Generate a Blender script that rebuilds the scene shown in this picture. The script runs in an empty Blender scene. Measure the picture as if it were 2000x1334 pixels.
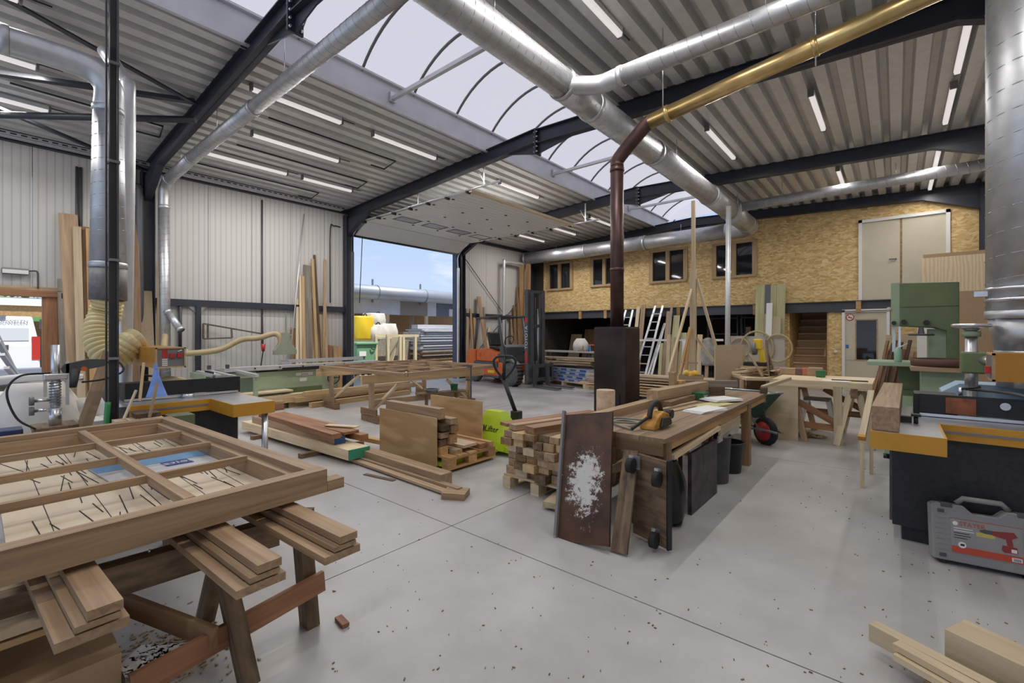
import bpy, bmesh, math, random
from mathutils import Vector, Matrix
random.seed(7)
R = math.radians
SC = bpy.context.scene
COL = SC.collection
# ------------------------------------------------------------------ camera
F = 888.0; TH = math.atan2(750, F); SN, CS = math.sin(TH), math.cos(TH); EYE = 1.42
cam = bpy.data.cameras.new('camera'); cam.sensor_width = 36; cam.lens = 36*F/2000
cam.shift_y = -15/2000; cam.clip_start = .05; cam.clip_end = 400
camo = bpy.data.objects.new('camera', cam); COL.objects.link(camo)
camo.location = (0, 0, EYE); camo.rotation_euler = (R(90), 0, TH); SC.camera = camo
# ------------------------------------------------------------------ colour management, world, sun
SC.view_settings.view_transform = 'Standard'; SC.view_settings.look = 'None'
SC.view_settings.gamma = 1; SC.view_settings.use_curve_mapping = False
SC.view_settings.exposure = 0.0
SC.cycles.max_bounces = 8; SC.cycles.diffuse_bounces = 5; SC.cycles.glossy_bounces = 3
SC.cycles.transmission_bounces = 4; SC.cycles.sample_clamp_indirect = 4
SC.cycles.caustics_reflective = False; SC.cycles.caustics_refractive = False
SKY_K = 1.12; VAULT_K = 0.70; TUBE_W = 31.0; SUN_W = 5.5
def world():
    w = bpy.data.worlds.new('world'); SC.world = w; w.use_nodes = True
    nt = w.node_tree; N = nt.nodes; L = nt.links; N.clear()
    out = N.new('ShaderNodeOutputWorld'); bg = N.new('ShaderNodeBackground')
    tc = N.new('ShaderNodeTexCoord'); sp = N.new('ShaderNodeSeparateXYZ')
    L.new(tc.outputs['Generated'], sp.inputs[0])
    rp = N.new('ShaderNodeValToRGB'); e = rp.color_ramp.elements
    e[0].position = .0; e[0].color = (.62, .74, .92, 1); e[1].position = .45; e[1].color = (.27, .45, .80, 1)
    L.new(sp.outputs[2], rp.inputs[0])
    mp = N.new('ShaderNodeMapping'); mp.inputs['Scale'].default_value = (3, 3, 11)
    L.new(tc.outputs['Generated'], mp.inputs[0])
    no = N.new('ShaderNodeTexNoise'); no.inputs['Scale'].default_value = 2.2; no.inputs['Detail'].default_value = 7
    L.new(mp.outputs[0], no.inputs['Vector'])
    r2 = N.new('ShaderNodeValToRGB'); r2.color_ramp.elements[0].position = .53; r2.color_ramp.elements[1].position = .78
    L.new(no.outputs[0], r2.inputs[0])
    mx = N.new('ShaderNodeMix'); mx.data_type = 'RGBA'; mx.inputs[7].default_value = (.85, .9, .97, 1)
    L.new(r2.outputs[0], mx.inputs[0]); L.new(rp.outputs[0], mx.inputs[6])
    L.new(mx.outputs[2], bg.inputs[0]); bg.inputs[1].default_value = SKY_K
    L.new(bg.outputs[0], out.inputs[0])
world()
sun = bpy.data.lights.new('sun', 'SUN'); sun.energy = SUN_W; sun.angle = R(1.5); sun.color = (1, .95, .86)
suno = bpy.data.objects.new('sun', sun); COL.objects.link(suno)
suno.rotation_euler = Vector((-.50, -.12, -1.05)).to_track_quat('-Z', 'Y').to_euler()
# ------------------------------------------------------------------ pixel of the photo (2000x1334) -> real place
def ray(x, y):
    t = (x-1000)/F; return Vector((-SN+CS*t, CS+SN*t, (652-y)/F))
O3 = Vector((0, 0, EYE))
def pz(x, y, z=0.0): r = ray(x, y); return O3+r*((z-EYE)/r.z)
def px(x, y, X0): r = ray(x, y); return O3+r*(X0/r.x)
def py(x, y, Y0): r = ray(x, y); return O3+r*(Y0/r.y)
def pd(x, y, d): return O3+ray(x, y)*d
# ------------------------------------------------------------------ materials
MATS = {}
def nodes(name):
    m = bpy.data.materials.new(name); m.use_nodes = True; nt = m.node_tree
    b = nt.nodes['Principled BSDF']; MATS[name] = m
    return m, nt, nt.nodes, nt.links, b
def ramp(N, cols, pos=None):
    r = N.new('ShaderNodeValToRGB'); e = r.color_ramp.elements
    n = len(cols)
    while len(e) < n: e.new(.5)
    for i, c in enumerate(cols):
        e[i].position = pos[i] if pos else i/(n-1); e[i].color = (*c, 1)
    return r
def coords(N, L, scale, kind='Object', rnd=True):
    tc = N.new('ShaderNodeTexCoord'); mp = N.new('ShaderNodeMapping'); mp.inputs['Scale'].default_value = scale
    L.new(tc.outputs[kind], mp.inputs[0])
    if rnd:
        oi = N.new('ShaderNodeObjectInfo'); mu = N.new('ShaderNodeMath'); mu.operation = 'MULTIPLY'; mu.inputs[1].default_value = 37
        L.new(oi.outputs['Random'], mu.inputs[0]); L.new(mu.outputs[0], mp.inputs['Location'])
    return mp
def bump(N, L, b, src, s=.2, d=.01):
    bp = N.new('ShaderNodeBump'); bp.inputs['Strength'].default_value = s; bp.inputs['Distance'].default_value = d
    L.new(src, bp.inputs['Height']); L.new(bp.outputs[0], b.inputs['Normal'])
def flat(name, c, rough=.5, metal=0.0, noise=.0, nscale=6, emit=None, alpha=1, trans=0, bumpy=0):
    m, nt, N, L, b = nodes(name)
    b.inputs['Roughness'].default_value = rough; b.inputs['Metallic'].default_value = metal
    if noise:
        mp = coords(N, L, (1, 1, 1)); t = N.new('ShaderNodeTexNoise'); t.inputs['Scale'].default_value = nscale; t.inputs['Detail'].default_value = 5
        L.new(mp.outputs[0], t.inputs['Vector'])
        r = ramp(N, [tuple(x*(1-noise) for x in c), c, tuple(min(1, x*(1+noise)) for x in c)], [.3, .5, .72])
        L.new(t.outputs[0], r.inputs[0]); L.new(r.outputs[0], b.inputs['Base Color'])
        if bumpy: bump(N, L, b, t.outputs[0], bumpy)
    else: b.inputs['Base Color'].default_value = (*c, 1)
    if emit: b.inputs['Emission Color'].default_value = (*emit[0], 1); b.inputs['Emission Strength'].default_value = emit[1]
    b.inputs['Transmission Weight'].default_value = trans; b.inputs['Alpha'].default_value = alpha
    return m
def wood(name, c1, c2, c3=None, rough=.6, grain=14, vary=.28, spots=0, dark=(.05, .03, .02)):
    m, nt, N, L, b = nodes(name)
    mp = coords(N, L, (.9, grain, grain))
    t = N.new('ShaderNodeTexNoise'); t.inputs['Scale'].default_value = 1.6; t.inputs['Detail'].default_value = 6; t.inputs['Distortion'].default_value = .6
    L.new(mp.outputs[0], t.inputs['Vector'])
    r = ramp(N, [c1, c2] if c3 is None else [c1, c2, c3], [.32, .68] if c3 is None else [.3, .5, .7])
    L.new(t.outputs[0], r.inputs[0])
    oi = N.new('ShaderNodeObjectInfo'); mr = N.new('ShaderNodeMapRange'); mr.inputs[3].default_value = 1-vary; mr.inputs[4].default_value = 1+vary*.6
    L.new(oi.outputs['Random'], mr.inputs[0])
    hs = N.new('ShaderNodeHueSaturation'); L.new(mr.outputs[0], hs.inputs['Value']); L.new(r.outputs[0], hs.inputs['Color'])
    last = hs.outputs[0]
    if spots:
        mp2 = coords(N, L, (3, 7, 7)); t2 = N.new('ShaderNodeTexNoise'); t2.inputs['Scale'].default_value = 2.5; t2.inputs['Detail'].default_value = 6
        L.new(mp2.outputs[0], t2.inputs['Vector'])
        r2 = ramp(N, [(0, 0, 0), (spots,)*3], [.48, .7]); L.new(t2.outputs[0], r2.inputs[0])
        mx = N.new('ShaderNodeMix'); mx.data_type = 'RGBA'; mx.inputs[7].default_value = (*dark, 1)
        L.new(r2.outputs[0], mx.inputs[0]); L.new(last, mx.inputs[6]); last = mx.outputs[2]
    L.new(last, b.inputs['Base Color']); b.inputs['Roughness'].default_value = rough
    bump(N, L, b, t.outputs[0], .12)
    return m
def galv(name, c=(.54, .55, .57), rough=.44, metal=.8, noise=.12):
    return flat(name, c, rough, metal, noise, 9)
PINE = wood('pine', (.47, .31, .15), (.66, .48, .27)); PALE = wood('pale_wood', (.58, .45, .28), (.74, .61, .42))
BROWN = wood('brown_wood', (.20, .11, .055), (.36, .22, .115)); TAN = wood('tan_wood', (.33, .215, .125), (.50, .355, .225), vary=.15)
RED = wood('reddish_wood', (.23, .10, .05), (.40, .20, .10)); OLD = wood('old_wood', (.13, .08, .045), (.30, .20, .11), spots=.7)
GREYW = wood('grey_wood', (.22, .19, .16), (.40, .35, .29)); OAKL = wood('iroko', (.27, .17, .095), (.44, .30, .18), vary=.08, grain=22)
HONEY = wood('honey_wood', (.42, .235, .09), (.60, .37, .17)); DKW = wood('dark_wood', (.06, .035, .022), (.14, .085, .05))
GREENW = wood('green_pine', (.42, .40, .20), (.58, .55, .32), vary=.1)
def ply(name, c1, c2, sc=(1.2, 5, 5)):
    m, nt, N, L, b = nodes(name); mp = coords(N, L, sc)
    w = N.new('ShaderNodeTexWave'); w.inputs['Scale'].default_value = 1.1; w.inputs['Distortion'].default_value = 9; w.inputs['Detail'].default_value = 3; w.inputs['Detail Scale'].default_value = .8
    w.bands_direction = 'Y'
    L.new(mp.outputs[0], w.inputs['Vector']); r = ramp(N, [c1, c2], [.1, .9]); L.new(w.outputs[0], r.inputs[0])
    L.new(r.outputs[0], b.inputs['Base Color']); b.inputs['Roughness'].default_value = .6; return m
PLY = ply('plywood', (.46, .29, .13), (.60, .41, .21)); PLYP = ply('pale_plywood', (.55, .43, .28), (.66, .53, .37)); MDF = flat('chipboard', (.50, .40, .27), .75, 0, .14, 60)
MDFB = flat('brown_board', (.36, .24, .14), .75, 0, .1, 50)
def osb(name):
    m, nt, N, L, b = nodes(name)
    mp = coords(N, L, (1, 1, 1), rnd=False)
    r0 = N.new('ShaderNodeTexNoise'); r0.inputs['Scale'].default_value = 5; L.new(mp.outputs[0], r0.inputs['Vector'])
    mixv = N.new('ShaderNodeMix'); mixv.data_type = 'VECTOR'; mixv.inputs[0].default_value = .12
    L.new(mp.outputs[0], mixv.inputs[4]); L.new(r0.outputs['Color'], mixv.inputs[5])
    m2 = N.new('ShaderNodeMapping'); m2.inputs['Scale'].default_value = (13, 13, 34); L.new(mixv.outputs[1], m2.inputs[0])
    v = N.new('ShaderNodeTexVoronoi'); v.inputs['Scale'].default_value = 1; L.new(m2.outputs[0], v.inputs['Vector'])
    sp = N.new('ShaderNodeSeparateColor'); L.new(v.outputs['Color'], sp.inputs[0])
    r = ramp(N, [(.50, .32, .12), (.64, .435, .18), (.72, .515, .24), (.81, .625, .33)], [0, .35, .7, 1]); L.new(sp.outputs[0], r.inputs[0])
    m3 = N.new('ShaderNodeMapping'); m3.inputs['Scale'].default_value = (1.3, 1.3, 9); L.new(mp.outputs[0], m3.inputs[0])
    t = N.new('ShaderNodeTexNoise'); t.inputs['Scale'].default_value = 2.4; t.inputs['Detail'].default_value = 8; t.inputs['Roughness'].default_value = .75; L.new(m3.outputs[0], t.inputs['Vector'])
    rr = ramp(N, [(0, 0, 0), (1, 1, 1)], [.66, .78]); L.new(t.outputs[0], rr.inputs[0])
    mx = N.new('ShaderNodeMix'); mx.data_type = 'RGBA'; mx.inputs[7].default_value = (.17, .085, .025, 1)
    ml = N.new('ShaderNodeMath'); ml.operation = 'MULTIPLY'; ml.inputs[1].default_value = .7
    L.new(rr.outputs[0], ml.inputs[0]); L.new(ml.outputs[0], mx.inputs[0]); L.new(r.outputs[0], mx.inputs[6]); L.new(mx.outputs[2], b.inputs['Base Color'])
    b.inputs['Roughness'].default_value = .65; bump(N, L, b, sp.outputs[1], .15); return m
OSB = osb('osb_board')
GALV = galv('galvanised_duct'); STEEL = galv('bright_steel', (.72, .73, .76), .3, .9, .08); ALU = galv('aluminium', (.66, .67, .69), .42, .6, .06)
DECK = galv('galvanised_deck', (.72, .715, .705), .40, .4, .06)
NAVY = flat('navy_steel_paint', (.032, .036, .052), .42, 0, .15, 3); BLACK = flat('black_paint', (.016, .016, .018), .45, 0, .2, 8)
GREYP = flat('grey_plastic', (.20, .20, .21), .5, 0, .06, 30); WHITE = flat('white_paint', (.80, .79, .77), .5); CREAM = flat('cream_paint', (.60, .54, .42), .55, 0, .04, 3)
RUB = flat('rubber', (.012, .012, .013), .7, 0, .3, 20); DKGREY = flat('dark_grey', (.075, .075, .08), .5, 0, .2, 9)
MGREEN = flat('machine_green', (.15, .195, .09), .5, 0, .1, 4); LGREEN = flat('pale_machine_green', (.36, .45, .30), .5, 0, .07, 5)
YELL = flat('ochre_paint', (.56, .27, .025), .45, 0, .1, 5); REDP = flat('red_paint', (.50, .035, .03), .4); LIME = flat('lime_paint', (.46, .62, .03), .4, 0, .07, 5)
BLUE = flat('blue_paint', (.03, .16, .42), .4); ORANGE = flat('orange_paint', (.62, .13, .02), .38, 0, .12, 6); YEL = flat('yellow_paint', (.80, .55, .03), .45)
CREMH = flat('cream_hose', (.80, .66, .34), .45); TANH = flat('tan_hose', (.42, .33, .18), .55, 0, .08, 8); GLASS = flat('dark_glass', (.016, .018, .022), .04, 0); PAPER = flat('paper', (.80, .80, .80), .7)
CARD = flat('cardboard', (.42, .29, .17), .8, 0, .08, 8); BAGW = flat('white_bag', (.72, .69, .63), .75, 0, .1, 5, bumpy=.4)
CONC = None
# ------------------------------------------------------------------ geometry helpers
ZS = 0.0   # z shift: shell heights taken from image pixels, then lowered along with the camera
class MB:
    def __init__(s): s.v = []; s.f = []; s.m = Matrix.Translation((0, 0, ZS)); s.sm = set()
    def add(s, vs, fs, smooth=False):
        o = len(s.v); s.v += [s.m @ Vector(p) for p in vs]; n0 = len(s.f)
        s.f += [tuple(i+o for i in f) for f in fs]
        if smooth: s.sm.update(range(n0, len(s.f)))
        return s
    def box(s, a, b):
        (x0, y0, z0), (x1, y1, z1) = a, b
        x0, x1 = min(x0, x1), max(x0, x1); y0, y1 = min(y0, y1), max(y0, y1); z0, z1 = min(z0, z1), max(z0, z1)
        return s.add([(x0, y0, z0), (x1, y0, z0), (x1, y1, z0), (x0, y1, z0), (x0, y0, z1), (x1, y0, z1), (x1, y1, z1), (x0, y1, z1)],
              [(0, 3, 2, 1), (4, 5, 6, 7), (0, 1, 5, 4), (1, 2, 6, 5), (2, 3, 7, 6), (3, 0, 4, 7)])
    def cbox(s, c, d): return s.box([c[i]-d[i]/2 for i in range(3)], [c[i]+d[i]/2 for i in range(3)])
    def bar(s, p0, p1, w, h, up=(0, 0, 1)):
        M, ln = barm(p0, p1, up); o = s.m; s.m = o @ M; s.box((-ln/2, -w/2, -h/2), (ln/2, w/2, h/2)); s.m = o; return s
    def tube(s, pts, r, seg=10, caps=True, closed=False):
        pts = [Vector(p) for p in pts]; n = len(pts); rs = r if isinstance(r, (list, tuple)) else [r]*n
        vs = []; prev = None
        for i, p in enumerate(pts):
            if closed: t = (pts[(i+1) % n]-pts[i-1])
            else: t = pts[min(i+1, n-1)]-pts[max(i-1, 0)]
            t.normalize()
            if prev is None: u = t.orthogonal().normalized()
            else:
                u = prev-t*prev.dot(t)
                u = u.normalized() if u.length > 1e-6 else t.orthogonal().normalized()
            prev = u; w = t.cross(u)
            for k in range(seg):
                a = 2*math.pi*k/seg; vs.append(p+u*(rs[i]*math.cos(a))+w*(rs[i]*math.sin(a)))
        fs = []
        for i in range(n if closed else n-1):
            j = (i+1) % n
            for k in range(seg): fs.append((i*seg+k, i*seg+(k+1) % seg, j*seg+(k+1) % seg, j*seg+k))
        s.add(vs, fs, True)
        if caps and not closed:
            o = len(s.v)-len(vs); s.f.append(tuple(o+k for k in range(seg))[::-1]); s.f.append(tuple(o+(n-1)*seg+k for k in range(seg)))
        return s
    def cyl(s, p0, p1, r, seg=16, r2=None): return s.tube([p0, p1], [r, r if r2 is None else r2], seg)
    def lathe(s, prof, c=(0, 0, 0), seg=20, axis='z', smooth=True):
        vs = []
        for (r, h) in prof:
            for k in range(seg):
                a = 2*math.pi*k/seg; x, y = r*math.cos(a), r*math.sin(a)
                p = (x, y, h) if axis == 'z' else ((h, x, y) if axis == 'x' else (y, h, x))
                vs.append((c[0]+p[0], c[1]+p[1], c[2]+p[2]))
        fs = []
        for i in range(len(prof)-1):
            for k in range(seg): fs.append((i*seg+k, i*seg+(k+1) % seg, (i+1)*seg+(k+1) % seg, (i+1)*seg+k))
        s.add(vs, fs, smooth); o = len(s.v)-len(vs)
        if prof[0][0] > 1e-5: s.f.append(tuple(o+k for k in range(seg))[::-1])
        if prof[-1][0] > 1e-5: s.f.append(tuple(o+(len(prof)-1)*seg+k for k in range(seg)))
        return s
    def prism(s, poly, a, b, axis='y'):
        """2-D outline extruded from a to b along the axis; outline is in the two other axes"""
        def P(u, w, h): return {'y': (u, h, w), 'x': (h, u, w), 'z': (u, w, h)}[axis]
        n = len(poly); vs = [P(u, w, a) for u, w in poly]+[P(u, w, b) for u, w in poly]
        fs = [tuple(range(n)), tuple(range(2*n-1, n-1, -1))]+[(i, i+n, (i+1) % n+n, (i+1) % n) for i in range(n)]
        return s.add(vs, fs)
    def sphere(s, c, r, seg=12, rings=8):
        rr = (r, r, r) if isinstance(r, (int, float)) else r
        vs = []; fs = []
        for i in range(rings+1):
            t = math.pi*i/rings
            for k in range(seg):
                a = 2*math.pi*k/seg; vs.append((c[0]+rr[0]*math.sin(t)*math.cos(a), c[1]+rr[1]*math.sin(t)*math.sin(a), c[2]-rr[2]*math.cos(t)))
        for i in range(rings):
            for k in range(seg): fs.append((i*seg+k, i*seg+(k+1) % seg, (i+1)*seg+(k+1) % seg, (i+1)*seg+k))
        return s.add(vs, fs, True)
    def build(s, name, mat, parent=None, at=None, bevel=0):
        """at: matrix or point of the object's origin (world)"""
        M = at if isinstance(at, Matrix) else Matrix.Translation(Vector(at)) if at is not None else None
        if M is None:
            n = max(1, len(s.v)); c = sum(s.v, Vector())/n; M = Matrix.Translation(c)
        Mi = M.inverted()
        me = bpy.data.meshes.new(name); me.from_pydata([tuple(Mi @ p) for p in s.v], [], s.f); me.update()
        bm = bmesh.new(); bm.from_mesh(me); bmesh.ops.recalc_face_normals(bm, faces=bm.faces)
        if bevel: bmesh.ops.bevel(bm, geom=bm.edges[:], offset=bevel, segments=2, affect='EDGES', profile=.5)
        bm.to_mesh(me); bm.free()
        if s.sm and not bevel:
            me.polygons.foreach_set('use_smooth', [i in s.sm for i in range(len(me.polygons))])
        me.materials.append(mat)
        return link(bpy.data.objects.new(name, me), M, parent)
WM = {}
def link(o, M, parent=None):
    COL.objects.link(o); WM[o.name] = M.copy()
    if parent is not None:
        o.parent = parent; o.matrix_parent_inverse = WM[parent.name].inverted()
    o.matrix_basis = M
    return o
def barm(p0, p1, up=(0, 0, 1)):
    p0, p1 = Vector(p0), Vector(p1); x = p1-p0; ln = x.length; x.normalize(); u = Vector(up)
    if abs(x.dot(u)) > .98: u = Vector((0, 1, 0)) if abs(x.y) < .9 else Vector((1, 0, 0))
    y = u.cross(x).normalized(); z = x.cross(y)
    M = Matrix((x, y, z)).transposed().to_4x4(); M.translation = (p0+p1)/2
    return M, ln
def tag(o, label=None, cat=None, group=None, kind=None):
    if label: o['label'] = label
    if cat: o['category'] = cat
    if group: o['group'] = group
    if kind: o['kind'] = kind
    return o
def bar(name, p0, p1, w, h, mat, parent=None, up=(0, 0, 1), bevel=0.0):
    """a straight board from p0 to p1, w wide, h thick; its own x axis runs along it so grain follows"""
    M, ln = barm(p0, p1, up); M = Matrix.Translation((0, 0, ZS)) @ M; b = MB(); b.m = M; b.box((-ln/2, -w/2, -h/2), (ln/2, w/2, h/2))
    return b.build(name, mat, parent, M, bevel)
def thing(name, label, cat, loc, rz=0.0, group=None, kind=None):
    o = bpy.data.objects.new(name, None); o.empty_display_size = .1
    M = Matrix.Translation(Vector(loc)) @ Matrix.Rotation(rz, 4, 'Z'); link(o, M); tag(o, label, cat, group, kind)
    return o
def fr(o): return WM[o.name]
def local(o):
    b = MB(); b.m = fr(o); return b
def copy_thing(o, loc, rz=0.0, label=None):
    M = Matrix.Translation(Vector(loc)) @ Matrix.Rotation(rz, 4, 'Z')
    c = o.copy(); COL.objects.link(c); c.matrix_basis = M; WM[c.name] = M.copy()
    if label: c['label'] = label
    for ch in list(o.children):
        d = ch.copy(); COL.objects.link(d); d.parent = c
        for g in list(ch.children):
            e = g.copy(); COL.objects.link(e); e.parent = d
    return c
def text(name, body, size, mat, M, parent, ext=.002, align='CENTER', sx=1.0):
    cu = bpy.data.curves.new(name, 'FONT'); cu.body = body; cu.size = size; cu.extrude = ext; cu.align_x = align; cu.align_y = 'CENTER'
    cu.resolution_u = 3; tmp = bpy.data.objects.new(name+'_curve', cu); COL.objects.link(tmp); bpy.context.view_layer.update()
    me = bpy.data.meshes.new_from_object(tmp.evaluated_get(bpy.context.evaluated_depsgraph_get())); bpy.data.objects.remove(tmp)
    me.materials.clear(); me.materials.append(mat); me.name = name
    for v in me.vertices: v.co.x *= sx
    return link(bpy.data.objects.new(name, me), M, parent)
def facing(p, normal, up=(0, 0, 1)):
    """matrix of a sign at p whose face looks along normal"""
    z = Vector(normal).normalized(); x = Vector(up).cross(z).normalized(); y = z.cross(x)
    M = Matrix((x, y, z)).transposed().to_4x4(); M.translation = Vector(p); return M
def bez(pts, n=10):
    """smooth curve through points (Catmull-Rom)"""
    P = [Vector(p) for p in pts]; P = [P[0]*2-P[1]]+P+[P[-1]*2-P[-2]]; out = []
    for i in range(1, len(P)-2):
        for k in range(n):
            t = k/n; a, b, c, d = P[i-1:i+3]
            out.append(.5*((2*b)+(c-a)*t+(2*a-5*b+4*c-d)*t*t+(3*b-a-3*c+d)*t**3))
    return out+[P[-2]]
def rr(a, b): return random.uniform(a, b)
# ================================================================== the setting
XL, XR, YB, YF = -10.8, 1.55, 14.0, -6.0
BAYS = [2.1, 6.18, 10.15]
def deck_z(x): return 5.0+.05*(x+5.8) if x < -4.65 else 5.0-.034*(x+3.5)
def concrete():
    m, nt, N, L, b = nodes('polished_concrete')
    mp = coords(N, L, (1, 1, 1), rnd=False)
    t = N.new('ShaderNodeTexNoise'); t.inputs['Scale'].default_value = .9; t.inputs['Detail'].default_value = 9; t.inputs['Roughness'].default_value = .62; L.new(mp.outputs[0], t.inputs['Vector'])
    r = ramp(N, [(.36, .345, .335), (.46, .45, .445), (.55, .54, .535)], [.3, .5, .7]); L.new(t.outputs[0], r.inputs[0])
    d = N.new('ShaderNodeTexVoronoi'); d.inputs['Scale'].default_value = 9; L.new(mp.outputs[0], d.inputs['Vector'])
    rd = ramp(N, [(1, 1, 1), (0, 0, 0)], [.035, .06]); L.new(d.outputs['Distance'], rd.inputs[0])
    n2 = N.new('ShaderNodeTexNoise'); n2.inputs['Scale'].default_value = 3.1; L.new(mp.outputs[0], n2.inputs['Vector'])
    r2 = ramp(N, [(0, 0, 0), (1, 1, 1)], [.5, .6]); L.new(n2.outputs[0], r2.inputs[0])
    mu = N.new('ShaderNodeMath'); mu.operation = 'MULTIPLY'; L.new(rd.outputs[0], mu.inputs[0]); L.new(r2.outputs[0], mu.inputs[1])
    mx = N.new('ShaderNodeMix'); mx.data_type = 'RGBA'; mx.inputs[7].default_value = (.20, .17, .14, 1); L.new(mu.outputs[0], mx.inputs[0]); L.new(r.outputs[0], mx.inputs[6])
    L.new(mx.outputs[2], b.inputs['Base Color'])
    t3 = N.new('ShaderNodeTexNoise'); t3.inputs['Scale'].default_value = 1.6; t3.inputs['Detail'].default_value = 6; L.new(mp.outputs[0], t3.inputs['Vector'])
    mr = N.new('ShaderNodeMapRange'); mr.inputs[1].default_value = .35; mr.inputs[2].default_value = .65; mr.inputs[3].default_value = .285; mr.inputs[4].default_value = .44
    L.new(t3.outputs[0], mr.inputs[0]); L.new(mr.outputs[0], b.inputs['Roughness']); b.inputs['Specular IOR Level'].default_value = .6
    return m
CONC = concrete()
fl = thing('floor', 'polished pale grey concrete floor slab with thin saw-cut joints', None, (0, 0, 0), kind='structure')
MB().box((XL-.1, YF, -.14), (XR+.1, 18.1, -.02)).build('joint_bed', DKGREY, fl, (0, 0, 0))
gx = [XL-.1, -6.13, -2.51, XR+.1]; gy = [YF, -1.33, 2.28, 5.9, 9.5, 13.1, 18.1]
for i in range(3):
    for j in range(6):
        MB().box((gx[i]+.004, gy[j]+.004, -.1), (gx[i+1]-.004, gy[j+1]-.004, 0)).build('slab', CONC, fl, (0, 0, 0))
# yard outside the big door
YARD = flat('yard_paving', (.38, .35, .31), .85, 0, .2, 4)
tag(MB().box((-60, -30, -.2), (XL-.1, 60, -.02)).build('ground', YARD), kind='structure')['label'] = 'pale paved yard outside the open doors'

ZS = -.18
# ---- sandwich-panel walls
def panelmat():
    m, nt, N, L, b = nodes('white_sandwich_panel'); mp = coords(N, L, (1, 1, 1), rnd=False)
    w = N.new('ShaderNodeTexWave'); w.bands_direction = 'Y'; w.inputs['Scale'].default_value = 3.2; w.inputs['Distortion'].default_value = 0
    L.new(mp.outputs[0], w.inputs['Vector']); r = ramp(N, [(.45, .435, .42), (.58, .562, .543), (.595, .577, .558)], [0, .14, 1]); L.new(w.outputs[0], r.inputs[0])
    L.new(r.outputs[0], b.inputs['Base Color']); b.inputs['Roughness'].default_value = .5; bump(N, L, b, w.outputs[0], .25, .004); return m
PANEL = panelmat()
wl = thing('wall_left', 'white ribbed sandwich-panel wall with tall vertical joints', None, (XL, 4, 0), kind='structure')
ys = [YF+.83*k for k in range(40)]; ys = [y-.02 for y in ys if y < 14.9]+[15.0]
OPEN = [(-.35, .86, 0, 2.22), (6.32, 9.98, 0, 4.18)]
for a, b in zip(ys, ys[1:]):
    cuts = sorted({a, b}|{q for o in OPEN for q in o[:2] if a < q < b})
    for c, d in zip(cuts, cuts[1:]):
        z0 = 0
        for o in OPEN:
            if c >= o[0]-1e-4 and d <= o[1]+1e-4: z0 = o[3]
        e0 = .004 if c == a else 0; e1 = .004 if d == b else 0
        MB().box((XL-.1, c+e0, z0), (XL, d-e1, 4.86)).build('panel', PANEL, wl, (XL, 0, 0))
MB().box((XL-.16, YF, 4.2), (XL-.1, 15, 5.2)).build('roof_edge', NAVY, wl)
wr = thing('wall_right', 'white ribbed sandwich-panel side wall beside the machines', None, (XR, 4, 0), kind='structure')
for a, b in zip(ys, ys[1:]):
    MB().box((XR, a+.004, 0), (XR+.1, b-.004, 4.95)).build('panel', PANEL, wr, (XR, 0, 0))
# ---- steel frame
def ibeam(m, p0, p1, w, h, t=.014):
    M, ln = barm(p0, p1); o = m.m; m.m = o @ M
    m.box((-ln/2, -w/2, h/2-t), (ln/2, w/2, h/2)); m.box((-ln/2, -w/2, -h/2), (ln/2, w/2, -h/2+t)); m.box((-ln/2, -t/2, -h/2), (ln/2, t/2, h/2)); m.m = o
def plate_bolts(m, x, y, z0, z1, n):
    for i in range(n):
        z = z0+(z1-z0)*i/(n-1)
        for s in (-1, 1): m.cyl((x-.04, y+s*.06, z), (x+.04, y+s*.06, z), .013, 6)
where = {2.1: 'nearest to the camera', 6.18: 'at the near post of the big door', 10.15: 'at the far post of the big door', 13.9: 'along the top of the chipboard wall'}
for Yr in BAYS+[13.9]:
    t = thing('steel_rafter', 'dark navy steel roof rafter '+where[Yr], 'beam', (-4.65, Yr, 4.8), kind='structure')
    h = .24
    m = MB(); ibeam(m, (XL+.1, Yr, deck_z(XL)-h/2-.002), (-4.65, Yr, deck_z(-4.66)-h/2+.02), .13, h); m.build('rafter_arm', NAVY, t)
    m = MB(); ibeam(m, (-4.65, Yr, deck_z(-4.64)-h/2+.02), (XR, Yr, deck_z(XR)-h/2-.002), .13, h); m.build('rafter_arm', NAVY, t)
    m = MB(); z = deck_z(-4.65)-h; m.box((-4.665, Yr-.08, z-.16), (-4.635, Yr+.08, z+h+.02)); m.build('end_plate', NAVY, t)
    m = MB(); plate_bolts(m, -4.65, Yr, z-.12, z+h-.03, 5); m.build('bolts', STEEL, t)
    for s in (-1, 1): MB().prism([(-4.65+s*.017, z+.01), (-4.65+s*.017, z-.15), (-4.65+s*.7, z-.012-.02*s)], Yr-.008, Yr+.008).build('haunch', NAVY, t)
    MB().prism([(XL+.1, 4.52), (XL+.1, 4.08), (XL+1.0, 4.56)], Yr-.06, Yr+.06).build('haunch', NAVY, t)
    MB().prism([(XR-.02, 4.6), (XR-.02, 4.22), (XR-1.1, 4.63)], Yr-.06, Yr+.06).build('haunch', NAVY, t)
for Yr, lab in zip([-2.0]+BAYS+[13.85], ['behind the side door', 'behind the thin grey duct', 'at the near side of the big door', 'at the far side of the big door', 'in the far left corner']):
    m = MB(); ibeam(m, (XL+.1, Yr, 0), (XL+.1, Yr, 4.62), .17, .2, .016)
    tag(m.build('steel_column', NAVY), 'dark navy steel wall column '+lab, 'column', kind='structure')
    m = MB(); ibeam(m, (XR-.1, Yr, 0), (XR-.1, Yr, 4.7), .17, .2, .016)
    tag(m.build('steel_column', NAVY), 'dark navy steel column on right wall, level with the column '+lab, 'column', kind='structure')
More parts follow.
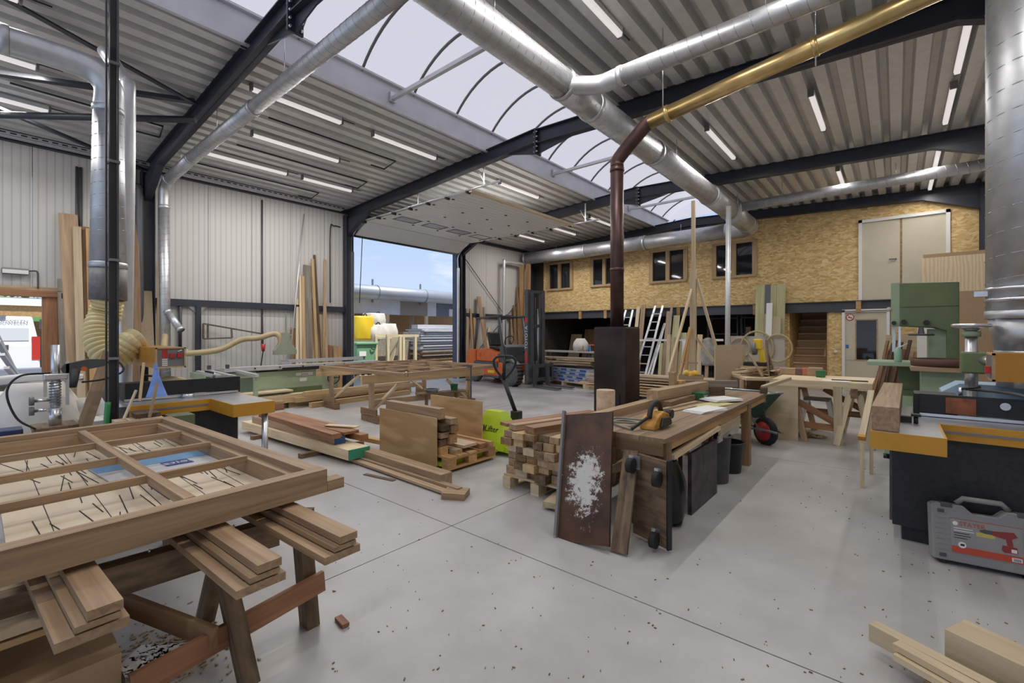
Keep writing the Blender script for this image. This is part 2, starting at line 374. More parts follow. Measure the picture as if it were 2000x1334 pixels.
for a, b, lab in ((.95, 6.1, 'behind the panel saw'), (10.25, 13.8, 'behind the forklift')):
    tag(MB().box((XL, a, 2.15), (XL+.1, b, 2.28)).build('wall_rail', NAVY), 'dark steel wall rail running '+lab, 'rail', kind='structure')
tag(MB().box((XL, YF, 4.66), (XL+.09, 13.9, 4.74)).build('trim_1', NAVY), kind='structure')['label'] = 'dark eaves trim along top of left wall'
# diagonal wind bracing
def brace(p0, p1, lab, r=.012, mat=NAVY, k='brace'):
    tag(MB().tube([p0, p1], r, 8).build('wind_brace', mat), lab, k)
brace((XL+.06, 10.3, 4.1), (XL+.06, 13.7, 1.0), 'thin dark diagonal brace falling rightward on far white wall')
brace((XL+.06, 13.7, 3.3), (XL+.06, 10.9, 1.0), 'thin dark diagonal brace rising rightward on far white wall')
a = px(408, 148, -7.35); tag(MB().tube([(-9.9, -.8, 4.42), (-7.55, 2.02, 4.62)], .045, 10).build('roof_strut', NAVY), 'dark round roof strut running level behind the cream-hose duct', 'strut')
tag(MB().bar((-9.6, -3.2, 4.5), (-7.5, 2.0, 4.85), .09, .05).build('wind_brace', NAVY), 'wide dark roof brace meeting nearest rafter from above', 'brace')
tag(MB().bar((-8.2, -1.2, 4.66), (-10.55, 2.0, 4.62), .07, .04).build('wind_brace', NAVY), 'dark roof brace running down to left wall column', 'brace')
tag(MB().bar((-5.9, -1.4, 4.93), (-7.5, 2.0, 4.82), .07, .02).build('wind_brace', NAVY), 'flat dark roof brace at top left of the picture', 'brace')
# ---- corrugated deck
def deck(x0, x1, name, label):
    n = round((x1-x0)/.25); p = (x1-x0)/n; prof = []
    for i in range(n):
        a = x0+i*p
        for u, z in ((0, 0), (.52, 0), (.62, .105), (.90, .105)): prof.append((a+u*p, z+deck_z(a+u*p)))
    prof.append((x1, deck_z(x1)))
    o = thing(name, label, None, ((x0+x1)/2, 4, 5), kind='structure')
    seg = [YF]+BAYS+[14.0, 15.0]
    for y0, y1 in zip(seg, seg[1:]):
        vs = [(x, y0, z) for x, z in prof]+[(x, y1, z) for x, z in prof]; k = len(prof)
        MB().add(vs, [(i, i+1, i+1+k, i+k) for i in range(k-1)]).build('deck_sheet', DECK, o, (0, 0, 0))
deck(XL-.1, -5.8, 'ceiling', 'galvanised corrugated roof deck left of the vaulted skylight')
deck(-3.5, XR+.1, 'ceiling', 'galvanised corrugated roof deck right of the vaulted skylight')
# ---- vaulted skylight
sk = thing('window_1', 'long barrel-vaulted milky skylight with thin grey arched ribs', None, (-4.65, 4, 5), kind='structure')
CURB = flat('grey_curb', (.66, .66, .70), .5, .1, .08, 3)
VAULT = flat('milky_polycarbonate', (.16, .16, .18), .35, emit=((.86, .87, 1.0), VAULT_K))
RIBM = flat('rib_grey', (.17, .165, .16), .5)
for x, s in ((-5.8, 1), (-3.5, -1)):
    MB().box((x-.05*s, YF, 4.98), (x, 14.9, 5.36)).build('curb', CURB, sk)
    MB().box((x-.05*s, YF, 5.34), (x+.05*s, 14.9, 5.37)).build('curb_cap', CURB, sk)
HW, RISE = 1.15, .52; RAD = (HW*HW+RISE*RISE)/(2*RISE); A0 = math.asin(HW/RAD)
arc = [(-4.65+RAD*math.sin(-A0+2*A0*i/16), 5.36+RISE-RAD+RAD*math.cos(-A0+2*A0*i/16)) for i in range(17)]
ry = [2.66-.9*9+.9*k for k in range(24)]
for y in ry:
    MB().tube([(x, y, z-.015) for x, z in arc], .022, 6).build('rib', RIBM, sk)
for a, b in zip(ry, ry[1:]):
    vs = [(x, a+.005, z) for x, z in arc]+[(x, b-.005, z) for x, z in arc]+[(x, a+.005, z+.02) for x, z in arc]+[(x, b-.005, z+.02) for x, z in arc]
    k = 17; fs = [(i, i+1, i+1+k, i+k) for i in range(16)]+[(i+2*k, i+3*k, i+1+3*k, i+1+2*k) for i in range(16)]
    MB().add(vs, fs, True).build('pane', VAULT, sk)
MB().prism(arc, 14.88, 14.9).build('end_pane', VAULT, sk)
MB().bar((-4.65, YF, 5.36+RISE-.02), (-4.65, 14.9, 5.36+RISE-.02), .03, .02).build('ridge_strip', RIBM, sk)
for y in (-.1, 4.06, 8.27, 12.0):
    t = MB(); t.bar((-5.78, y, 5.13), (-3.52, y, 5.13), .055, .055)
    for x in (-5.77, -3.53): t.box((x-.02, y-.05, 5.08), (x+.02, y+.05, 5.22))
    tag(t.build('tie_bar', ALU), {-.1: 'grey square tie bar across the skylight nearest the camera', 4.06: 'grey square tie bar across skylight before the second rafter', 8.27: 'grey square tie bar across skylight behind the flue pipe', 12.0: 'grey square tie bar across far end of the skylight'}[y], 'tie bar')
# ---- back wall with mezzanine, chipboard face
wb = thing('wall_back', 'tall golden chipboard wall of the mezzanine with small dark windows', None, (-4, YB, 2.4), kind='structure')
XO = -10.25; WINS = [(-10.05, -8.95, 3.21, 4.25), (-8.18, -7.13, 3.23, 4.25), (-6.02, -4.86, 3.20, 4.25), (-4.10, -2.96, 3.19, 4.23)]
DX0, DX1, DZ0, DZ1 = -.70, .92, 2.42, 4.37
m = MB(); xs = XO
for (a, b, c, d) in WINS+[(DX0, DX1, DZ0, DZ1)]:
    m.box((xs, YB, 2.42), (a, YB+.1, 4.95)); m.box((a, YB, 2.42), (b, YB+.1, c)) if c > 2.43 else None; m.box((a, YB, d), (b, YB+.1, 4.95)); xs = b
m.box((xs, YB, 2.42), (XR, YB+.1, 4.95)); m.build('board_face', OSB, wb, (0, 0, 0))
m = MB(); m.box((-1.31, YB+.02, 0), (-1.02, YB+.1, 2.2)); m.box((-.1, YB+.02, 0), (XR, YB+.1, 2.2)); m.box((-2.36, YB+.02, 0), (-2.22, YB+.1, 2.2)); m.build('lower_board', OSB, wb, (0, 0, 0))
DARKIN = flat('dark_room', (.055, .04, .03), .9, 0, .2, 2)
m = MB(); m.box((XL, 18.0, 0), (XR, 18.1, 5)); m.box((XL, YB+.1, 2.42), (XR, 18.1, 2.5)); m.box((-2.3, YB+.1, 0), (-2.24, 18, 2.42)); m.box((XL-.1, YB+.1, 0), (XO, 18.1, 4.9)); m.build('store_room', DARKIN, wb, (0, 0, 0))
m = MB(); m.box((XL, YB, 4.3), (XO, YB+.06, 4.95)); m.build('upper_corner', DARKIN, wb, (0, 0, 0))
eb = thing('mezzanine_beam', 'dark blue-grey steel edge beam carrying the chipboard wall', 'beam', (-4, YB, 2.2), kind='structure')
m = MB(); m.box((XO, YB-.06, 2.395), (XR, YB+.1, 2.41)); m.box((XO, YB+.0, 2.16), (XR, YB+.02, 2.41)); m.box((XO, YB-.06, 2.15), (XR, YB+.1, 2.165)); m.build('beam_web', flat('slate_steel', (.055, .06, .075), .5), eb)
for x in (-8.6, -7.6, -5.1, -2.98, -.70, .6): MB().box((x-.05, YB-.07, 2.13), (x+.05, YB-.0, 2.40)).build('packing_block', HONEY, eb)
# windows in the chipboard wall
WFR = wood('window_frame_wood', (.40, .265, .135), (.52, .365, .20), vary=.06)
for i, (a, b, c, d) in enumerate(WINS):
    w = thing('window_%d' % (i+2), ['two-pane tan wooden window beside the corner', 'two-pane tan wooden window partly behind the flue pipe', 'two-pane tan wooden window left of the tall timber post', 'two-pane tan wooden window under the big duct elbow'][i], None, (a, YB, c), kind='structure')
    g = .07
    for p0, p1 in (((a, d-g/2), (b, d-g/2)), ((a, c+g/2), (b, c+g/2))): bar('frame_rail', (p0[0], YB-.01, p0[1]), (p1[0], YB-.01, p1[1]), .12, g, WFR, w)
    for x in (a+g/2, b-g/2, (a+b)/2): bar('frame_stile', (x, YB-.012, c), (x, YB-.012, d), g if x != (a+b)/2 else .1, .12, WFR, w, up=(1, 0, 0))
    for x0, x1 in ((a+g, (a+b)/2-.05), ((a+b)/2+.05, b-g)): MB().box((x0, YB+.02, c+g), (x1, YB+.03, d-g)).build('pane', GLASS, w)
# upper double door
d = thing('door_2', 'cream double door with white frame high in chipboard wall', None, (DX0, YB, DZ0), kind='structure')
for x in (DX0, DX1-.07): MB().box((x, YB-.05, DZ0), (x+.07, YB+.06, DZ1)).build('frame_post', WHITE, d)
MB().box((DX0, YB-.05, DZ1-.07), (DX1, YB+.06, DZ1)).build('frame_head', WHITE, d)
MB().box((DX0+.07, YB+.0, DZ0), (.07, YB+.04, DZ1-.07)).build('leaf', CREAM, d); MB().box((.11, YB+.0, DZ0), (DX1-.07, YB+.04, DZ1-.07)).build('leaf', CREAM, d)
MB().box((.07, YB+.01, DZ0), (.11, YB+.05, DZ1-.07)).build('meeting_strip', BROWN, d)
m = MB(); m.cyl((.0, YB+.01, 3.36), (.0, YB-.05, 3.36), .014, 8); m.bar((.0, YB-.05, 3.36), (-.13, YB-.05, 3.36), .02, .02); m.build('handle', DKGREY, d)
# lower door with a glass panel
d = thing('door_3', 'cream door with dark glass panel and no-smoking disc', None, (-1.02, YB, 0), kind='structure')
for x in (-1.03, -.17): MB().box((x, YB-.05, 0), (x+.06, YB+.08, 2.19)).build('frame_post', WHITE, d)
MB().box((-1.03, YB-.05, 2.13), (-.11, YB+.08, 2.2)).build('frame_head', WHITE, d)
m = MB(); m.box((-.97, YB, 0), (-.17, YB+.04, .95)); m.box((-.97, YB, .95), (-.76, YB+.04, 2.13)); m.box((-.34, YB, .95), (-.17, YB+.04, 2.13)); m.box((-.76, YB, 1.95), (-.34, YB+.04, 2.13)); m.build('leaf', CREAM, d)
m = MB()
for q in (((-.76, 1.93), (-.34, 1.955)), ((-.76, .945), (-.34, .97)), ((-.765, .95), (-.74, 1.95)), ((-.36, .95), (-.335, 1.95))): m.box((q[0][0], YB-.01, q[0][1]), (q[1][0], YB+.02, q[1][1]))
m.build('glazing_bead', TAN, d); MB().box((-.75, YB+.015, .96), (-.35, YB+.025, 1.94)).build('pane', GLASS, d)
m = MB(); m.cyl((-.91, YB, .98), (-.91, YB-.05, .98), .012, 8); m.bar((-.91, YB-.05, .98), (-.79, YB-.05, .97), .018, .018); m.build('handle', STEEL, d)
MB().box((-.955, YB-.004, 1.24), (-.895, YB, 1.33)).build('blue_sticker', BLUE, d)
sg = MB().cyl((-.87, YB-.008, 2.01), (-.87, YB, 2.01), .085, 24).build('no_smoking_disc', WHITE, d)
MB().tube([(-.87+.075*math.cos(t*math.pi/12), YB-.01, 2.01+.075*math.sin(t*math.pi/12)) for t in range(24)], .009, 6, closed=True).build('red_ring', REDP, sg)
MB().bar((-.92, YB-.012, 2.06), (-.82, YB-.012, 1.96), .004, .014).build('red_bar', REDP, sg)
MB().bar((-.91, YB-.010, 2.0), (-.83, YB-.010, 2.0), .004, .016).build('cigarette', BLACK, sg)
MB().cyl((-1.16, YB+.02, 1.16), (-1.16, YB-.02, 1.16), .035, 16).build('wall_button', WHITE, wb)
# staircase going up behind the wall
st = thing('staircase', 'closed wooden staircase rising behind the chipboard opening', 'staircase', (-1.78, YB, 0))
STW = wood('stair_wood', (.62, .45, .28), (.74, .57, .38), vary=.05); RSW = wood('riser_wood', (.44, .29, .17), (.56, .39, .24), vary=.05)
for i in range(12):
    z = .2*(i+1); y = YB+.12+.21*i
    bar('tread', (-2.2, y+.09, z), (-1.34, y+.09, z), .29, .035, STW, st); bar('riser', (-2.2, y, z-.1), (-1.34, y, z-.1), .02, .17, RSW, st)
for x in (-2.2, -1.33): MB().prism([(YB+.1, 0), (YB+.1, 2.42), (18, 2.42), (18, 0)], x-.02, x+.02, 'x').build('side_panel', OSB, st, (0, 0, 0))
bar('handrail', (-1.40, YB+.15, 1.0), (-1.40, YB+.9, 1.7), .04, .06, HONEY, st)
# ---- overhead sectional door
od = thing('door_1', 'white sectional overhead door raised under the roof with four small windows', None, (-8.3, 8.1, 4.4), kind='structure')
DW = flat('door_white', (.80, .795, .78), .45, 0, .03, 2); ZH = 4.41; Y0, Y1 = 6.34, 9.92
xsd = [-10.14+.615*k for k in range(7)]
for i, (a, b) in enumerate(zip(xsd, xsd[1:])):
    m = MB()
    if i == 1:
        cols = [6.46, 6.62, 7.22, 7.48, 8.08, 8.34, 8.94, 9.20, 9.80]
        m.box((a+.003, Y0, ZH), (a+.13, Y1, ZH+.04)); m.box((a+.49, Y0, ZH), (b-.003, Y1, ZH+.04)); yy = Y0
        for k in range(4):
            m.box((a+.13, yy, ZH), (a+.49, cols[1+2*k], ZH+.04)); yy = cols[2+2*k]
        m.box((a+.13, yy, ZH), (a+.49, Y1, ZH+.04))
    else: m.box((a+.003, Y0, ZH), (b-.003, Y1, ZH+.04))
    p = m.build('section', DW, od)
    for k in range(1, 4): MB().box((a+k*.154-.004, Y0, ZH-.004), (a+k*.154+.004, Y1, ZH)).build('rib_line', DW, p)
    for yk in (Y0+.12, Y0+.98, Y0+1.8, Y0+2.62, Y1-.12): MB().box((b-.025, yk-.025, ZH-.012), (b+.025, yk+.025, ZH)).build('hinge', BLACK, p)
    if i == 1:
        for k in range(4):
            fy0, fy1 = cols[1+2*k], cols[2+2*k]
            f = MB().box((a+.12, fy0-.012, ZH-.008), (a+.50, fy0+.012, ZH+.03)).box((a+.12, fy1-.012, ZH-.008), (a+.50, fy1+.012, ZH+.03)).box((a+.12, fy0, ZH-.008), (a+.14, fy1, ZH+.03)).box((a+.48, fy0, ZH-.008), (a+.50, fy1, ZH+.03)).build('window_rim', BLACK, od)
            MB().box((a+.14, fy0+.012, ZH+.002), (a+.48, fy1-.012, ZH+.01)).build('pane', flat('door_glass%d' % k, (.62, .62, .64), .08), f)
m = MB(); m.prism([(-10.66, 4.16), (-10.62, 4.14), (-10.10, ZH-.01), (-10.14, ZH+.03)], Y0, Y1); m.build('section', DW, od)
MB().bar((-10.67, Y0, 4.13), (-10.67, Y1, 4.13), .06, .06).build('bottom_seal', BLACK, od)
for y in (Y0-.06, Y1+.06):
    m = MB(); m.tube(bez([(-10.68, y, 3.6), (-10.66, y, 4.1), (-10.2, y, ZH+.0), (-9.6, y, ZH+.02), (-5.6, y, ZH+.02)], 6), .022, 6); m.build('track', STEEL, od)
    MB().box((-10.7, y-.03, 0), (-10.64, y+.03, 3.7)).build('track_upright', STEEL, od)
    m = MB()
    for k in range(7): m.cyl((xsd[k], y-.04, ZH-.02), (xsd[k], y+.07, ZH-.02), .028, 8)
    m.build('rollers', BLACK, od)
    m = MB(); 
    for x in (-6.0, -8.0): m.bar((x, y, ZH), (x, y, 4.9), .03, .012)
    m.bar((-5.95, y, ZH+.02), (-6.15, y, 4.75), .03, .01); m.build('hanger', STEEL, od)
bar('end_bar', (xsd[-1]+.06, Y0-.05, ZH+.0), (xsd[-1]+.06, Y1+.05, ZH+.0), .09, .05, PALE, od)
MB().tube([(-10.6, 6.52, 4.1), (-10.62, 6.45, 2.4)], .01, 6).build('pull_rope', BLACK, od)
for y, s in ((6.27, 1), (10.03, -1)):
    tag(MB().box((XL-.12, y-.07, 0), (XL+.08, y+.06, 4.2)).build('door_post', flat('blue_steel%d' % s, (.06, .065, .11), .4)), 'blue-grey steel jamb on the '+('near' if s > 0 else 'far')+' side of the big door', 'post', kind='structure')
tag(MB().box((XL-.12, 6.2, 4.16), (XL+.0, 10.1, 4.26)).build('trim_2', NAVY), kind='structure')['label'] = 'dark lintel above the big door opening'
# ---- side door opening on the far left
d = thing('door_4', 'open side doorway with reddish brown wooden frame', None, (XL, .3, 0), kind='structure')
for y in (-.35, .80): bar('frame_post', (XL-.02, y+.03, 0), (XL-.02, y+.03, 2.22), .10, .2, RED, d, up=(0, 1, 0))
bar('frame_head', (XL-.02, -.4, 2.26), (XL-.02, .92, 2.26), .2, .1, RED, d)
bar('outer_casing', (XL+.02, .93, 0), (XL+.02, .93, 2.32), .12, .05, BROWN, d, up=(0, 1, 0)); bar('outer_casing', (XL+.02, -.4, 2.34), (XL+.02, 1.0, 2.34), .05, .06, TAN, d)
# ================================================================== lamps
TUBE = flat('lit_tube', (.5, .5, .5), .4, emit=((1, .93, .91), .62))
def lamp(x, y0, y1, lab, power=1.0):
    z = deck_z(x)-.05; t = thing('fluorescent_light', lab, 'ceiling light', (x, (y0+y1)/2, z), group='strip lights under the roof deck')
    MB().box((x-.035, y0, z-.01), (x+.035, y1, z+.045)).build('housing', WHITE, t); MB().prism([(x-.035, z-.01), (x+.035, z-.01), (x+.026, z-.05), (x-.026, z-.05)], y0+.02, y1-.02).build('diffuser', TUBE, t)
    for y in (y0, y1): MB().box((x-.037, y-.012, z-.052), (x+.037, y+.012, z+.045)).build('end_cap', GREYP, t)
    MB().tube([(x, y1, z+.03), (x, y1+.22, z+.035)], .008, 6).build('cable', BLACK, t)
    l = bpy.data.lights.new('strip_light', 'AREA'); l.shape = 'RECTANGLE'; l.size = .05; l.size_y = y1-y0; l.energy = TUBE_W*power; l.color = (1, .965, .925)
    o = bpy.data.objects.new('strip_light', l); link(o, Matrix.Translation((x, (y0+y1)/2, z-.055+ZS)), t)
rows = [(-6.6, 'next to the skylight curb'), (-7.95, 'in the middle row of the left roof'), (-9.2, 'in the row nearest the left wall'), (-2.32, 'beside the big main duct'), (-.88, 'in the middle row of the right roof'), (.57, 'in the row nearest the right wall')]
spans = {-6.6: [(-1.2, .3), (2.4, 3.7), (4.25, 5.6), (7.4, 8.8), (11.2, 12.6)], -7.95: [(-1.0, .5), (2.9, 4.4), (7.3, 8.7), (11.2, 12.6)], -9.2: [(-.6, .7), (2.6, 4.0), (4.3, 5.4), (11.2, 12.6)],
 -2.32: [(-1.0, .4), (3.2, 4.6), (7.6, 9.2)], -.88: [(-1.0, .4), (2.9, 4.3), (7.3, 8.7), (11, 12.4)], .57: [(-.8, .6), (2.6, 4.0), (6.4, 7.75), (8.15, 9.5), (10.6, 12.0), (12.4, 13.6)]}
ordn = ['first', 'second', 'third', 'fourth', 'fifth', 'sixth']
for x, w in rows:
    for i, (a, b) in enumerate(spans[x]): lamp(x, a, b, 'white strip light %s, %s from the camera' % (w, ordn[i]), .55 if x > -1 else 1.0)   # right-hand rows turned down below the rest to throw the bench's shadow rightward
# ================================================================== ducts and pipes
WARMREFL = flat('reflection_tinted_steel', (.62, .45, .20), .3, .85, .18, 7); FLUE = flat('rusty_flue', (.085, .045, .04), .4, .55, .3, 6)  # upper flue: a warm reflection is painted into the steel's base colour
def helix(m, p0, p1, r, pitch=.12, s=.004, r1=None):
    p0, p1 = Vector(p0), Vector(p1); t = (p1-p0); ln = t.length; t.normalize(); u = t.orthogonal().normalized(); w = t.cross(u)
    n = max(2, int(ln/pitch*14)); r1 = r if r1 is None else r1
    m.tube([p0+t*(ln*i/n)+(u*math.cos(2*math.pi*i/14)+w*math.sin(2*math.pi*i/14))*(r+(r1-r)*i/n) for i in range(n+1)], s, 4)
def ring(m, c, t, r, w=.03, lip=.008):
    c = Vector(c); t = Vector(t).normalized(); m.tube([c-t*w, c-t*w*.9, c+t*w*.9, c+t*w], [r, r+lip, r+lip, r], 24, caps=False)
def duct(name, label, secs, mat=GALV, pitch=.12, hang=(), cat='duct', seam=True, rings=True, smat=None):
    """secs: list of (p0, p1, r0, r1) straight lengths, or ('bend', pts, r)"""
    t = thing(name, label, cat, secs[0][0] if secs[0][0] != 'bend' else secs[0][1][0])
    for q in secs:
        if q[0] == 'bend': MB().tube(bez(q[1], 5), q[2], 24).build('elbow', mat, t); continue
        a, b, r0, r1 = q; MB().tube([a, b], [r0, r1], 28).build('pipe_length', mat, t)
        if seam: m = MB(); helix(m, a, b, r0, pitch, .0035, r1); m.build('spiral_seam', smat or SEAM, t)
        if rings:
            d = Vector(b)-Vector(a); m = MB(); ring(m, a, d, r0); m.build('collar', mat, t); m = MB(); ring(m, b, d, r1); m.build('collar', mat, t)
    for (p, top) in hang:
        m = MB(); m.tube([p, (p[0], p[1], top)], .006, 6); m.build('hanger_wire', STEEL, t)
    return t
SEAM = galv('duct_seam', (.36, .36, .38), .45, .8, .1)
XM, ZM = -2.92, 4.46
duct('main_duct', 'big spiral-seam galvanised main duct running beside the skylight', [((XM, YF, ZM), (XM, 4.35, ZM), .165, .165), ((XM, 4.35, ZM), (XM, 5.0, ZM-.01), .175, .175), ((XM, 5.0, ZM-.01), (XM, 6.9, ZM-.01), .18, .18), ((XM, 6.9, ZM-.01), (XM, 9.7, ZM-.02), .19, .19), ((XM, 9.7, ZM-.02), (XM, 11.2, ZM-.03), .205, .205), ((XM, 11.2, ZM-.03), (XM, 12.7, ZM-.05), .215, .215), ('bend', [(XM, 12.7, ZM-.05), (XM, 13.0, ZM-.055), (XM-.1, 13.22, ZM-.055), (XM-.35, 13.32, ZM-.055), (XM-.62, 13.32, ZM-.055)], .22)],
  hang=[((XM, y, ZM+.15), 4.99) for y in (.4, 3.2, 7.9, 11.9)])
duct('wall_duct', 'long galvanised duct running level in front of the chipboard wall', [((XM-.62, 13.32, ZM-.055), (-5.9, 13.32, ZM-.055), .205, .205), ((-5.9, 13.32, ZM-.055), (-8.0, 13.32, ZM-.055), .215, .215), ((-8.0, 13.32, ZM-.055), (-10.55, 13.32, ZM-.055), .22, .22)], hang=[((x, 13.32, ZM+.14), 4.8) for x in (-4.8, -6.6, -9.2)], seam=False)
duct('branch_duct', 'galvanised branch duct leaving the main duct above the flue pipe', [('bend', [(XM+.05, 4.32, 4.42), (XM+.16, 4.45, 4.43), (XM+.34, 4.6, 4.44), (XM+.6, 4.62, 4.45)], .10), ((XM+.6, 4.62, 4.45), (XR-.1, 4.62, 4.47), .10, .10)], hang=[((-.9, 4.62, 4.56), 4.9), ((.6, 4.62, 4.56), 4.85)], pitch=.14)
duct('branch_duct', 'thin galvanised branch duct below third rafter on right side', [((XM+.2, 11.4, 4.52), (XR-.1, 11.4, 4.56), .105, .105)], hang=[((-1.9, 11.4, 4.6), 4.93), ((0, 11.4, 4.6), 4.87)], pitch=.14)
duct('branch_duct', 'thin galvanised duct sloping under skylight to the left column', [((XM-.1, 2.32, 4.50), (-6.3, 2.32, 4.50), .085, .085), ((-6.3, 2.32, 4.50), (-8.8, 2.30, 4.47), .09, .09), ((-8.8, 2.30, 4.47), (-10.05, 2.28, 4.40), .09, .09), ('bend', [(-10.05, 2.28, 4.40), (-10.28, 2.28, 4.34), (-10.36, 2.28, 4.2), (-10.38, 2.28, 3.95)], .085), ((-10.38, 2.28, 3.95), (-10.38, 2.30, .75), .085, .085)], hang=[((-5.4, 2.32, 4.58), 5.05), ((-7.6, 2.3, 4.56), 4.9), ((-9.4, 2.3, 4.5), 4.85)], pitch=.11)
duct('branch_duct', 'short galvanised spur feeding the tan saw hose', [((-10.30, 2.32, 2.0), (-10.05, 2.45, 1.68), .06, .06)], pitch=.1)
# left drop with cream hose
LX, LY = -6.1, .88
duct('drop_duct', 'tall galvanised drop duct above the cream corrugated hose', [((LX, LY, 2.29), (LX, LY, 3.86), .146, .12), ('bend', [(LX, LY, 3.86), (LX, LY, 4.10), (LX-.03, LY-.14, 4.24), (LX-.08, LY-.45, 4.28), (LX-.1, LY-.7, 4.28)], .12), ((LX-.1, LY-.7, 4.28), (LX-.2, LY-3.1, 4.28), .125, .125)], seam=True)
duct('duct_sleeve', 'dull grey sleeve joining left drop duct to its hose', [((LX, LY, 1.94), (LX, LY, 2.26), .15, .15)], mat=flat('dull_sleeve', (.23, .225, .22), .6, .4, .15, 30), seam=False, rings=False)
tag(MB().tube(bez([(LX-.55, LY+.05, 4.72), (LX-.38, LY+.19, 4.35), (LX-.28, LY+.2, 3.9), (LX-.28, LY+.16, .19)], 6), .07, 18).build('rain_pipe', ALU), 'slim bright aluminium pipe beside the left drop duct', 'pipe')
def hose(name, label, pts, r, mat, parent=None, n=26, amp=.12, cat='hose', sp=.03):
    P = bez(pts, n); L = [0]
    for a, b in zip(P, P[1:]): L.append(L[-1]+(b-a).length)
    tot = L[-1]; k = int(tot/sp); Q = []; 
    for i in range(4*k+1):
        s = tot*i/(4*k); j = max(x for x in range(len(L)) if L[x] <= s+1e-9); j = min(j, len(P)-2); u = (s-L[j])/max(1e-9, L[j+1]-L[j]); Q.append(P[j].lerp(P[j+1], u))
    mb = MB().tube(Q, [r*(1+amp*(0, .8, 1, .8)[i % 4]) for i in range(len(Q))], 18); mb.sm = set() if amp > .08 else mb.sm; o = mb.build(name, mat, parent)
    return o if parent else tag(o, label, cat)
ZS = 0.0
hose('corrugated_hose', 'thick cream corrugated hose hanging from the left drop duct', [(LX, LY, 1.78), pd(206, 612, 4.62), pd(196, 640, 4.55), pd(198, 672, 4.5), pd(214, 694, 4.5), pd(238, 688, 4.55), pd(258, 670, 4.6), pd(270, 664, 4.65)], .115, CREMH, sp=.042, amp=.16)
ZS = -.18
# black service pole
P0 = pd(222, 700, 3.72); pole = thing('service_pole', 'black service pole carrying cables down to the left moulder', 'pole', (P0.x, P0.y, 0))
MB().box((P0.x-.028, P0.y-.028, 0), (P0.x+.028, P0.y+.028, 4.98)).build('post', BLACK, pole)
for s in (-.034, .034): MB().tube([(P0.x+s, P0.y+s*.9-.01, .4), (P0.x+s, P0.y+s*.9-.01, 4.95)], .008, 6).build('cable', DKGREY, pole)
for z in (1.4, 2.2, 3.0, 3.8): MB().box((P0.x-.05, P0.y-.034, z-.01), (P0.x+.05, P0.y+.034, z+.01)).build('clip', GREYP, pole)
MB().tube(bez([(P0.x+.04, P0.y-.04, 1.05), (P0.x+.05, P0.y-.05, .9), (P0.x+.03, P0.y-.05, .7)], 6), .02, 8).build('green_cable', flat('green_pvc', (.05, .30, .10), .4), pole)
# flue of the stove
FX, FY = -2.5, 4.87
t = thing('flue_pipe', 'dark brown stove flue turning brass-coloured along the roof', 'pipe', (FX, FY, 1.7))
MB().tube([(FX, FY, 1.66), (FX, FY, 3.56)], .077, 24).build('lower_flue', FLUE, t)
MB().tube(bez([(FX, FY, 3.56), (FX+.03, FY, 3.66), (FX+.34, FY, 3.93), (FX+.42, FY, 3.97)], 5), .077, 24).build('flue_bend', FLUE, t)
MB().tube([(FX+.40, FY, 3.965), (XR+.02, FY, 4.47)], .08, 24).build('upper_flue', WARMREFL, t)
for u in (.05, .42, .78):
    c = Vector((FX+.42, FY, 3.968)).lerp(Vector((XR, FY, 4.468)), u); m = MB(); ring(m, c, (3.63, 0, .5), .08, .025, .01); m.build('joint_band', WARMREFL, t)
for z in (2.35, 3.52): m = MB(); ring(m, (FX, FY, z), (0, 0, 1), .077, .02, .006); m.build('joint_band', FLUE, t)
for x in (-1.95, -.55): MB().tube([(x, FY, 4.0), (x, FY, 4.96)], .006, 6).build('hanger_wire', STEEL, t)
# small pipe on the far white wall
tag(MB().tube(bez([(XL+.25, 12.05, .6), (XL+.25, 12.05, 3.9), (XL+.25, 12.12, 4.1), (XL+.25, 12.4, 4.16), (XL+.3, 13.1, 4.16)], 8), .055, 14).build('drop_pipe', ALU), 'slim galvanised pipe dropping down far white wall beside door', 'pipe')
# near right drop duct onto the right moulder
ZS = 0.0
RX, RY = 1.06, 3.62
# ================================================================== left foreground: window frame on a trestle
FZ = .77
def bench_frame():
    A, B = pz(639, 916, FZ), pz(332, 813, FZ); ang = math.atan2(B.y-A.y, B.x-A.x)
    t = thing('window_frame', 'large brown hardwood window frame with eight openings laid on trestles', 'window frame', (A.x, A.y, FZ), ang)
    M = fr(t); L = (B-A).length; Wd = 1.16
    def lb(n, a, b, w, h, mat=OAKL, par=t): return bar(n, M @ Vector(a), M @ Vector(b), w, h, mat, par)
    # x runs away from the camera along the right stile, y towards the left of the picture
    for x, n in ((.035, 'front_rail'), (L-.035, 'back_rail')): lb(n, (x, 0, -.055), (x, Wd, -.055), .07, .11)
    for y, n in ((.035, 'right_stile'), (Wd-.035, 'left_stile')): lb(n, (.072, y, -.055), (L-.072, y, -.055), .07, .11)
    lb('tenon_horn', (.035, -.002, -.085), (.035, -.09, -.085), .07, .05)
    for x, n in ((.092, 'rebate_rail'), (L-.092, 'rebate_rail')): lb(n, (x, .07, -.07), (x, Wd-.07, -.07), .04, .08)
    for y in (.092, Wd-.092): lb('rebate_stile', (.115, y, -.07), (L-.115, y, -.07), .04, .08)
    lb('muntin', (.11, .53, -.03), (L-.11, .53, -.03), .04, .04)
    for k in range(1, 4):
        x = .11+(L-.22)*k/4+(-.02, 0, .02)[k-1]*0
        lb('glazing_bar', (x, .11, -.032), (x, .51, -.032), .03, .036); lb('glazing_bar', (x, .55, -.032), (x, Wd-.11, -.032), .03, .036)
    return t, M, L
WFt, WFM, WFL = bench_frame()
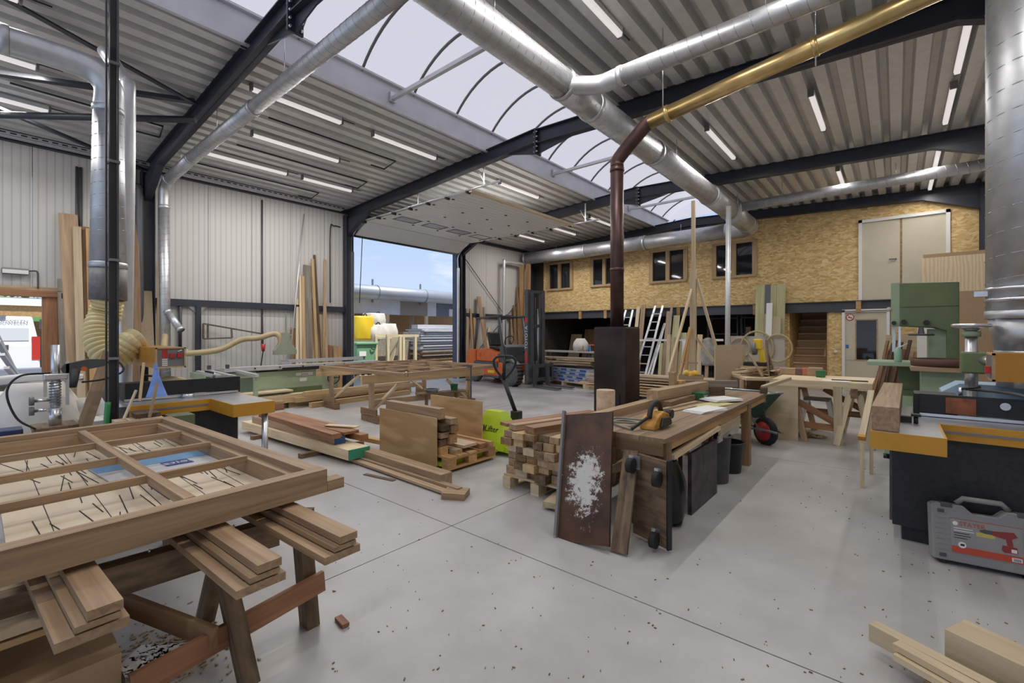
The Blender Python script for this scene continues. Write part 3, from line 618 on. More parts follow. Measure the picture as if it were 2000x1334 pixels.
# pale marking-out board below, with pencil lines
BD = wood('pale_board', (.60, .50, .36), (.70, .60, .46), vary=.02, grain=4); INK = flat('pencil_line', (.03, .025, .02), .8)
q = thing('marking_board', 'pale board scribed with thin dark lines under the frame', 'board', (-3.2, .5, .64))
bar('sheet', (-4.25, .55, .647), (-2.2, .55, .647), .95, .02, BD, q)
random.seed(11)
for k in range(80):
    x = rr(-3.9, -2.3); y = rr(.15, .98); a = R(random.gauss(181, 6)); l = rr(.1, .45)
    x1 = min(-2.24, max(-4.2, x+l*math.cos(a))); y1 = min(1.0, max(.1, y+l*math.sin(a)))
    bar('scribed_line', (x, y, .658), (x1, y1, .658), .004, .002, INK, q)
for k in range(5): bar('board_joint', (-4.24, .2+.17*k, .6575), (-2.22, .2+.17*k, .6575), .003, .001, INK, q)
# brochure
c = [pz(*p, .662) for p in ((170, 916), (398, 879), (441, 904), (220, 946))]
ctr = sum(c, Vector())/4; ax = (c[1]-c[0]).normalized(); ay = (c[3]-c[0]).normalized()
br = thing('brochure', 'glossy blue and white brochure with leitz logo under the frame', 'brochure', ctr)
SKYB = flat('brochure_blue', (.16, .36, .62), .25, 0, .1, 3); CLOUD = flat('brochure_white', (.70, .72, .76), .3, 0, .12, 4)
def quad(m, a, b, cc, d, h=.006): m.add([Vector(v) for v in (a, b, cc, d)]+[Vector(v)+Vector((0, 0, h)) for v in (a, b, cc, d)], [(0, 1, 2, 3), (7, 6, 5, 4), (0, 4, 5, 1), (1, 5, 6, 2), (2, 6, 7, 3), (3, 7, 4, 0)])
m = MB(); quad(m, *c); m.build('cover', CLOUD, br)
m = MB(); k = .42; quad(m, c[0]+Vector((0, 0, .006)), c[1]+Vector((0, 0, .006)), c[1].lerp(c[2], k)+Vector((0, 0, .006)), c[0].lerp(c[3], k)+Vector((0, 0, .006)), .001); m.build('sky_print', SKYB, br)
lc = ctr+(c[1]-c[0])*.12+(c[3]-c[0])*.06+Vector((0, 0, .008)); LB = flat('logo_blue', (.02, .07, .33), .3)
m = MB(); hx, hy = (c[1]-c[0])*.115, (c[3]-c[0])*.12; quad(m, lc-hx-hy, lc+hx-hy, lc+hx+hy, lc-hx+hy, .001); m.build('logo_panel', LB, br)
TX = Matrix((-(c[1]-c[0]).normalized(), -(c[3]-c[0]).normalized(), Vector((0, 0, 1)))).transposed().to_4x4(); TX.translation = lc+Vector((0, 0, .0025))
text('logo_text', 'leitz', .085, WHITE, TX, br, .0005)
# profiled boards poking out below the frame
def profile_board(lab, xe, ye, z, ln, w):
    t = thing('profiled_board', lab, 'board', (xe, ye, z)); d = Vector((-1, -.045, 0))
    e = Vector((xe, ye, z))
    bar('lower_board', e+Vector((0, 0, .014)), e+d*ln+Vector((0, 0, .014)), w, .028, OAKL, t)
    bar('tongue', e+d*.0+Vector((0, .01, .043)), e+d*ln+Vector((0, .01, .043)), w*.62, .018, OAKL, t)
    bar('upper_board', e+Vector((0, w*.16, .071)), e+d*ln+Vector((0, w*.16, .071)), w*.5, .028, OAKL, t)
    bar('packing_strip', e+d*(ln-.3)+Vector((0, 0, .0315)), e+d*(ln*.05)+Vector((0, 0, .0315)), w*.5, .004, DKW, t)
PBL = .95
profile_board('brown profiled board poking out under frame nearest the corner', -1.63, .92, .555, PBL, .15)
profile_board('brown profiled board poking out under middle of frame', -1.64, .63, .555, PBL, .16)
profile_board('brown profiled board poking out at left above cardboard box', -1.74, .22, .553, PBL, .16)
# trestles carrying it
def trestle(lab, x, y0, y1, top, mat, feet):
    t = thing('trestle', lab, 'trestle', (x, (y0+y1)/2, 0))
    bar('top_beam', (x, y0, top-.065), (x, y1, top-.065), .075, .13, mat, t)
    for (y, dx) in feet:
        bar('leg', (x+dx*.12, y, top-.08), (x+dx, y, 0.0), .055, .075, OLD, t)
        bar('leg', (x-dx*.3, y-.02, top-.08), (x-dx*1.2, y-.02, 0.0), .055, .075, OLD, t)
    return t
t = thing('trestle', 'weathered wooden trestle with paint-spattered beam under near end of frame', 'trestle', (-2.25, .6, 0))
bar('top_beam', (-2.30, -.1, .485), (-2.25, .93, .485), .07, .12, OLD, t)
bar('leg', (-2.20, 1.02, .55), (-2.19, 1.06, 0), .06, .09, OLD, t, up=(1, 0, 0)); bar('leg', (-2.16, .68, .42), (-2.0, .72, 0), .06, .085, OLD, t, up=(1, 0, 0))
bar('leg', (-2.42, .76, .45), (-2.62, .74, 0), .06, .08, OLD, t, up=(1, 0, 0)); bar('leg', (-2.42, -.05, .45), (-2.62, -.08, 0), .06, .08, OLD, t, up=(1, 0, 0)); bar('leg', (-2.2, -.05, .45), (-2.06, -.1, 0), .06, .08, OLD, t, up=(1, 0, 0))
bar('stretcher', (-2.13, 1.10, .22), (-2.08, .36, .16), .022, .095, RED, t); bar('cross_brace', (-2.07, .62, .21), (-2.72, .35, .27), .025, .085, BROWN, t)
bar('cap_board', (-2.33, .95, .535), (-2.2, 1.07, .535), .09, .03, OLD, t)
for k in range(5): MB().tube([(-2.27, .45+.1*k, .54), (-2.26, .45+.1*k, .565)], .004, 5).build('nail', STEEL, t)
trestle('weathered wooden trestle under the far end of frame', -3.9, .1, .95, .575, OLD, [(.85, .16), (.2, .16)])
MB2 = bar('plywood_sheet', (-2.42, -.35, .46), (-2.42, .24, .46), .5, .03, PLYP); tag(MB2, 'yellowish plywood sheet edge under left end of frame', 'plywood sheet')
tag(bar('plywood_sheet', (-2.40, -.35, .425), (-2.40, .22, .425), .46, .022, PLY), 'lower darker plywood sheet just above the cardboard box', 'plywood sheet')
def carton(name, lab, c, w, d, h, rz, mat=CARD, open_top=False, par=None):
    t = thing(name, lab, 'box', c, rz); m = local(t)
    w, d = w/2, d/2; th = .006
    for a, b in (((-w, -d, 0), (w, -d+th, h)), ((-w, d-th, 0), (w, d, h)), ((-w, -d+th, 0), (-w+th, d-th, h)), ((w-th, -d+th, 0), (w, d-th, h))):
        m2 = local(t); m2.box(a, b); m2.build('side', mat, t)
    m2 = local(t); m2.box((-w, -d, 0), (w, d, th)); m2.build('bottom', mat, t)
    if not open_top:
        for s in (-1, 1): m2 = local(t); m2.box((-w, s*d, h), (w, s*.004, h+.004)); m2.build('flap', mat, t)
    return t
b1 = carton('cardboard_box', 'brown cardboard box on floor under left end of frame', (-2.36, -.05, 0), .5, .78, .28, R(0))
MB().box((-2.16, .341, .17), (-2.08+.0, .346, .20)).build('hand_slot', DKW, b1)
tag(bar('paper_sheet', (-2.55, .42, .004), (-2.35, .62, .004), .2, .004, PAPER), 'white paper sheet lying on floor by the cardboard box', 'paper')
random.seed(5)
m = MB()
for k in range(700):
    a = rr(0, 6.28); r0 = abs(random.gauss(0, .16)); x = -2.42+r0*math.cos(a)*1.2; y = .52+r0*math.sin(a)*.8; s = rr(.003, .011)
    m.m = Matrix.Translation((x, y, .004)) @ Matrix.Rotation(rr(0, 3), 4, 'Z'); m.box((-s, -s*.4, -.003), (s, s*.4, .002))
o = m.build('wood_shavings', PALE); tag(o, 'scatter of pale wood shavings on floor under the near trestle', 'shavings', kind='stuff')
tag(bar('wood_chip', (-2.12, 1.17, .01), (-2.03, 1.16, .012), .035, .016, RED), 'small reddish wood chip on floor beside the trestle leg', 'wood chip')
# ================================================================== left back: planks on the wall
WC = {'tan': TAN, 'pale': PALE, 'pine': PINE, 'brown': BROWN, 'reddish': RED, 'grey': GREYW, 'honey': HONEY, 'dark': DKW, 'chipboard': MDF}
NTH = ['first', 'second', 'third', 'fourth', 'fifth', 'sixth', 'seventh', 'eighth', 'ninth', 'tenth', 'eleventh', 'twelfth', 'thirteenth', 'fourteenth', 'fifteenth', 'sixteenth', 'seventeenth', 'eighteenth', 'nineteenth', 'twentieth']
def lean_row(rows, where, group, base=.42, x0=None, step=.022):
    """rows: (top x px, top y px, bottom x px, width px, colour)"""
    rows = sorted(rows, key=lambda r: r[0]); cnt = {}
    for i, (xt, yt, xb, w, c) in enumerate(rows):
        off = .03+step*(i % 5)
        T = px(xt, yt, XL+off); r = ray(xb, 700); Bp = O3+r*((XL+off+base)/r.x); Bp.z = .012
        dd = (T-O3).length*.95; cnt[c] = cnt.get(c, 0)+1
        o = bar('plank', Bp, T, w*dd/888, .02+.006*(i % 3), WC[c], up=(1, 0, 0))
        tag(o, '%s plank leaning on white wall %s, %s from left' % (c, where, NTH[i]), 'plank', group)
lean_row([(133, 418, 155, 20, 'tan'), (150, 443, 160, 9, 'pale'), (164, 443, 176, 15, 'brown'), (176, 447, 186, 10, 'honey'), (148, 557, 152, 10, 'pine'), (149, 616, 152, 15, 'pale'), (173, 531, 183, 8, 'pine'), (118, 545, 128, 7, 'grey'), (160, 588, 166, 6, 'brown'), (234, 459, 242, 6, 'honey'), (241, 504, 248, 10, 'tan'), (256, 400, 266, 17, 'brown'), (259, 548, 261, 10, 'reddish'), (268, 567, 276, 6, 'dark'), (283, 558, 293, 17, 'chipboard'), (246, 592, 252, 7, 'grey'), (248, 644, 248, 13, 'chipboard'), (312, 512, 305, 4, 'pine'), (228, 510, 234, 9, 'pine')], 'around the left drop duct', 'planks leaning behind the left moulder')
lean_row([(581, 584, 580, 5, 'pale'), (587, 539, 588, 4, 'pale'), (591, 539, 596, 5, 'pine'), (600, 518, 604, 14, 'grey'), (610, 506, 622, 5, 'pine'), (614, 498, 630, 4, 'dark'), (635, 507, 632, 5, 'tan'), (594, 576, 602, 6, 'pine'), (590, 582, 594, 6, 'dark'), (606, 586, 616, 7, 'pine'), (613, 584, 628, 6, 'brown'), (615, 602, 628, 7, 'reddish'), (625, 614, 634, 7, 'pale'), (634, 592, 640, 6, 'tan'), (629, 654, 640, 10, 'pale'), (573, 641, 574, 11, 'brown'), (645, 675, 646, 8, 'reddish'), (655, 676, 656, 8, 'tan'), (663, 677, 664, 8, 'honey')], 'between panel saw and big door', 'planks leaning beside the big door')
tag(MB().tube([px(594, 418, XL+.03), Vector((XL+.3, 4.55, .01))], .012, 8).build('thin_rod', ALU), 'thin grey rod leaning on white wall above the saw', 'rod')
lean_row([(913, 603, 913, 7, 'tan'), (919, 603, 925, 5, 'pine'), (935, 579, 957, 10, 'tan'), (926, 620, 932, 8, 'honey'), (945, 600, 950, 5, 'grey'), (955, 640, 945, 5, 'pale'), (1004, 597, 1010, 7, 'brown'), (1011, 560, 1016, 6, 'brown'), (998, 618, 1004, 5, 'tan')], 'behind the forklift', 'planks leaning behind the forklift', .5)
for k, (x, lab) in enumerate(((1018, 'thick honey timber post standing in far left corner'), (1030, 'thick brown timber post standing right of honey corner post'))):
    p = px(x, 560, XL+.28+.3*k); tag(bar('timber_post', (p.x, p.y, .0), (p.x+.02, p.y+.03, 3.95), .13, .13, (HONEY, BROWN)[k]), lab, 'post')
# wall conduits, bracket, socket, lamp
def conduit(lab, pts, r=.016, mat=DKGREY): return tag(MB().tube(bez(pts, 5) if len(pts) > 2 else pts, r, 8).build('conduit', mat), lab, 'conduit')
a = px(512, 400, XL+.02); conduit('dark vertical conduit on white wall above the saw guard', [(a.x, a.y, 4.4), (a.x, a.y, 1.2)], .018)
a = px(150, 300, XL+.02)
for k in (0, 1): conduit(('left', 'right')[k]+' one of twin dark conduits above the left planks', [(a.x, a.y+.05*k, 4.3), (a.x, a.y+.05*k, 2.6)], .02)
a = px(645, 440, XL+.03); conduit('black cable looping down white wall near door post', [(a.x, 6.0, a.z), (a.x, a.y+.1, a.z), (a.x, a.y, a.z-.15), (a.x, a.y, 2.2)], .014, BLACK)
a = px(352, 600, XL+.06); conduit('short dark conduit below wall rail left of bracket', [(a.x, a.y, 2.0), (a.x, a.y, 1.15)], .03)
sb = thing('steel_wall_post', 'dark steel post with gusset standing under the wall rail', 'post', (XL+.05, 2.83, 0))
a = px(387, 640, XL+.06); MB().box((XL+.01, a.y-.04, 0), (XL+.11, a.y+.04, 1.98)).build('post', NAVY, sb); MB().prism([(a.y-.16, 1.97), (a.y+.16, 1.97), (a.y, 1.8)], XL+.02, XL+.03, 'x').build('gusset', STEEL, sb)
sw = thing('swing_arm', 'rusty swing arm bracket carrying the saw hose', 'bracket', (XL+.12, a.y, 1.3)); Y0b = a.y+.06; RUST = flat('rusty_steel', (.13, .10, .07), .6, .3, .3, 12)
zz = [px(395, y, XL+.2).z for y in (632, 662)]
for p, q_ in (((XL+.16, Y0b, zz[0]), (XL+.35, 4.2, zz[0]-.24)), ((XL+.16, Y0b, zz[1]), (XL+.3, 3.45, zz[1]+.02)), ((XL+.16, Y0b, zz[0]), (XL+.16, Y0b, zz[1])), ((XL+.16, Y0b+.08, zz[0]), (XL+.16, Y0b+.08, zz[1])), ((XL+.27, 3.45, zz[0]-.11), (XL+.3, 3.45, zz[1]+.02))):
    MB().bar(p, q_, .03, .03).build('arm_bar', RUST, sw)
hs = [px(322, 655, -10.2), px(330, 688, -9.9), px(420, 685, -9.75), px(470, 664, -9.7), px(505, 660, -9.6), px(535, 652, -9.55), px(547, 660, -9.5), px(548, 685, -9.5)]
hose('saw_hose', 'long tan suction hose sagging along wall to saw guard', hs, .052, TANH, amp=.04)
sg = thing('saw_guard', 'grey-green overhead saw guard hung above the blade', 'saw guard', (-9.5, 4.0, 1.1))
g0 = px(535, 693, -9.5); g1 = px(577, 693, -9.5); ym = (g0.y+g1.y)/2; gz = g0.z
GG = flat('guard_green', (.30, .33, .25), .5, 0, .08, 8)
MB().prism([(g0.y, gz), (g1.y, gz), (g1.y, gz+.08), (ym+.1, gz+.26), (ym+.06, gz+.44), (ym-.08, gz+.44), (ym-.1, gz+.26), (g0.y, gz+.08)], -9.56, -9.44, 'x').build('hood', GG, sg)
MB().bar((-9.5, ym+.02, gz+.3), (-9.5, ym+.02, gz+.85), .03, .03).build('rod', GG, sg)
for z in (gz+.4, gz+.52): MB().bar((-9.5, ym+.02, z), (-9.5, ym+.16, z), .02, .015).build('clamp', STEEL, sg)
a = px(514, 672, XL+.3); pg = thing('hanging_plug', 'red socket plug hanging by cable before white wall', 'plug', a); MB().tube([a, a-Vector((0, 0, .16))], [.045, .03], 10).build('plug_body', REDP, pg); MB().tube(bez([a-Vector((0, 0, .15)), a-Vector((0, .03, .35)), a-Vector((0, .05, .5))], 5), .012, 6).build('cable', BLACK, pg); MB().tube([a, a+Vector((0, 0, .62))], .01, 6).build('upper_cable', GREYP, pg)
a = px(30, 530, XL+.06); lt = thing('wall_light', 'grey oblong wall light above the side door', 'wall light', a); MB().cbox(a, (.11, .30, .10)).build('body', GREYP, lt, bevel=.02); MB().cbox(a+Vector((.06, 0, -.01)), (.03, .28, .06)).build('lens', WHITE, lt); MB().tube(bez([a+Vector((0, .15, .02)), a+Vector((0, .24, .02)), a+Vector((0, .25, -.1)), a+Vector((0, .25, -.25))], 5), .012, 8).build('cable', DKGREY, lt)
ct = thing('cable_tray', 'perforated galvanised cable tray running along the eaves', 'cable tray', (XL+.2, 3, 4.5))
m = MB(); m.box((XL+.12, YF, 4.500), (XL+.30, 5.95, 4.505)); m.box((XL+.12, YF, 4.500), (XL+.125, 5.95, 4.555)); m.box((XL+.295, YF, 4.500), (XL+.30, 5.95, 4.565)); m.build('tray', ALU, ct)
for k in range(60): MB().box((XL+.3005, -.9+.115*k, 4.525), (XL+.3015, -.83+.115*k, 4.545)).build('slot', BLACK, ct)
for y in (0, 3.3, 5.2): MB().tube([(XL+.3, y, 4.51), (XL+.3, y, 4.585)], .008, 6).build('hanger', STEEL, ct)
a = pd(245, 330, 8.6); 
tag(MB().tube(bez([px(252, 310, XL+.14), px(252, 345, XL+.14), px(262, 362, XL+.16), px(272, 368, XL+.16), px(273, 400, XL+.16), px(273, 640, XL+.16)], 5), .06, 12).build('downpipe', flat('grey_pvc', (.12, .125, .14), .45)), 'dark grey plastic downpipe with offset beside the column', 'downpipe')
# ================================================================== spindle moulders (left and right)
STAB = galv('planed_cast_iron', (.50, .50, .51), .33, .7, .12); BROWNP = flat('ochre_brown', (.45, .20, .02), .4, 0, .1, 6); BODY = flat('hammered_black', (.022, .022, .025), .55, 0, .35, 40)
TZ = .83
def moulder(label, o, rz, s, L, De, W, dep, fence):
    t = thing('spindle_moulder', label, 'machine', (o[0], o[1], 0), rz); M = fr(t)
    def lb(n, a, b, mat, par=t, bev=0): m = MB(); m.m = M.copy(); m.box((s*a[0], a[1], a[2]), (s*b[0], b[1], b[2])); return m.build(n, mat, par, M, bev)
    def lc(n, a, b, r, mat, par=t, r2=None, seg=14): m = MB(); m.m = M.copy(); m.cyl((s*a[0], a[1], a[2]), (s*b[0], b[1], b[2]), r, seg, r2); return m.build(n, mat, par, M)
    top = lb('table_top', (.012, De+.01, TZ-.02), (L, De+dep, TZ), STAB)
    lb('extension_top', (.012, .012, TZ-.02), (W-.012, De+.009, TZ), STAB)
    lb('front_rim', (0, 0, TZ-.105), (W, .012, TZ-.001), YELL); lb('outer_rim', (0, .012, TZ-.105), (.012, De+dep, TZ-.001), YELL); lb('inner_rim', (W-.012, .012, TZ-.105), (W, De, TZ-.001), YELL)
    lb('main_rim', (W, De-.012, TZ-.10), (L, De+.009, TZ-.001), YELL); lb('rail_slot', (W+.02, De-.016, TZ-.055), (L, De-.012, TZ-.04), GREYP)
    lb('body', (.10, De+.03, .10), (L-.06, De+dep-.05, TZ-.10), BODY); lb('plinth', (.15, De+.06, 0), (L-.1, De+dep-.08, .10), BODY)
    lb('side_panel', (.085, De+.05, .12), (.1, De+dep-.1, TZ-.12), DKGREY)
    f = lb('fence_plate', (fence[0], De+.30, TZ+.03), (fence[1], De+.325, TZ+.16), BLACK)
    lb('fence_block', (fence[0]-.03, De+.33, TZ), (fence[0]+.20, De+.58, TZ+.155), BLACK); lb('fence_block', (fence[1]-.22, De+.33, TZ), (fence[1], De+.58, TZ+.15), BLACK)
    lb('fence_lip', (fence[0], De+.29, TZ+.005), (fence[1], De+.34, TZ+.025), STEEL)
    for u in (.2, .75):
        x = fence[0]+(fence[1]-fence[0])*u; h = lc('clamp_bolt', (x, De+.42, TZ+.15), (x, De+.42, TZ+.21), .012, STEEL)
        lc('clamp_lever', (x, De+.42, TZ+.20), (x+.09, De+.36, TZ+.225), .009, BLACK, h)
    lc('cutter', ((fence[0]+fence[1])/2, De+.25, TZ), ((fence[0]+fence[1])/2, De+.25, TZ+.035), .05, STEEL)
    for z in (TZ-.17, TZ-.30): lc('side_knob', (.085, De+.2, z), (.05, De+.2, z), .018, BLACK)
    lb('side_bracket', (.03, De+.12, TZ-.2), (.045, De+.16, TZ-.105), DKGREY)
    return t, M, lb, lc
lm, LMm, lb, lc = moulder('left spindle moulder with ochre table rim and black fence', (-4.2, 1.72), R(90), -1, .9, .57, .33, .85, (.0, .88))
lc('steel_leg', (.06, .06, 0), (.06, .06, TZ-.1), .025, STEEL)
b = pd(304, 720, 4.15); cb = b; zt = b.z+.19; yb_ = b.z
k1 = py(256, 720, b.y); k2 = px(363, 717, b.x)
g = MB().box((k1.x, b.y, b.z), (b.x-.02, k2.y, zt)).build('control_box', BROWNP, lm)
for q in (((b.x-.02, b.y, zt-.012), (b.x, k2.y, zt)), ((b.x-.02, b.y, b.z), (b.x, k2.y, b.z+.012)), ((b.x-.02, b.y, b.z), (b.x, b.y+.012, zt)), ((b.x-.02, k2.y-.012, b.z), (b.x, k2.y, zt))): MB().box(*q).build('box_edge', PINE, g)
MB().box((b.x-.02, b.y+.012, b.z+.012), (b.x-.012, k2.y-.012, zt-.012)).build('front_panel', GREYP, g)
for k, u in enumerate((.54, .80)):
    y = b.y+(k2.y-b.y)*u; MB().box((b.x-.012, y-.02, b.z+.095), (b.x+.008, y+.02, b.z+.135)).build('push_button', REDP, g)
y = b.y+(k2.y-b.y)*.3; MB().box((b.x-.012, y-.02, b.z+.09), (b.x-.008, y+.022, zt-.02)).build('warning_strip', REDP, g)
for k in range(4): MB().box((b.x-.012, y-.02, b.z+.02+.018*k), (b.x-.008, y+.022, b.z+.033+.018*k)).build('white_label', WHITE, g)
for y in (b.y+.17, b.y+.22): MB().tube([(b.x-.005, y+.0, b.z+.15), (b.x-.005, y+.03, b.z+.165)], .006, 6).build('switch_guard', WHITE, g)
MB().bar((k1.x+.05, b.y+.1, TZ), (k1.x+.05, b.y+.1, b.z+.01), .06, .06).build('box_stand', BLACK, lm)
m = MB(); m.tube(bez([(b.x-.30, b.y+.05, TZ+.06), (b.x-.15, b.y+.1, TZ+.13), (b.x-.1, b.y+.22, TZ+.12), (b.x-.12, b.y+.28, TZ+.03)], 6), .05, 14); m.build('suction_hood', TANH, lm)
MB().box((k1.x-.2, b.y+.02, b.z+.03), (k1.x-.005, b.y+.12, b.z+.14)).build('rear_box', BLACK, lm)
# block pile in front
bs = thing('low_stand', 'small plank stand behind the frame carrying wood blocks', 'stand', (-4.6, .92, 0))
bar('shelf', (-4.6, .68, .60), (-4.6, 1.2, .60), .2, .04, OLD, bs)
for y in (.74, 1.12): bar('leg', (-4.6, y, 0), (-4.6, y, .58), .06, .06, OLD, bs)
for k in range(4): tag(bar('wood_block', (-4.68, .73+.075*k, .685), (-4.52, .73+.075*k, .685), .07, .13, PALE), 'pale end-grain block standing before the left moulder, %s from left' % NTH[k], 'wood block', 'pale blocks before the left moulder')
tag(MB().box((-4.70, 1.03, .62), (-4.5, 1.20, .745)).build('green_block', flat('olive_paint', (.13, .15, .08), .6, 0, .1, 10)), 'olive green block at right end of pale blocks', 'block')
tag(MB().box((-4.7, .82, .75), (-4.56, .98, .785)).build('sanding_block', DKW), 'dark sanding block on pale blocks under blue cloth', 'block')
st1 = [pd(242, 818, 3.55), pd(266, 762, 3.65)]; tag(bar('stick', *st1, .014, .014, PALE), 'short pale stick leaning before black moulder fence', 'stick')
st2 = [pd(273, 783, 3.62), pd(281, 708, 3.7)]; tag(bar('stick', *st2, .018, .012, PINE), 'tall yellowish stick left of the blue cloth', 'stick')
st3 = [pd(292, 815, 3.55), pd(307, 748, 3.6)]; tag(bar('stick', *st3, .018, .014, TAN), 'brown stick in front of the blue cloth', 'stick')
cl = thing('cloth_rag', 'light blue cloth rag hanging from a clip', 'cloth', pd(305, 720, 3.7)); CLB = flat('blue_cloth', (.20, .34, .78), .8, 0, .15, 12)
c0 = pd(304, 718, 3.7); m = MB(); vs = []; n = 13
for i in range(9):
    f = i/8
    for k in range(n): a = 2*math.pi*k/n; r0 = .012+.05*f**1.3*(1+.3*math.sin(3*a)); vs.append((c0.x+r0*math.cos(a)*.5+.01*f, c0.y+r0*math.sin(a)*1.1+.015*f, c0.z-.235*f))
m.add(vs, [(i*n+k, i*n+(k+1) % n, (i+1)*n+(k+1) % n, (i+1)*n+k) for i in range(8) for k in range(n)], True); m.build('rag', CLB, cl); MB().cbox(c0+Vector((0, 0, .01)), (.02, .025, .04)).build('knot', CLB, cl)
# ================================================================== chain mortiser and bags on the left
A = pd(108, 830, 3.75); ms = thing('work_stool', 'low wooden stool behind the frame under the mortiser', 'stool', (A.x, A.y, 0))
bar('seat', (A.x-.2, A.y, A.z-.02), (A.x+.12, A.y, A.z-.02), .26, .04, OLD, ms)
for sx in (-.15, .08):
    for sy in (-.1, .1): bar('leg', (A.x+sx, A.y+sy, 0), (A.x+sx, A.y+sy, A.z-.04), .05, .05, OLD, ms)
mt = thing('chain_mortiser', 'silver column mortiser with black motor and grey handle', 'power tool', A)
def up(dz, dx=0, dy=0): return Vector((A.x+dx, A.y+dy, A.z+dz))
MB().tube([up(0), up(.14)], .04, 16).build('foot_collar', STEEL, mt); MB().tube([up(.14), up(.40)], .032, 14).build('lower_column', STEEL, mt); MB().tube([up(.30), up(.66)], .027, 16).build('upper_column', STEEL, mt)
m = MB(); m.tube([up(.17+.0018*i, .034*math.cos(i*.5), .034*math.sin(i*.5)) for i in range(110)], .005, 5); m.build('spring', GREYP, mt)
MB().cbox(up(.40), (.10, .14, .05)).build('clamp_head', STEEL, mt, bevel=.008)
for dz in (.13, .21): kb = MB().cyl(up(dz, 0, -.03), up(dz, 0, -.12), .012, 10).build('knob_shaft', STEEL, mt); MB().cyl(up(dz, 0, -.12), up(dz, 0, -.15), .035, 14).build('knob', GREYP, kb)
MB().bar(up(.16, .02, .07), up(.52, .02, .07), .03, .02).build('guide_bar', ALU, mt); MB().bar(up(.24, .02, -.06), up(.42, .02, -.06), .02, .02).build('guide_bar', ALU, mt)
MB().tube([up(.30, 0, .10), up(.36, 0, .10), up(.46, 0, .115)], [.03, .04, .04], 14).build('motor_neck', DKGREY, mt)
MB().prism([(A.y+.03, A.z+.46), (A.y+.05, A.z+.50), (A.y+.20, A.z+.535), (A.y+.31, A.z+.53), (A.y+.315, A.z+.475), (A.y+.2, A.z+.45), (A.y+.05, A.z+.42)], A.x-.035, A.x+.035, 'x').build('motor_handle', DKGREY, mt)
MB().cyl(up(.455, .0, .17), up(.455, .04, .17), .02, 12).build('orange_badge', ORANGE, mt); MB().cyl(up(.37, 0, .12), up(.37, 0, .17), .012, 10).build('side_shaft', STEEL, mt)
MB().tube(bez([up(.50, 0, .31), up(.50, 0, .40), up(.42, .05, .42), up(.36, .05, .30), up(.34, 0, .16)], 8), .009, 6).build('cable', BLACK, mt)
MB().tube(bez([up(.43, 0, -.03), up(.42, .05, -.2), up(.3, .08, -.27), up(.1, .1, -.22), up(-.0, .12, -.12)], 8), .008, 6).build('lead', BLACK, mt)
def sack(name, lab, c, r, h, mat, sq=.85, roll=True, boxy=False):
    t = thing(name, lab, 'bag', c); m = MB(); n = 20; vs = []; random.seed(int(c[1]*100)+3)
    ph = [rr(0, 6) for _ in range(4)]
    for i in range(13):
        f = i/12; rad = r*((.82+.5*math.sin(math.pi*min(1, f*.9+.12))*.55-.28*f**3) if not boxy else .93+.1*math.sin(math.pi*f))
        for k in range(n):
            a = 2*math.pi*k/n; w = (1+.05*math.sin(5*a+ph[0]+4*f)+.04*math.sin(9*a+ph[1]-6*f))*(1 if not boxy else (abs(math.cos(a))**5+abs(math.sin(a))**5)**-.2); vs.append((c[0]+rad*w*math.cos(a), c[1]+rad*w*math.sin(a)*sq, c[2]+h*f))
    m.add(vs, [(i*n+k, i*n+(k+1) % n, (i+1)*n+(k+1) % n, (i+1)*n+k) for i in range(12) for k in range(n)]+[tuple(range(n))[::-1], tuple(12*n+k for k in range(n))], True); m.build('sack', mat, t)
    if roll: MB().tube(bez([(c[0]-r*.2, c[1]-r*.85, c[2]+h+.02), (c[0], c[1], c[2]+h+.05), (c[0]+r*.1, c[1]+r*.8, c[2]+h+.02)], 5), .045, 10).build('rolled_top', WHITE, t)
    return t
p = pd(72, 810, 4.6); sack('dust_bag', 'big off-white dust bag with rolled top by side door', (p.x, p.y, 0), .42, .93, BAGW)
p = pd(168, 790, 4.9); sack('plastic_bag', 'crumpled clear plastic bag behind the diagonal board', (p.x, p.y, 0), .27, .72, flat('clear_plastic', (.55, .54, .52), .3, 0, .2, 8, bumpy=.6), roll=False)
tag(bar('board_offcut', pd(160, 845, 4.0)*1.0+(pd(160, 845, 4.0)-pd(214, 688, 4.35))*.75, pd(214, 688, 4.35), .10, .025, TAN, up=(1, 0, 0)), 'brown board leaning diagonally against the service pole', 'board')
tag(bar('board_offcut', Vector((pd(150, 845, 4.05).x, pd(150, 845, 4.05).y, 0)), pd(180, 770, 4.2), .05, .03, OLD, up=(1, 0, 0)), 'short dark board under the diagonal brown board', 'board')
cr = carton('white_crate', 'white crate standing behind the black service pole', (pd(205, 800, 4.7).x, pd(205, 800, 4.7).y, 0), .35, .35, .55, R(10), WHITE)
for k in range(4):
    tag(bar('aluminium_profile', pz(60+6*k, 790, 0)+Vector((.3, 0, 0)), px(-14+9*k, 640+26*k, XL+.35+.1*k), .06, .04, ALU), 'pale aluminium profile leaning in side doorway, %s from left' % NTH[k], 'profile', 'aluminium profiles in side doorway')
for k in range(5): p = pd(20, 790, 6.0); tag(bar('floor_board', (p.x-.35+.1*k, p.y-.5, .12), (p.x-.3+.1*k, p.y+.5, .12), .085, .04, GREYW), 'grey weathered board lying by side door, %s from door' % NTH[k], 'board', 'weathered boards by side door')
for k in range(2): p = pd(20, 790, 6.0); tag(bar('floor_batten', (p.x-.45, p.y-.3+.5*k, .05), (p.x+.25, p.y-.3+.5*k, .05), .1, .095, PALE), ('left', 'right')[k]+' pale batten under the weathered boards', 'batten', 'battens by side door')
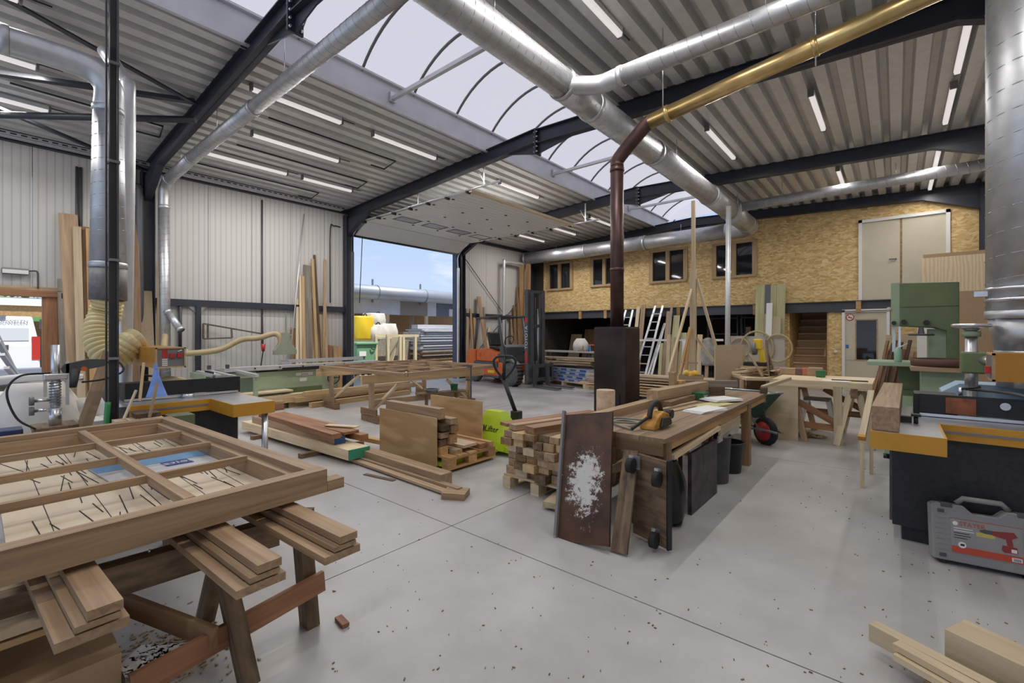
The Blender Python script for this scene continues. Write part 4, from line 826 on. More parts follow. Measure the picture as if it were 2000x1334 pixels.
tag(MB().box(pd(4, 850, 3.9)-Vector((.1, .1, .3)), pd(4, 850, 3.9)+Vector((.1, .12, .05))).build('blue_toolbox', flat('navy_plastic', (.03, .05, .13), .45), bevel=.01), 'dark blue tool case at left edge beside dust bag', 'tool case')
# ================================================================== green panel saw
SX0, SX1 = -10.05, -9.15
ps = thing('panel_saw', 'long pale green sliding panel saw with aluminium table', 'machine', (-9.5, 4.2, 0))
m = MB(); m.box((SX0, 3.45, .12), (SX1-.12, 5.1, .68)); m.build('body', LGREEN, ps); MB().box((SX0+.1, 3.55, 0), (SX1-.2, 5.0, .12)).build('plinth', MGREEN, ps)
MB().box((SX1-.12, 4.0, .20), (SX1-.11, 4.75, .34)).build('front_recess', MGREEN, ps)
MB().box((SX0, 2.6, .6), (SX1-.1, 3.45, .70)).build('rear_frame', LGREEN, ps)
MB().box((SX0, 3.0, .70), (SX1-.28, 5.2, .735)).build('cast_table', STAB, ps)
MB().box((SX1-.26, 2.9, .73), (SX1-.03, 6.1, .80)).build('sliding_carriage', ALU, ps); MB().box((SX1-.03, 3.9, .70), (SX1-.02, 6.05, .755)).build('black_rail', BLACK, ps)
for k in range(6): MB().cyl((SX1-.02, 3.4+.45*k, .77), (SX1-.01, 3.4+.45*k, .77), .014, 8).build('bolt', BLACK, ps)
MB().box((SX0+.1, 4.2, .80), (SX0+.16, 6.1, .87)).build('rip_fence', ALU, ps)
MB().cyl((-9.52, ym, .74), (-9.49, ym, .74), .15, 28).build('saw_blade', STEEL, ps)
for y0, yk in ((2.75, 0), (3.1, 1)):
    fr_ = MB().bar((SX1-.2, y0, .74), (SX1+.75, y0+.05, .70), .06, .05).build('outrigger_arm', ALU, ps)
    MB().box((SX1+.65, y0+.02, 0), (SX1+.71, y0+.08, .69)).build('outrigger_leg', LGREEN, ps)
MB().bar((SX1+.68, 2.6, .73), (SX1-.1, 2.5, .76), .05, .05).build('cross_fence', ALU, ps)
for y in (2.62, 2.9): MB().cbox((SX1+.1, y, .84), (.05, .05, .07)).build('stop', DKGREY, ps)
MB().box((SX1-.118, 4.2, .57), (SX1-.112, 4.55, .63)).build('maker_plate', WHITE, ps); text('maker_name', 'Jonsen', .055, BLACK, facing((SX1-.111, 4.38, .60), (1, 0, 0)), ps, .0005)
MB().box((SX1-.118, 4.28, .45), (SX1-.112, 4.42, .52)).build('data_plate', WHITE, ps)
hw = MB().tube([(SX1-.06, 4.98+.13*math.cos(a*math.pi/12), .48+.13*math.sin(a*math.pi/12)) for a in range(24)], .013, 6, closed=True).build('handwheel', BLACK, ps)
for k in range(3): a = k*2.09; MB().tube([(SX1-.06, 4.98, .48), (SX1-.06, 4.98+.13*math.cos(a), .48+.13*math.sin(a))], .01, 6).build('spoke', BLACK, hw)
MB().cyl((SX1-.12, 4.98, .48), (SX1-.04, 4.98, .48), .02, 10).build('hub', BLACK, hw)
# ================================================================== timber on the floor
def stack(rows, name='timber', cat='timber', group=None):
    for (p0, p1, w, h, mat, lab) in rows: tag(bar(name, p0, p1, w, h, mat), lab, cat, group)
G1 = 'pine beams by the panel saw'
stack([((-8.95, 3.9, .05), (-9.1, 6.9, .05), .1, .1, PINE, 'bottom pine beam of pile before the panel saw'), ((-8.55, 4.15, .05), (-8.75, 6.6, .05), .1, .1, PINE, 'short bottom pine beam nearest the camera'),
 ((-8.92, 3.8, .155), (-9.0, 6.8, .155), .12, .1, PINE, 'middle pine beam sticking out furthest to left'), ((-8.75, 3.95, .155), (-8.85, 6.5, .155), .1, .09, PINE, 'middle pine beam at front of pile'),
 ((-8.80, 4.15, .25), (-8.9, 6.7, .25), .11, .085, PINE, 'top pine beam of pile before the panel saw'), ((-9.0, 3.2, .20), (-9.0, 4.3, .2), .2, .11, PALE, 'pale short beam behind the left moulder table'), ((-9.05, 2.9, .32), (-9.1, 4.0, .32), .3, .03, PALE, 'pale board lying on top of short beams under saw'), ((-8.9, 2.7, .05), (-8.9, 3.75, .05), .3, .1, RED, 'reddish beam on floor under the saw outrigger'), ((-8.95, 2.75, .13), (-8.95, 3.8, .13), .25, .05, TAN, 'tan board on the reddish beam under saw')], 'beam', 'beam', G1)
GRN = flat('green_end_paint', (.05, .30, .20), .5); BLU = flat('blue_end_paint', (.03, .09, .26), .5)
bm_ = thing('beam', 'pale thick beam with green painted end on floor', 'beam', (-4.5, 2.75, 0)); bar('beam_body', (-7.2, 2.62, .105), (-4.52, 2.74, .105), .26, .11, PALE, bm_); bar('painted_end', (-4.52, 2.74, .105), (-4.512, 2.74, .105), .26, .11, GRN, bm_); 
for x in (-6.6, -5.2): tag(bar('floor_batten', (x, 2.4, .025), (x, 3.2, .025), .08, .05, OLD), 'old batten under green-ended beam, %s' % ('far one' if x < -6 else 'near one'), 'batten')
bm2 = thing('beam', 'brown beam with blue painted end on green-ended beam', 'beam', (-5, 2.7, .2)); bar('beam_body', (-7.0, 2.62, .205), (-4.86, 2.70, .205), .13, .085, TAN, bm2); bar('painted_end', (-4.86, 2.70, .205), (-4.853, 2.70, .205), .13, .085, BLU, bm2)
stack([((-6.9, 2.66, .275), (-4.78, 2.62, .275), .11, .055, RED, 'reddish beam lying on top of floor timber pile, left'), ((-6.8, 2.82, .27), (-4.85, 2.84, .27), .20, .03, RED, 'wide reddish board on top of floor timber pile'), ((-6.6, 2.90, .22), (-4.70, 2.92, .22), .10, .07, RED, 'reddish square beam right of blue-ended beam'), ((-6.7, 3.08, .21), (-5.4, 3.10, .21), .05, .03, TAN, 'thin pale strip on the floor timber pile'),
 ((-6.2, 3.0, .12), (-4.05, 3.25, .12), .09, .05, HONEY, 'honey batten sticking out right over grey floor'), ((-5.35, 2.8, .30), (-4.95, 2.98, .30), .09, .012, PALE, 'pale thin offcut lying across the reddish board'),
 ((-6.3, 2.90, .065), (-3.20, 2.84, .065), .14, .11, TAN, 'long brown beam pointing at camera beside plywood boxes'), ((-5.0, 2.79, .03), (-2.93, 2.76, .05), .06, .03, TAN, 'long thin strip beside the long brown beam, upper'), ((-5.0, 2.72, .025), (-2.96, 2.69, .025), .07, .025, TAN, 'long thin strip beside the long brown beam, lower'), ((-3.02, 2.66, .028), (-2.84, 2.76, .028), .17, .055, OAKL, 'short brown block under tips of the long strips')], 'timber', 'timber', 'timbers on the floor by left moulder')
# ================================================================== second frame on painted trestles
def frame_grid():
    N_, L_, R_ = (pz(*p, .82) for p in ((790, 729), (624, 714), (966, 712)))
    ang = math.atan2(L_.y-N_.y, L_.x-N_.x); t = thing('window_frame', 'thin brown many-paned frame lying on tall trestles mid hall', 'window frame', N_, ang)
    ex = (L_-N_); ey = (R_-N_); n = 0
    def P(u, v, z=0): return N_+ex*u+ey*v+Vector((0, 0, z-.03))
    for v, nm in ((.012, 'front_rail'), (.988, 'back_rail')): bar(nm, P(0, v), P(1, v), .07, .06, OAKL, t)
    for u in (.012, .988): bar('stile', P(u, .03), P(u, .97), .07, .06, OAKL, t)
    for v in (.5,): bar('muntin', P(.03, v), P(.97, v), .05, .045, OAKL, t)
    for u in (.25, .5, .75):
        for v0, v1 in ((.04, .48), (.52, .96)): bar('glazing_bar', P(u, v0), P(u, v1), .035, .035, OAKL, t)
    for v in (.26, .74): bar('glazing_bar', P(.03, v, -.004), P(.97, v, -.004), .035, .028, OAKL, t)
    return P
FG = frame_grid()
def tall_trestle(lab, a, b, z, legs, foot=False):
    t = thing('trestle', lab, 'trestle', ((a[0]+b[0])/2, (a[1]+b[1])/2, 0)); a = Vector((*a, z-.09)); b = Vector((*b, z-.09))
    bar('top_beam', a+Vector((0, 0, .02)), b+Vector((0, 0, .02)), .06, .14, PINE, t)
    for u, sx in legs:
        p = a.lerp(b, u); bar('post', (p.x, p.y, z-.14), (p.x, p.y, .02), .06, .07, TAN, t, up=(1, 0, 0))
        bar('foot_block', (p.x-.28, p.y+.03, .06), (p.x+.28, p.y-.03, .06), .09, .12, BROWN, t); bar('foot_cleat', (p.x-.22, p.y-.05, .17), (p.x+.22, p.y-.05, .17), .03, .1, BROWN, t)
        q = a.lerp(b, u+.2*sx); bar('brace', (p.x, p.y+.05*sx, .2), (q.x, q.y, z-.17), .04, .07, PALE, t, up=(1, 0, 0))
    p, q = a.lerp(b, legs[0][0]), a.lerp(b, legs[1][0]); bar('stretcher', (p.x, p.y, .30), (q.x, q.y, .30), .04, .09, TAN, t)
    return t
tall_trestle('tall pine trestle with scarred beam under front of second frame', (-6.5, 3.98), (-6.15, 6.4), .755, [(.07, 1), (.86, -1)])
tall_trestle('tall pine trestle with burn mark under rear of second frame', (-8.3, 4.15), (-8.0, 6.9), .755, [(.1, 1), (.85, -1)])
sh = thing('trestle_shelf', 'narrow shelf board between trestle legs holding a pot', 'shelf', (-5.8, 5.3, .38)); bar('board', (-6.32, 4.95, .38), (-6.05, 5.85, .38), .22, .025, OLD, sh)
for y in (5.05, 5.75): bar('bracket', (-6.2, y, 0.0), (-6.2, y, .37), .04, .04, OLD, sh)
def pot(name, lab, c, r, h, mat, cat, r2=None, rim=True):
    t = thing(name, lab, cat, c); r2 = r2 or r*.8; MB().lathe([(r2, 0), (r2, .003), (r, h), (r*1.04, h), (r*1.04, h-.01), (r*.93, h-.012), (r2*.9, .012), (0, .012)], c, 22).build('bowl', mat, t)
    if rim: MB().tube([(c[0]+r*1.03*math.cos(a*math.pi/12), c[1]+r*1.03*math.sin(a*math.pi/12), c[2]+h) for a in range(24)], .012 if r > .1 else .006, 6, closed=True).build('rim', mat, t)
    return t
pot('glue_pot', 'small dark green pot on shelf between trestle legs', (-6.12, 5.62, .393), .07, .11, flat('pot_green', (.02, .14, .06), .4), 'pot')
pot('nail_tray', 'shallow tray of odds on shelf left of green pot', (-6.24, 5.2, .393), .12, .05, GREYP, 'tray')
cp = thing('bar_clamp', 'dark bar clamp gripping edge of the second frame', 'clamp', FG(.02, .62)); c0 = FG(-.01, .66); MB().bar(c0+Vector((.03, 0, .06)), c0+Vector((.03, 0, -.55)), .025, .012).build('clamp_bar', DKGREY, cp); MB().bar(c0+Vector((.05, 0, .05)), c0+Vector((-.09, 0, .05)), .03, .03).build('fixed_jaw', DKGREY, cp); MB().bar(c0+Vector((.05, 0, -.2)), c0+Vector((-.09, 0, -.2)), .03, .03).build('sliding_jaw', DKGREY, cp); MB().cyl(c0+Vector((-.08, 0, -.45)), c0+Vector((-.08, 0, -.2)), .014, 8).build('screw', HONEY, cp)
# ================================================================== pallets
def pallet(lab, c, w, l, rz, mat=PALE, h=.12, cat='pallet', group=None):
    t = thing('pallet', lab, cat, c, rz, group); M = fr(t)
    for i in range(5): y = -l/2+l*(i+.5)/5; bar('deck_board', M @ Vector((-w/2, y, h-.009)), M @ Vector((w/2, y, h-.009)), l/6.2, .018, mat, t)
    for x in (-w/2+.05, 0, w/2-.05):
        bar('runner', M @ Vector((x, -l/2, h-.027)), M @ Vector((x, l/2, h-.027)), .09, .018, mat, t); bar('base_board', M @ Vector((x, -l/2, .009)), M @ Vector((x, l/2, .009)), .09, .018, mat, t)
        for y in (-l/2+.06, 0, l/2-.06): m = MB(); m.m = M.copy(); m.box((x-.045, y-.06, .018), (x+.045, y+.06, h-.036)); m.build('block', mat, t)
    return t
# ---- pallet truck carrying plywood sheets
pallet('rough pallet on the lime pallet truck forks', (-4.03, 3.45, .03), 1.15, .72, 0, HONEY, .13)
tp = -3.62; tag(bar('plywood_sheet', (-4.64, 3.09, .30), (-3.62, 3.08, .30), .018, .50, PLY), 'square plywood sheet with swirling grain standing before block pile', 'plywood sheet')
tag(bar('plywood_sheet', (-4.62, 3.84, .40), (-3.70, 3.84, .40), .018, .46, PLY), 'second plywood sheet standing behind the block pile', 'plywood sheet')
rows = [(-4.55, -3.62, 3.15, .585, .09, .11, OAKL, 'thick brown beam lying on top of block pile'), (-4.5, -3.55, 3.26, .50, .10, .06, TAN, 'brown beam second from top of block pile'), (-4.5, -3.57, 3.17, .44, .10, .06, DKW, 'dark beam in block pile below top'), (-4.5, -3.56, 3.28, .42, .1, .08, BROWN, 'brown beam in the middle of block pile'), (-4.45, -3.60, 3.18, .36, .11, .06, TAN, 'tan beam in the middle of block pile'), (-4.45, -3.58, 3.28, .31, .1, .1, HONEY, 'honey block in lower block pile'), (-4.45, -3.62, 3.17, .28, .1, .07, OLD, 'old block in lower block pile'), (-4.4, -3.5, 3.45, .22, .2, .03, PALE, 'pale flat board on pallet between sheets'), (-4.4, -3.47, 3.62, .19, .1, .05, RED, 'reddish batten on pallet between sheets'), (-4.4, -3.44, 3.72, .19, .06, .06, HONEY, 'honey batten on pallet near rear sheet'), (-4.4, -3.52, 3.3, .18, .1, .04, TAN, 'tan batten on pallet by front sheet'), (-4.42, -3.6, 3.17, .2, .1, .08, HONEY, 'honey block at pallet corner')]
for x0, x1, y, z, w, h, mat, lab in rows: tag(bar('timber_block', (x0, y, z), (x1, y, z), w, h, mat), lab, 'timber', 'blocks on the pallet truck')
pj = thing('pallet_truck', 'lime green hand pallet truck with black loop handle', 'pallet truck', (-3.72, 4.1, 0)); LP = Vector((-3.55, 4.12, 0))
for x in (-4.15, -3.62): MB().box((x-.07, 3.12, .045), (x+.07, 4.1, .085)).build('fork', LIME, pj); MB().cyl((x-.04, 3.25, .035), (x+.04, 3.25, .035), .034, 14).build('load_roller', RUB, pj)
MB().add([(-4.0, 3.93, .06), (-3.45, 3.93, .06), (-3.45, 4.35, .06), (-4.0, 4.35, .06), (-4.0, 3.95, .15), (-3.45, 3.95, .15), (-3.45, 4.3, .15), (-4.0, 4.3, .15), (-3.87, 4.08, .48), (-3.63, 4.08, .48), (-3.63, 4.2, .48), (-3.87, 4.2, .48)], [(0, 3, 2, 1), (0, 1, 5, 4), (1, 2, 6, 5), (2, 3, 7, 6), (3, 0, 4, 7), (4, 5, 9, 8), (5, 6, 10, 9), (6, 7, 11, 10), (7, 4, 8, 11), (8, 9, 10, 11)]).build('body', LIME, pj)
MB().prism([(-4.2, .05), (-3.35, .05), (-3.35, .11), (-4.2, .11)], 3.95, 4.1).build('cross_member', LIME, pj)
pl = facing((-3.70, 3.998, .28), (0, -1, .39)); text('maker_name', 'Lifter', .10, BLACK, pl, pj, .001)
MB().tube([(-3.86+.045*math.cos(a*math.pi/9+1.9), 3.99+.39*(.045*math.sin(a*math.pi/9+1.9)), .28+.045*math.sin(a*math.pi/9+1.9)) for a in range(16)], .008, 6).build('horseshoe_mark', BLACK, pj)
H0 = Vector((-3.66, 4.42, .12)); MB().cyl((-3.74, 4.42, .075), (-3.58, 4.42, .075), .075, 20).build('steer_wheel', RUB, pj)
MB().tube([H0, H0+Vector((0, 0, .22))], .06, 16).build('pump', BLACK, pj); MB().cbox(H0+Vector((0, 0, .27)), (.12, .10, .12)).build('pivot', BLACK, pj, bevel=.01)
HT = pd(984, 742, 5.75); MB().tube([H0+Vector((0, 0, .28)), HT], .026, 12).build('tiller', BLACK, pj)
LPt = [pd(984, 742, 5.75), pd(969, 722, 5.75), pd(964, 706, 5.75), pd(971, 697, 5.75), pd(985, 696, 5.75), pd(1000, 697, 5.75), pd(1007, 706, 5.75), pd(1001, 722, 5.75), pd(984, 742, 5.75)]
MB().tube(bez(LPt, 5), .016, 8).build('loop_handle', BLACK, pj); MB().tube([HT, pd(985, 697, 5.75)], .02, 8).build('tiller_top', BLACK, pj)
# ---- pallet of sawn blocks beside the bench
pallet('pale pallet under the sawn block stack', (-2.42, 3.72, 0), .75, 1.1, 0, PALE)
random.seed(21); zc = .12
for j in range(6):
    h = (.075, .07, .065, .07, .07, .06)[j]; x = -2.80+rr(0, .03)
    q_ = 0
    while x < -2.12:
        w = rr(.10, .14); y0 = 3.17+rr(-.03, .10); mat = random.choice([TAN, PINE, BROWN, TAN, PALE, OAKL, OLD])
        tag(bar('sawn_block', (x+w/2, y0, zc+h/2), (x+w/2, y0+rr(.8, 1.0), zc+h/2), w-.006, h-.004, mat), 'sawn timber block stacked on pallet left of workbench, row %d up, %s from left' % (j+1, NTH[q_]), 'timber block', 'sawn blocks stacked on the pallet'); x += w; q_ += 1
    zc += h
for k, (a, b, w, h, mat, lab) in enumerate([((-2.85, 3.25), (-2.55, 4.4), .12, .03, RED, 'reddish board on top of block stack, left'), ((-2.7, 3.2), (-2.4, 4.3), .1, .05, TAN, 'brown batten on top of block stack, middle'), ((-2.5, 3.2), (-2.25, 4.2), .14, .06, BROWN, 'dark brown board on top of block stack, right')]): tag(bar('board', (*a, zc+.03), (*b, zc+.03), w, h, mat), lab, 'board', 'boards on block stack')
lg = thing('log_post', 'upright round log with pale sawn top behind bench', 'log', (-2.08, 4.1, 0)); p = pd(1183, 760, 4.35); MB().tube([(p.x, p.y, 0), (p.x, p.y, .45), (p.x, p.y, .88)], [.098, .09, .088], 22).build('trunk', TAN, lg); MB().cyl((p.x, p.y, .88), (p.x, p.y, .884), .085, 22).build('sawn_top', PALE, lg)
tag(bar('short_plank', (-2.1, 2.98, .045), (-2.3, 3.9, .045), .16, .045, PALE), 'pale plank end poking out behind leaning brown door panel', 'plank'); tag(bar('short_plank', (-2.02, 3.0, .011), (-2.2, 3.8, .011), .14, .02, BROWN), 'brown plank under the pale plank end', 'plank')
# ================================================================== stove
sv = thing('wood_stove', 'tall black sheet-steel stove box behind the workbench', 'stove', (-2.47, 4.8, 0)); SOOT = flat('sooty_steel', (.040, .026, .019), .36, .45, .6, 3)
MB().box((-2.665, 4.62, .02), (-2.268, 4.98, 1.49)).build('casing', SOOT, sv, bevel=.006); MB().box((-2.655, 4.63, 1.49), (-2.278, 4.97, 1.50)).build('top_plate', SOOT, sv)
MB().box((-2.60, 4.61, .25), (-2.34, 4.62, .75)).build('fire_door', BLACK, sv); MB().cyl((-2.37, 4.61, .5), (-2.37, 4.57, .5), .015, 8).build('door_knob', STEEL, sv)
for x in (-2.62, -2.31):
    for y in (4.66, 4.94): MB().cyl((x, y, 0), (x, y, .03), .025, 10).build('foot', BLACK, sv)
# ================================================================== workbench
BENCHW = wood('bench_top_wood', (.22, .14, .085), (.36, .25, .155), vary=.12)
wbn = thing('workbench', 'long brown wooden workbench strewn with tools and papers', 'workbench', (-1.57, 4.6, 0)); BT = .70
for k in range(4): x = -1.94+.185*k; bar('top_board', (x+.09, 3.04, BT-.015), (x+.09, 6.26, BT-.015), .18, .03, BENCHW, wbn)
bar('front_apron', (-1.235, 3.05, BT-.065), (-1.235, 6.25, BT-.065), .03, .075, HONEY, wbn); bar('back_apron', (-1.91, 3.05, BT-.065), (-1.91, 6.25, BT-.065), .03, .075, BROWN, wbn); bar('end_apron', (-1.92, 3.05, BT-.075), (-1.215, 3.05, BT-.075), .03, .09, BROWN, wbn); bar('end_apron', (-1.92, 6.24, BT-.075), (-1.215, 6.24, BT-.075), .03, .09, BROWN, wbn)
for x in (-1.24, -1.9):
    for y in (3.11, 5.40): bar('leg', (x, y, 0), (x, y, BT-.03), .08, .09, BROWN, wbn, up=(0, 1, 0))
# painted door panel leaning against the end
def splash():
    m, nt, N, L, b = nodes('paint_splashed_panel'); mp = coords(N, L, (1, 1, 1), rnd=False)
    t = N.new('ShaderNodeTexNoise'); t.inputs['Scale'].default_value = 26; t.inputs['Detail'].default_value = 8; t.inputs['Roughness'].default_value = .75; L.new(mp.outputs[0], t.inputs['Vector'])
    g = N.new('ShaderNodeVectorMath'); g.operation = 'LENGTH'; m2 = N.new('ShaderNodeMapping'); m2.inputs['Location'].default_value = (.12, .0, 0); m2.inputs['Scale'].default_value = (2.5, 4.2, 0.01); L.new(mp.outputs[0], m2.inputs[0]); L.new(m2.outputs[0], g.inputs[0])
    s = N.new('ShaderNodeMath'); s.operation = 'MULTIPLY_ADD'; s.inputs[1].default_value = -.40; L.new(g.outputs['Value'], s.inputs[0]); L.new(t.outputs[0], s.inputs[2])
    r = ramp(N, [(0, 0, 0), (1, 1, 1)], [.30, .36]); L.new(s.outputs[0], r.inputs[0])
    w = N.new('ShaderNodeTexNoise'); w.inputs['Scale'].default_value = 5; L.new(mp.outputs[0], w.inputs['Vector']); r1 = ramp(N, [(.045, .018, .008), (.105, .045, .02)], [.35, .65]); L.new(w.outputs[0], r1.inputs[0])
    mx = N.new('ShaderNodeMix'); mx.data_type = 'RGBA'; mx.inputs[7].default_value = (.62, .60, .57, 1); L.new(r.outputs[0], mx.inputs[0]); L.new(r1.outputs[0], mx.inputs[6]); L.new(mx.outputs[2], b.inputs['Base Color']); b.inputs['Roughness'].default_value = .45; return m
dp = thing('door_panel', 'brown panel splashed with white paint leaning on workbench end', 'panel', (-1.62, 2.65, 0))
bl, br_ = Vector((-1.81, 2.62, .0)), Vector((-1.41, 2.66, .0)); tl = py(1103, 803, 2.96); tr = tl+(br_-bl); mid0, mid1 = (bl+br_)/2+Vector((0, 0, .01)), (tl+tr)/2
bar('board', mid0, mid1, .40, .022, splash(), dp, up=(0, -1, .3)); bar('edge_strip', bl+Vector((-.004, 0, .01)), tl+Vector((-.004, 0, 0)), .02, .03, GREYP, dp, up=(0, -1, .3))
tag(bar('wedge_board', (-1.36, 2.68, .01), (-1.42, 2.98, .60), .11, .02, OLD, up=(0, -1, .3)), 'old brown board leaning between door panel and dolly', 'board')
# furniture dolly standing on its edge
dl = thing('furniture_dolly', 'wooden dolly stood on edge under bench showing its castors', 'dolly', (-1.38, 2.98, 0)); bar('deck', (-1.40, 2.99, .31), (-1.13, 2.90, .31), .03, .56, OLD, dl); bar('deck_edge', (-1.125, 2.905, .31), (-1.115, 2.90, .31), .035, .58, BLACK, dl)
for (x, z) in ((-1.37, .54), (-1.18, .49), (-1.2, .09)):
    y = 2.93-(x+1.40)*.33*.3; c_ = MB().box((x-.04, y-.01, z-.045), (x+.04, y+.0, z+.045)).build('castor_plate', STEEL, dl); MB().cyl((x-.02, y-.06, z-.01), (x+.02, y-.06, z-.01), .05, 18).build('wheel', RUB, c_); MB().bar((x-.026, y, z), (x-.026, y-.07, z-.01), .008, .05).build('fork', STEEL, c_)
# things under the bench
ub = thing('panel_frame', 'pale wooden frame standing under the bench', 'frame', (-1.5, 3.6, 0))
for a, b in (((-1.5, 3.16, .56), (-1.24, 3.2, .54)), ((-1.24, 3.25, .53), (-1.22, 4.3, .58)), ((-1.5, 3.16, .56), (-1.5, 4.2, .58))): bar('rail', a, b, .05, .035, PALE, ub)
for a in ((-1.5, 4.15), (-1.25, 4.2), (-1.5, 3.2), (-1.27, 3.3)): bar('leg', (*a, 0), (*a, .54), .03, .03, DKW, ub)
tag(MB().box((-1.48, 3.45, .52), (-1.28, 4.0, .56)).build('black_case', BLACK), 'flat black case with pale lid resting on frame under bench', 'case'); tag(MB().box((-1.47, 3.46, .561), (-1.29, 3.99, .57)).build('case_lid', flat('lilac_grey', (.42, .42, .47), .4)), 'pale grey lid on flat black case under bench', 'lid')
WORN = flat('worn_purple_board', (.06, .045, .055), .55, 0, .75, 9); tag(bar('worn_board', (-1.235, 3.62, .24), (-1.235, 4.28, .24), .03, .48, WORN), 'scuffed dark purple board standing under the bench front', 'board')
sack('bin_bag', 'black plastic bin bag hanging under near end of bench', (-1.33, 3.38, .02), .14, .46, flat('black_plastic', (.008, .008, .009), .25, 0, .3, 6, bumpy=.5), roll=False)
pot('bucket', 'tall dark grey bucket under far part of bench', (-1.33, 4.63, 0), .135, .44, DKGREY, 'bucket', .11); pot('bucket', 'shorter black bucket standing right of taller grey bucket', (-1.32, 5.05, 0), .14, .30, BLACK, 'bucket', .11)
bx = thing('plywood_box', 'old plywood box hung below bench top above buckets', 'box', (-1.38, 4.75, .46)); bar('front_board', (-1.24, 4.42, .55), (-1.24, 5.12, .55), .02, .14, PALE, bx); bar('lower_front', (-1.245, 4.40, .45), (-1.245, 5.1, .45), .015, .06, flat('white_board', (.55, .52, .47), .7, 0, .15, 9), bx); bar('base', (-1.45, 4.75, .42), (-1.25, 4.75, .42), .7, .015, PLY, bx); bar('back_board', (-1.46, 4.42, .53), (-1.46, 5.1, .53), .015, .2, PLY, bx)
for y in (4.45, 5.08): bar('hanger', (-1.36, y, .43), (-1.36, y, .60), .03, .03, PLY, bx)
# things on the bench
def on(name, lab, cat, x0, y0, x1, y1, z, w, h, mat): return tag(bar(name, (x0, y0, BT+z+h/2), (x1, y1, BT+z+h/2), w, h, mat), lab, cat)
on('bench_beam', 'long brown beam along back edge of workbench', 'timber', -1.88, 3.1, -1.86, 4.75, 0, .09, .07, TAN)
on('bench_beam', 'thick oak beam resting on top of bench beams', 'timber', -1.83, 4.3, -1.72, 5.5, .065, .12, .10, TAN); on('bench_batten', 'small batten under the thick oak beam', 'timber', -1.72, 4.35, -1.72, 5.4, 0, .12, .06, OLD)
on('thin_strip', 'thin pale strip lying beside thick oak beam', 'strip', -1.70, 4.05, -1.60, 4.9, 0, .04, .015, PALE); on('thin_strip', 'brown thin strip lying before pale strip', 'strip', -1.62, 3.95, -1.52, 4.6, 0, .05, .012, TAN)
on('old_plank', 'long weathered grey plank lying across far end of bench', 'plank', -1.98, 5.35, -1.42, 5.75, .10, .06, .075, GREYW); on('plank_rest', 'small block carrying the weathered grey plank', 'block', -1.9, 5.42, -1.55, 5.68, 0, .1, .10, OLD)
sx = thing('screw_box', 'dark green screw carton with white SPAX lettering', 'box', (-1.60, 5.02, BT)); DG = flat('carton_green', (.02, .12, .05), .45); MB().box((-1.70, 5.05, BT), (-1.58, 5.26, BT+.075)).build('carton', DG, sx); MB().box((-1.70, 5.05, BT+.075), (-1.58, 5.26, BT+.08)).build('lid', DG, sx); text('brand', 'SPAX', .05, WHITE, facing((-1.579, 5.14, BT+.032), (1, 0, 0)), sx, .0005)
for k, (a, b, w, mat, lab) in enumerate([((-1.52, 4.98), (-1.33, 5.3), .24, PAPER, 'pile of white papers in front of green carton'), ((-1.48, 4.55), (-1.36, 5.05), .2, flat('yellow_paper', (.62, .56, .25), .7), 'yellow paper sheet under the white papers'), ((-1.42, 4.2), (-1.30, 4.6), .2, PAPER, 'white paper bundle nearest the power plane')]):
    t = thing('paper_pile', lab, 'paper', (*a, BT))
    for j in range(3 if k != 1 else 1): bar('sheet', (a[0]+.01*j, a[1]+.012*j, BT+.004+.007*j+.012*(k == 0)), (b[0]-.01*j, b[1]+.01*j, BT+.004+.007*j+.012*(k == 0)), w, .006, mat, t)
# power planer and lead
pp = thing('power_planer', 'scuffed orange and black electric planer on bench end', 'power tool', (-1.42, 3.4, BT)); Bp = Vector((-1.40, 3.38, BT)); OY = flat('scuffed_orange', (.55, .27, .05), .5, 0, .45, 18)
MB().prism([(3.22, BT+.005), (3.56, BT+.005), (3.56, BT+.05), (3.50, BT+.10), (3.40, BT+.13), (3.28, BT+.10), (3.22, BT+.04)], -1.47, -1.35, 'x').build('body', OY, pp, bevel=.012)
MB().prism([(3.30, BT+.02), (3.50, BT+.02), (3.48, BT+.08), (3.34, BT+.09)], -1.35, -1.325, 'x').build('belt_cover', BLACK, pp, bevel=.008); MB().box((-1.47, 3.2, BT), (-1.35, 3.58, BT+.006)).build('sole', STEEL, pp)
MB().tube(bez([(-1.41, 3.26, BT+.09), (-1.41, 3.30, BT+.17), (-1.41, 3.38, BT+.2), (-1.41, 3.45, BT+.17), (-1.41, 3.48, BT+.1)], 5), .02, 10).build('handle', BLACK, pp); MB().cyl((-1.41, 3.54, BT+.09), (-1.34, 3.54, BT+.09), .035, 16).build('chip_outlet', BLACK, pp); MB().tube(bez([(-1.41, 3.25, BT+.1), (-1.45, 3.2, BT+.06), (-1.5, 3.15, BT+.012)], 5), .012, 8).build('cord_sleeve', BLACK, pp)
m = MB(); m.tube(bez([(-1.5, 3.15, BT+.012), (-1.6, 3.2, BT+.012), (-1.75, 3.3, BT+.012), (-1.7, 3.45, BT+.012), (-1.55, 3.4, BT+.014), (-1.6, 3.28, BT+.028), (-1.72, 3.25, BT+.03), (-1.76, 3.42, BT+.028), (-1.6, 3.5, BT+.02), (-1.56, 3.6, BT+.012)], 6), .008, 6); tag(m.build('tool_lead', flat('grey_flex', (.26, .26, .25), .5)), 'coiled grey lead lying left of the planer', 'cable')
cx = carton('cardboard_box', 'open cardboard box with yellow foam at back of bench', (-2.05, 6.05, .72), .30, .22, .16, R(20), open_top=True)
tag(MB().box((-2.3, 5.85, 0), (-1.97, 6.4, .715)).build('side_crate', OLD), 'old crate behind the bench under the cardboard box', 'crate')
fo = MB(); random.seed(3)
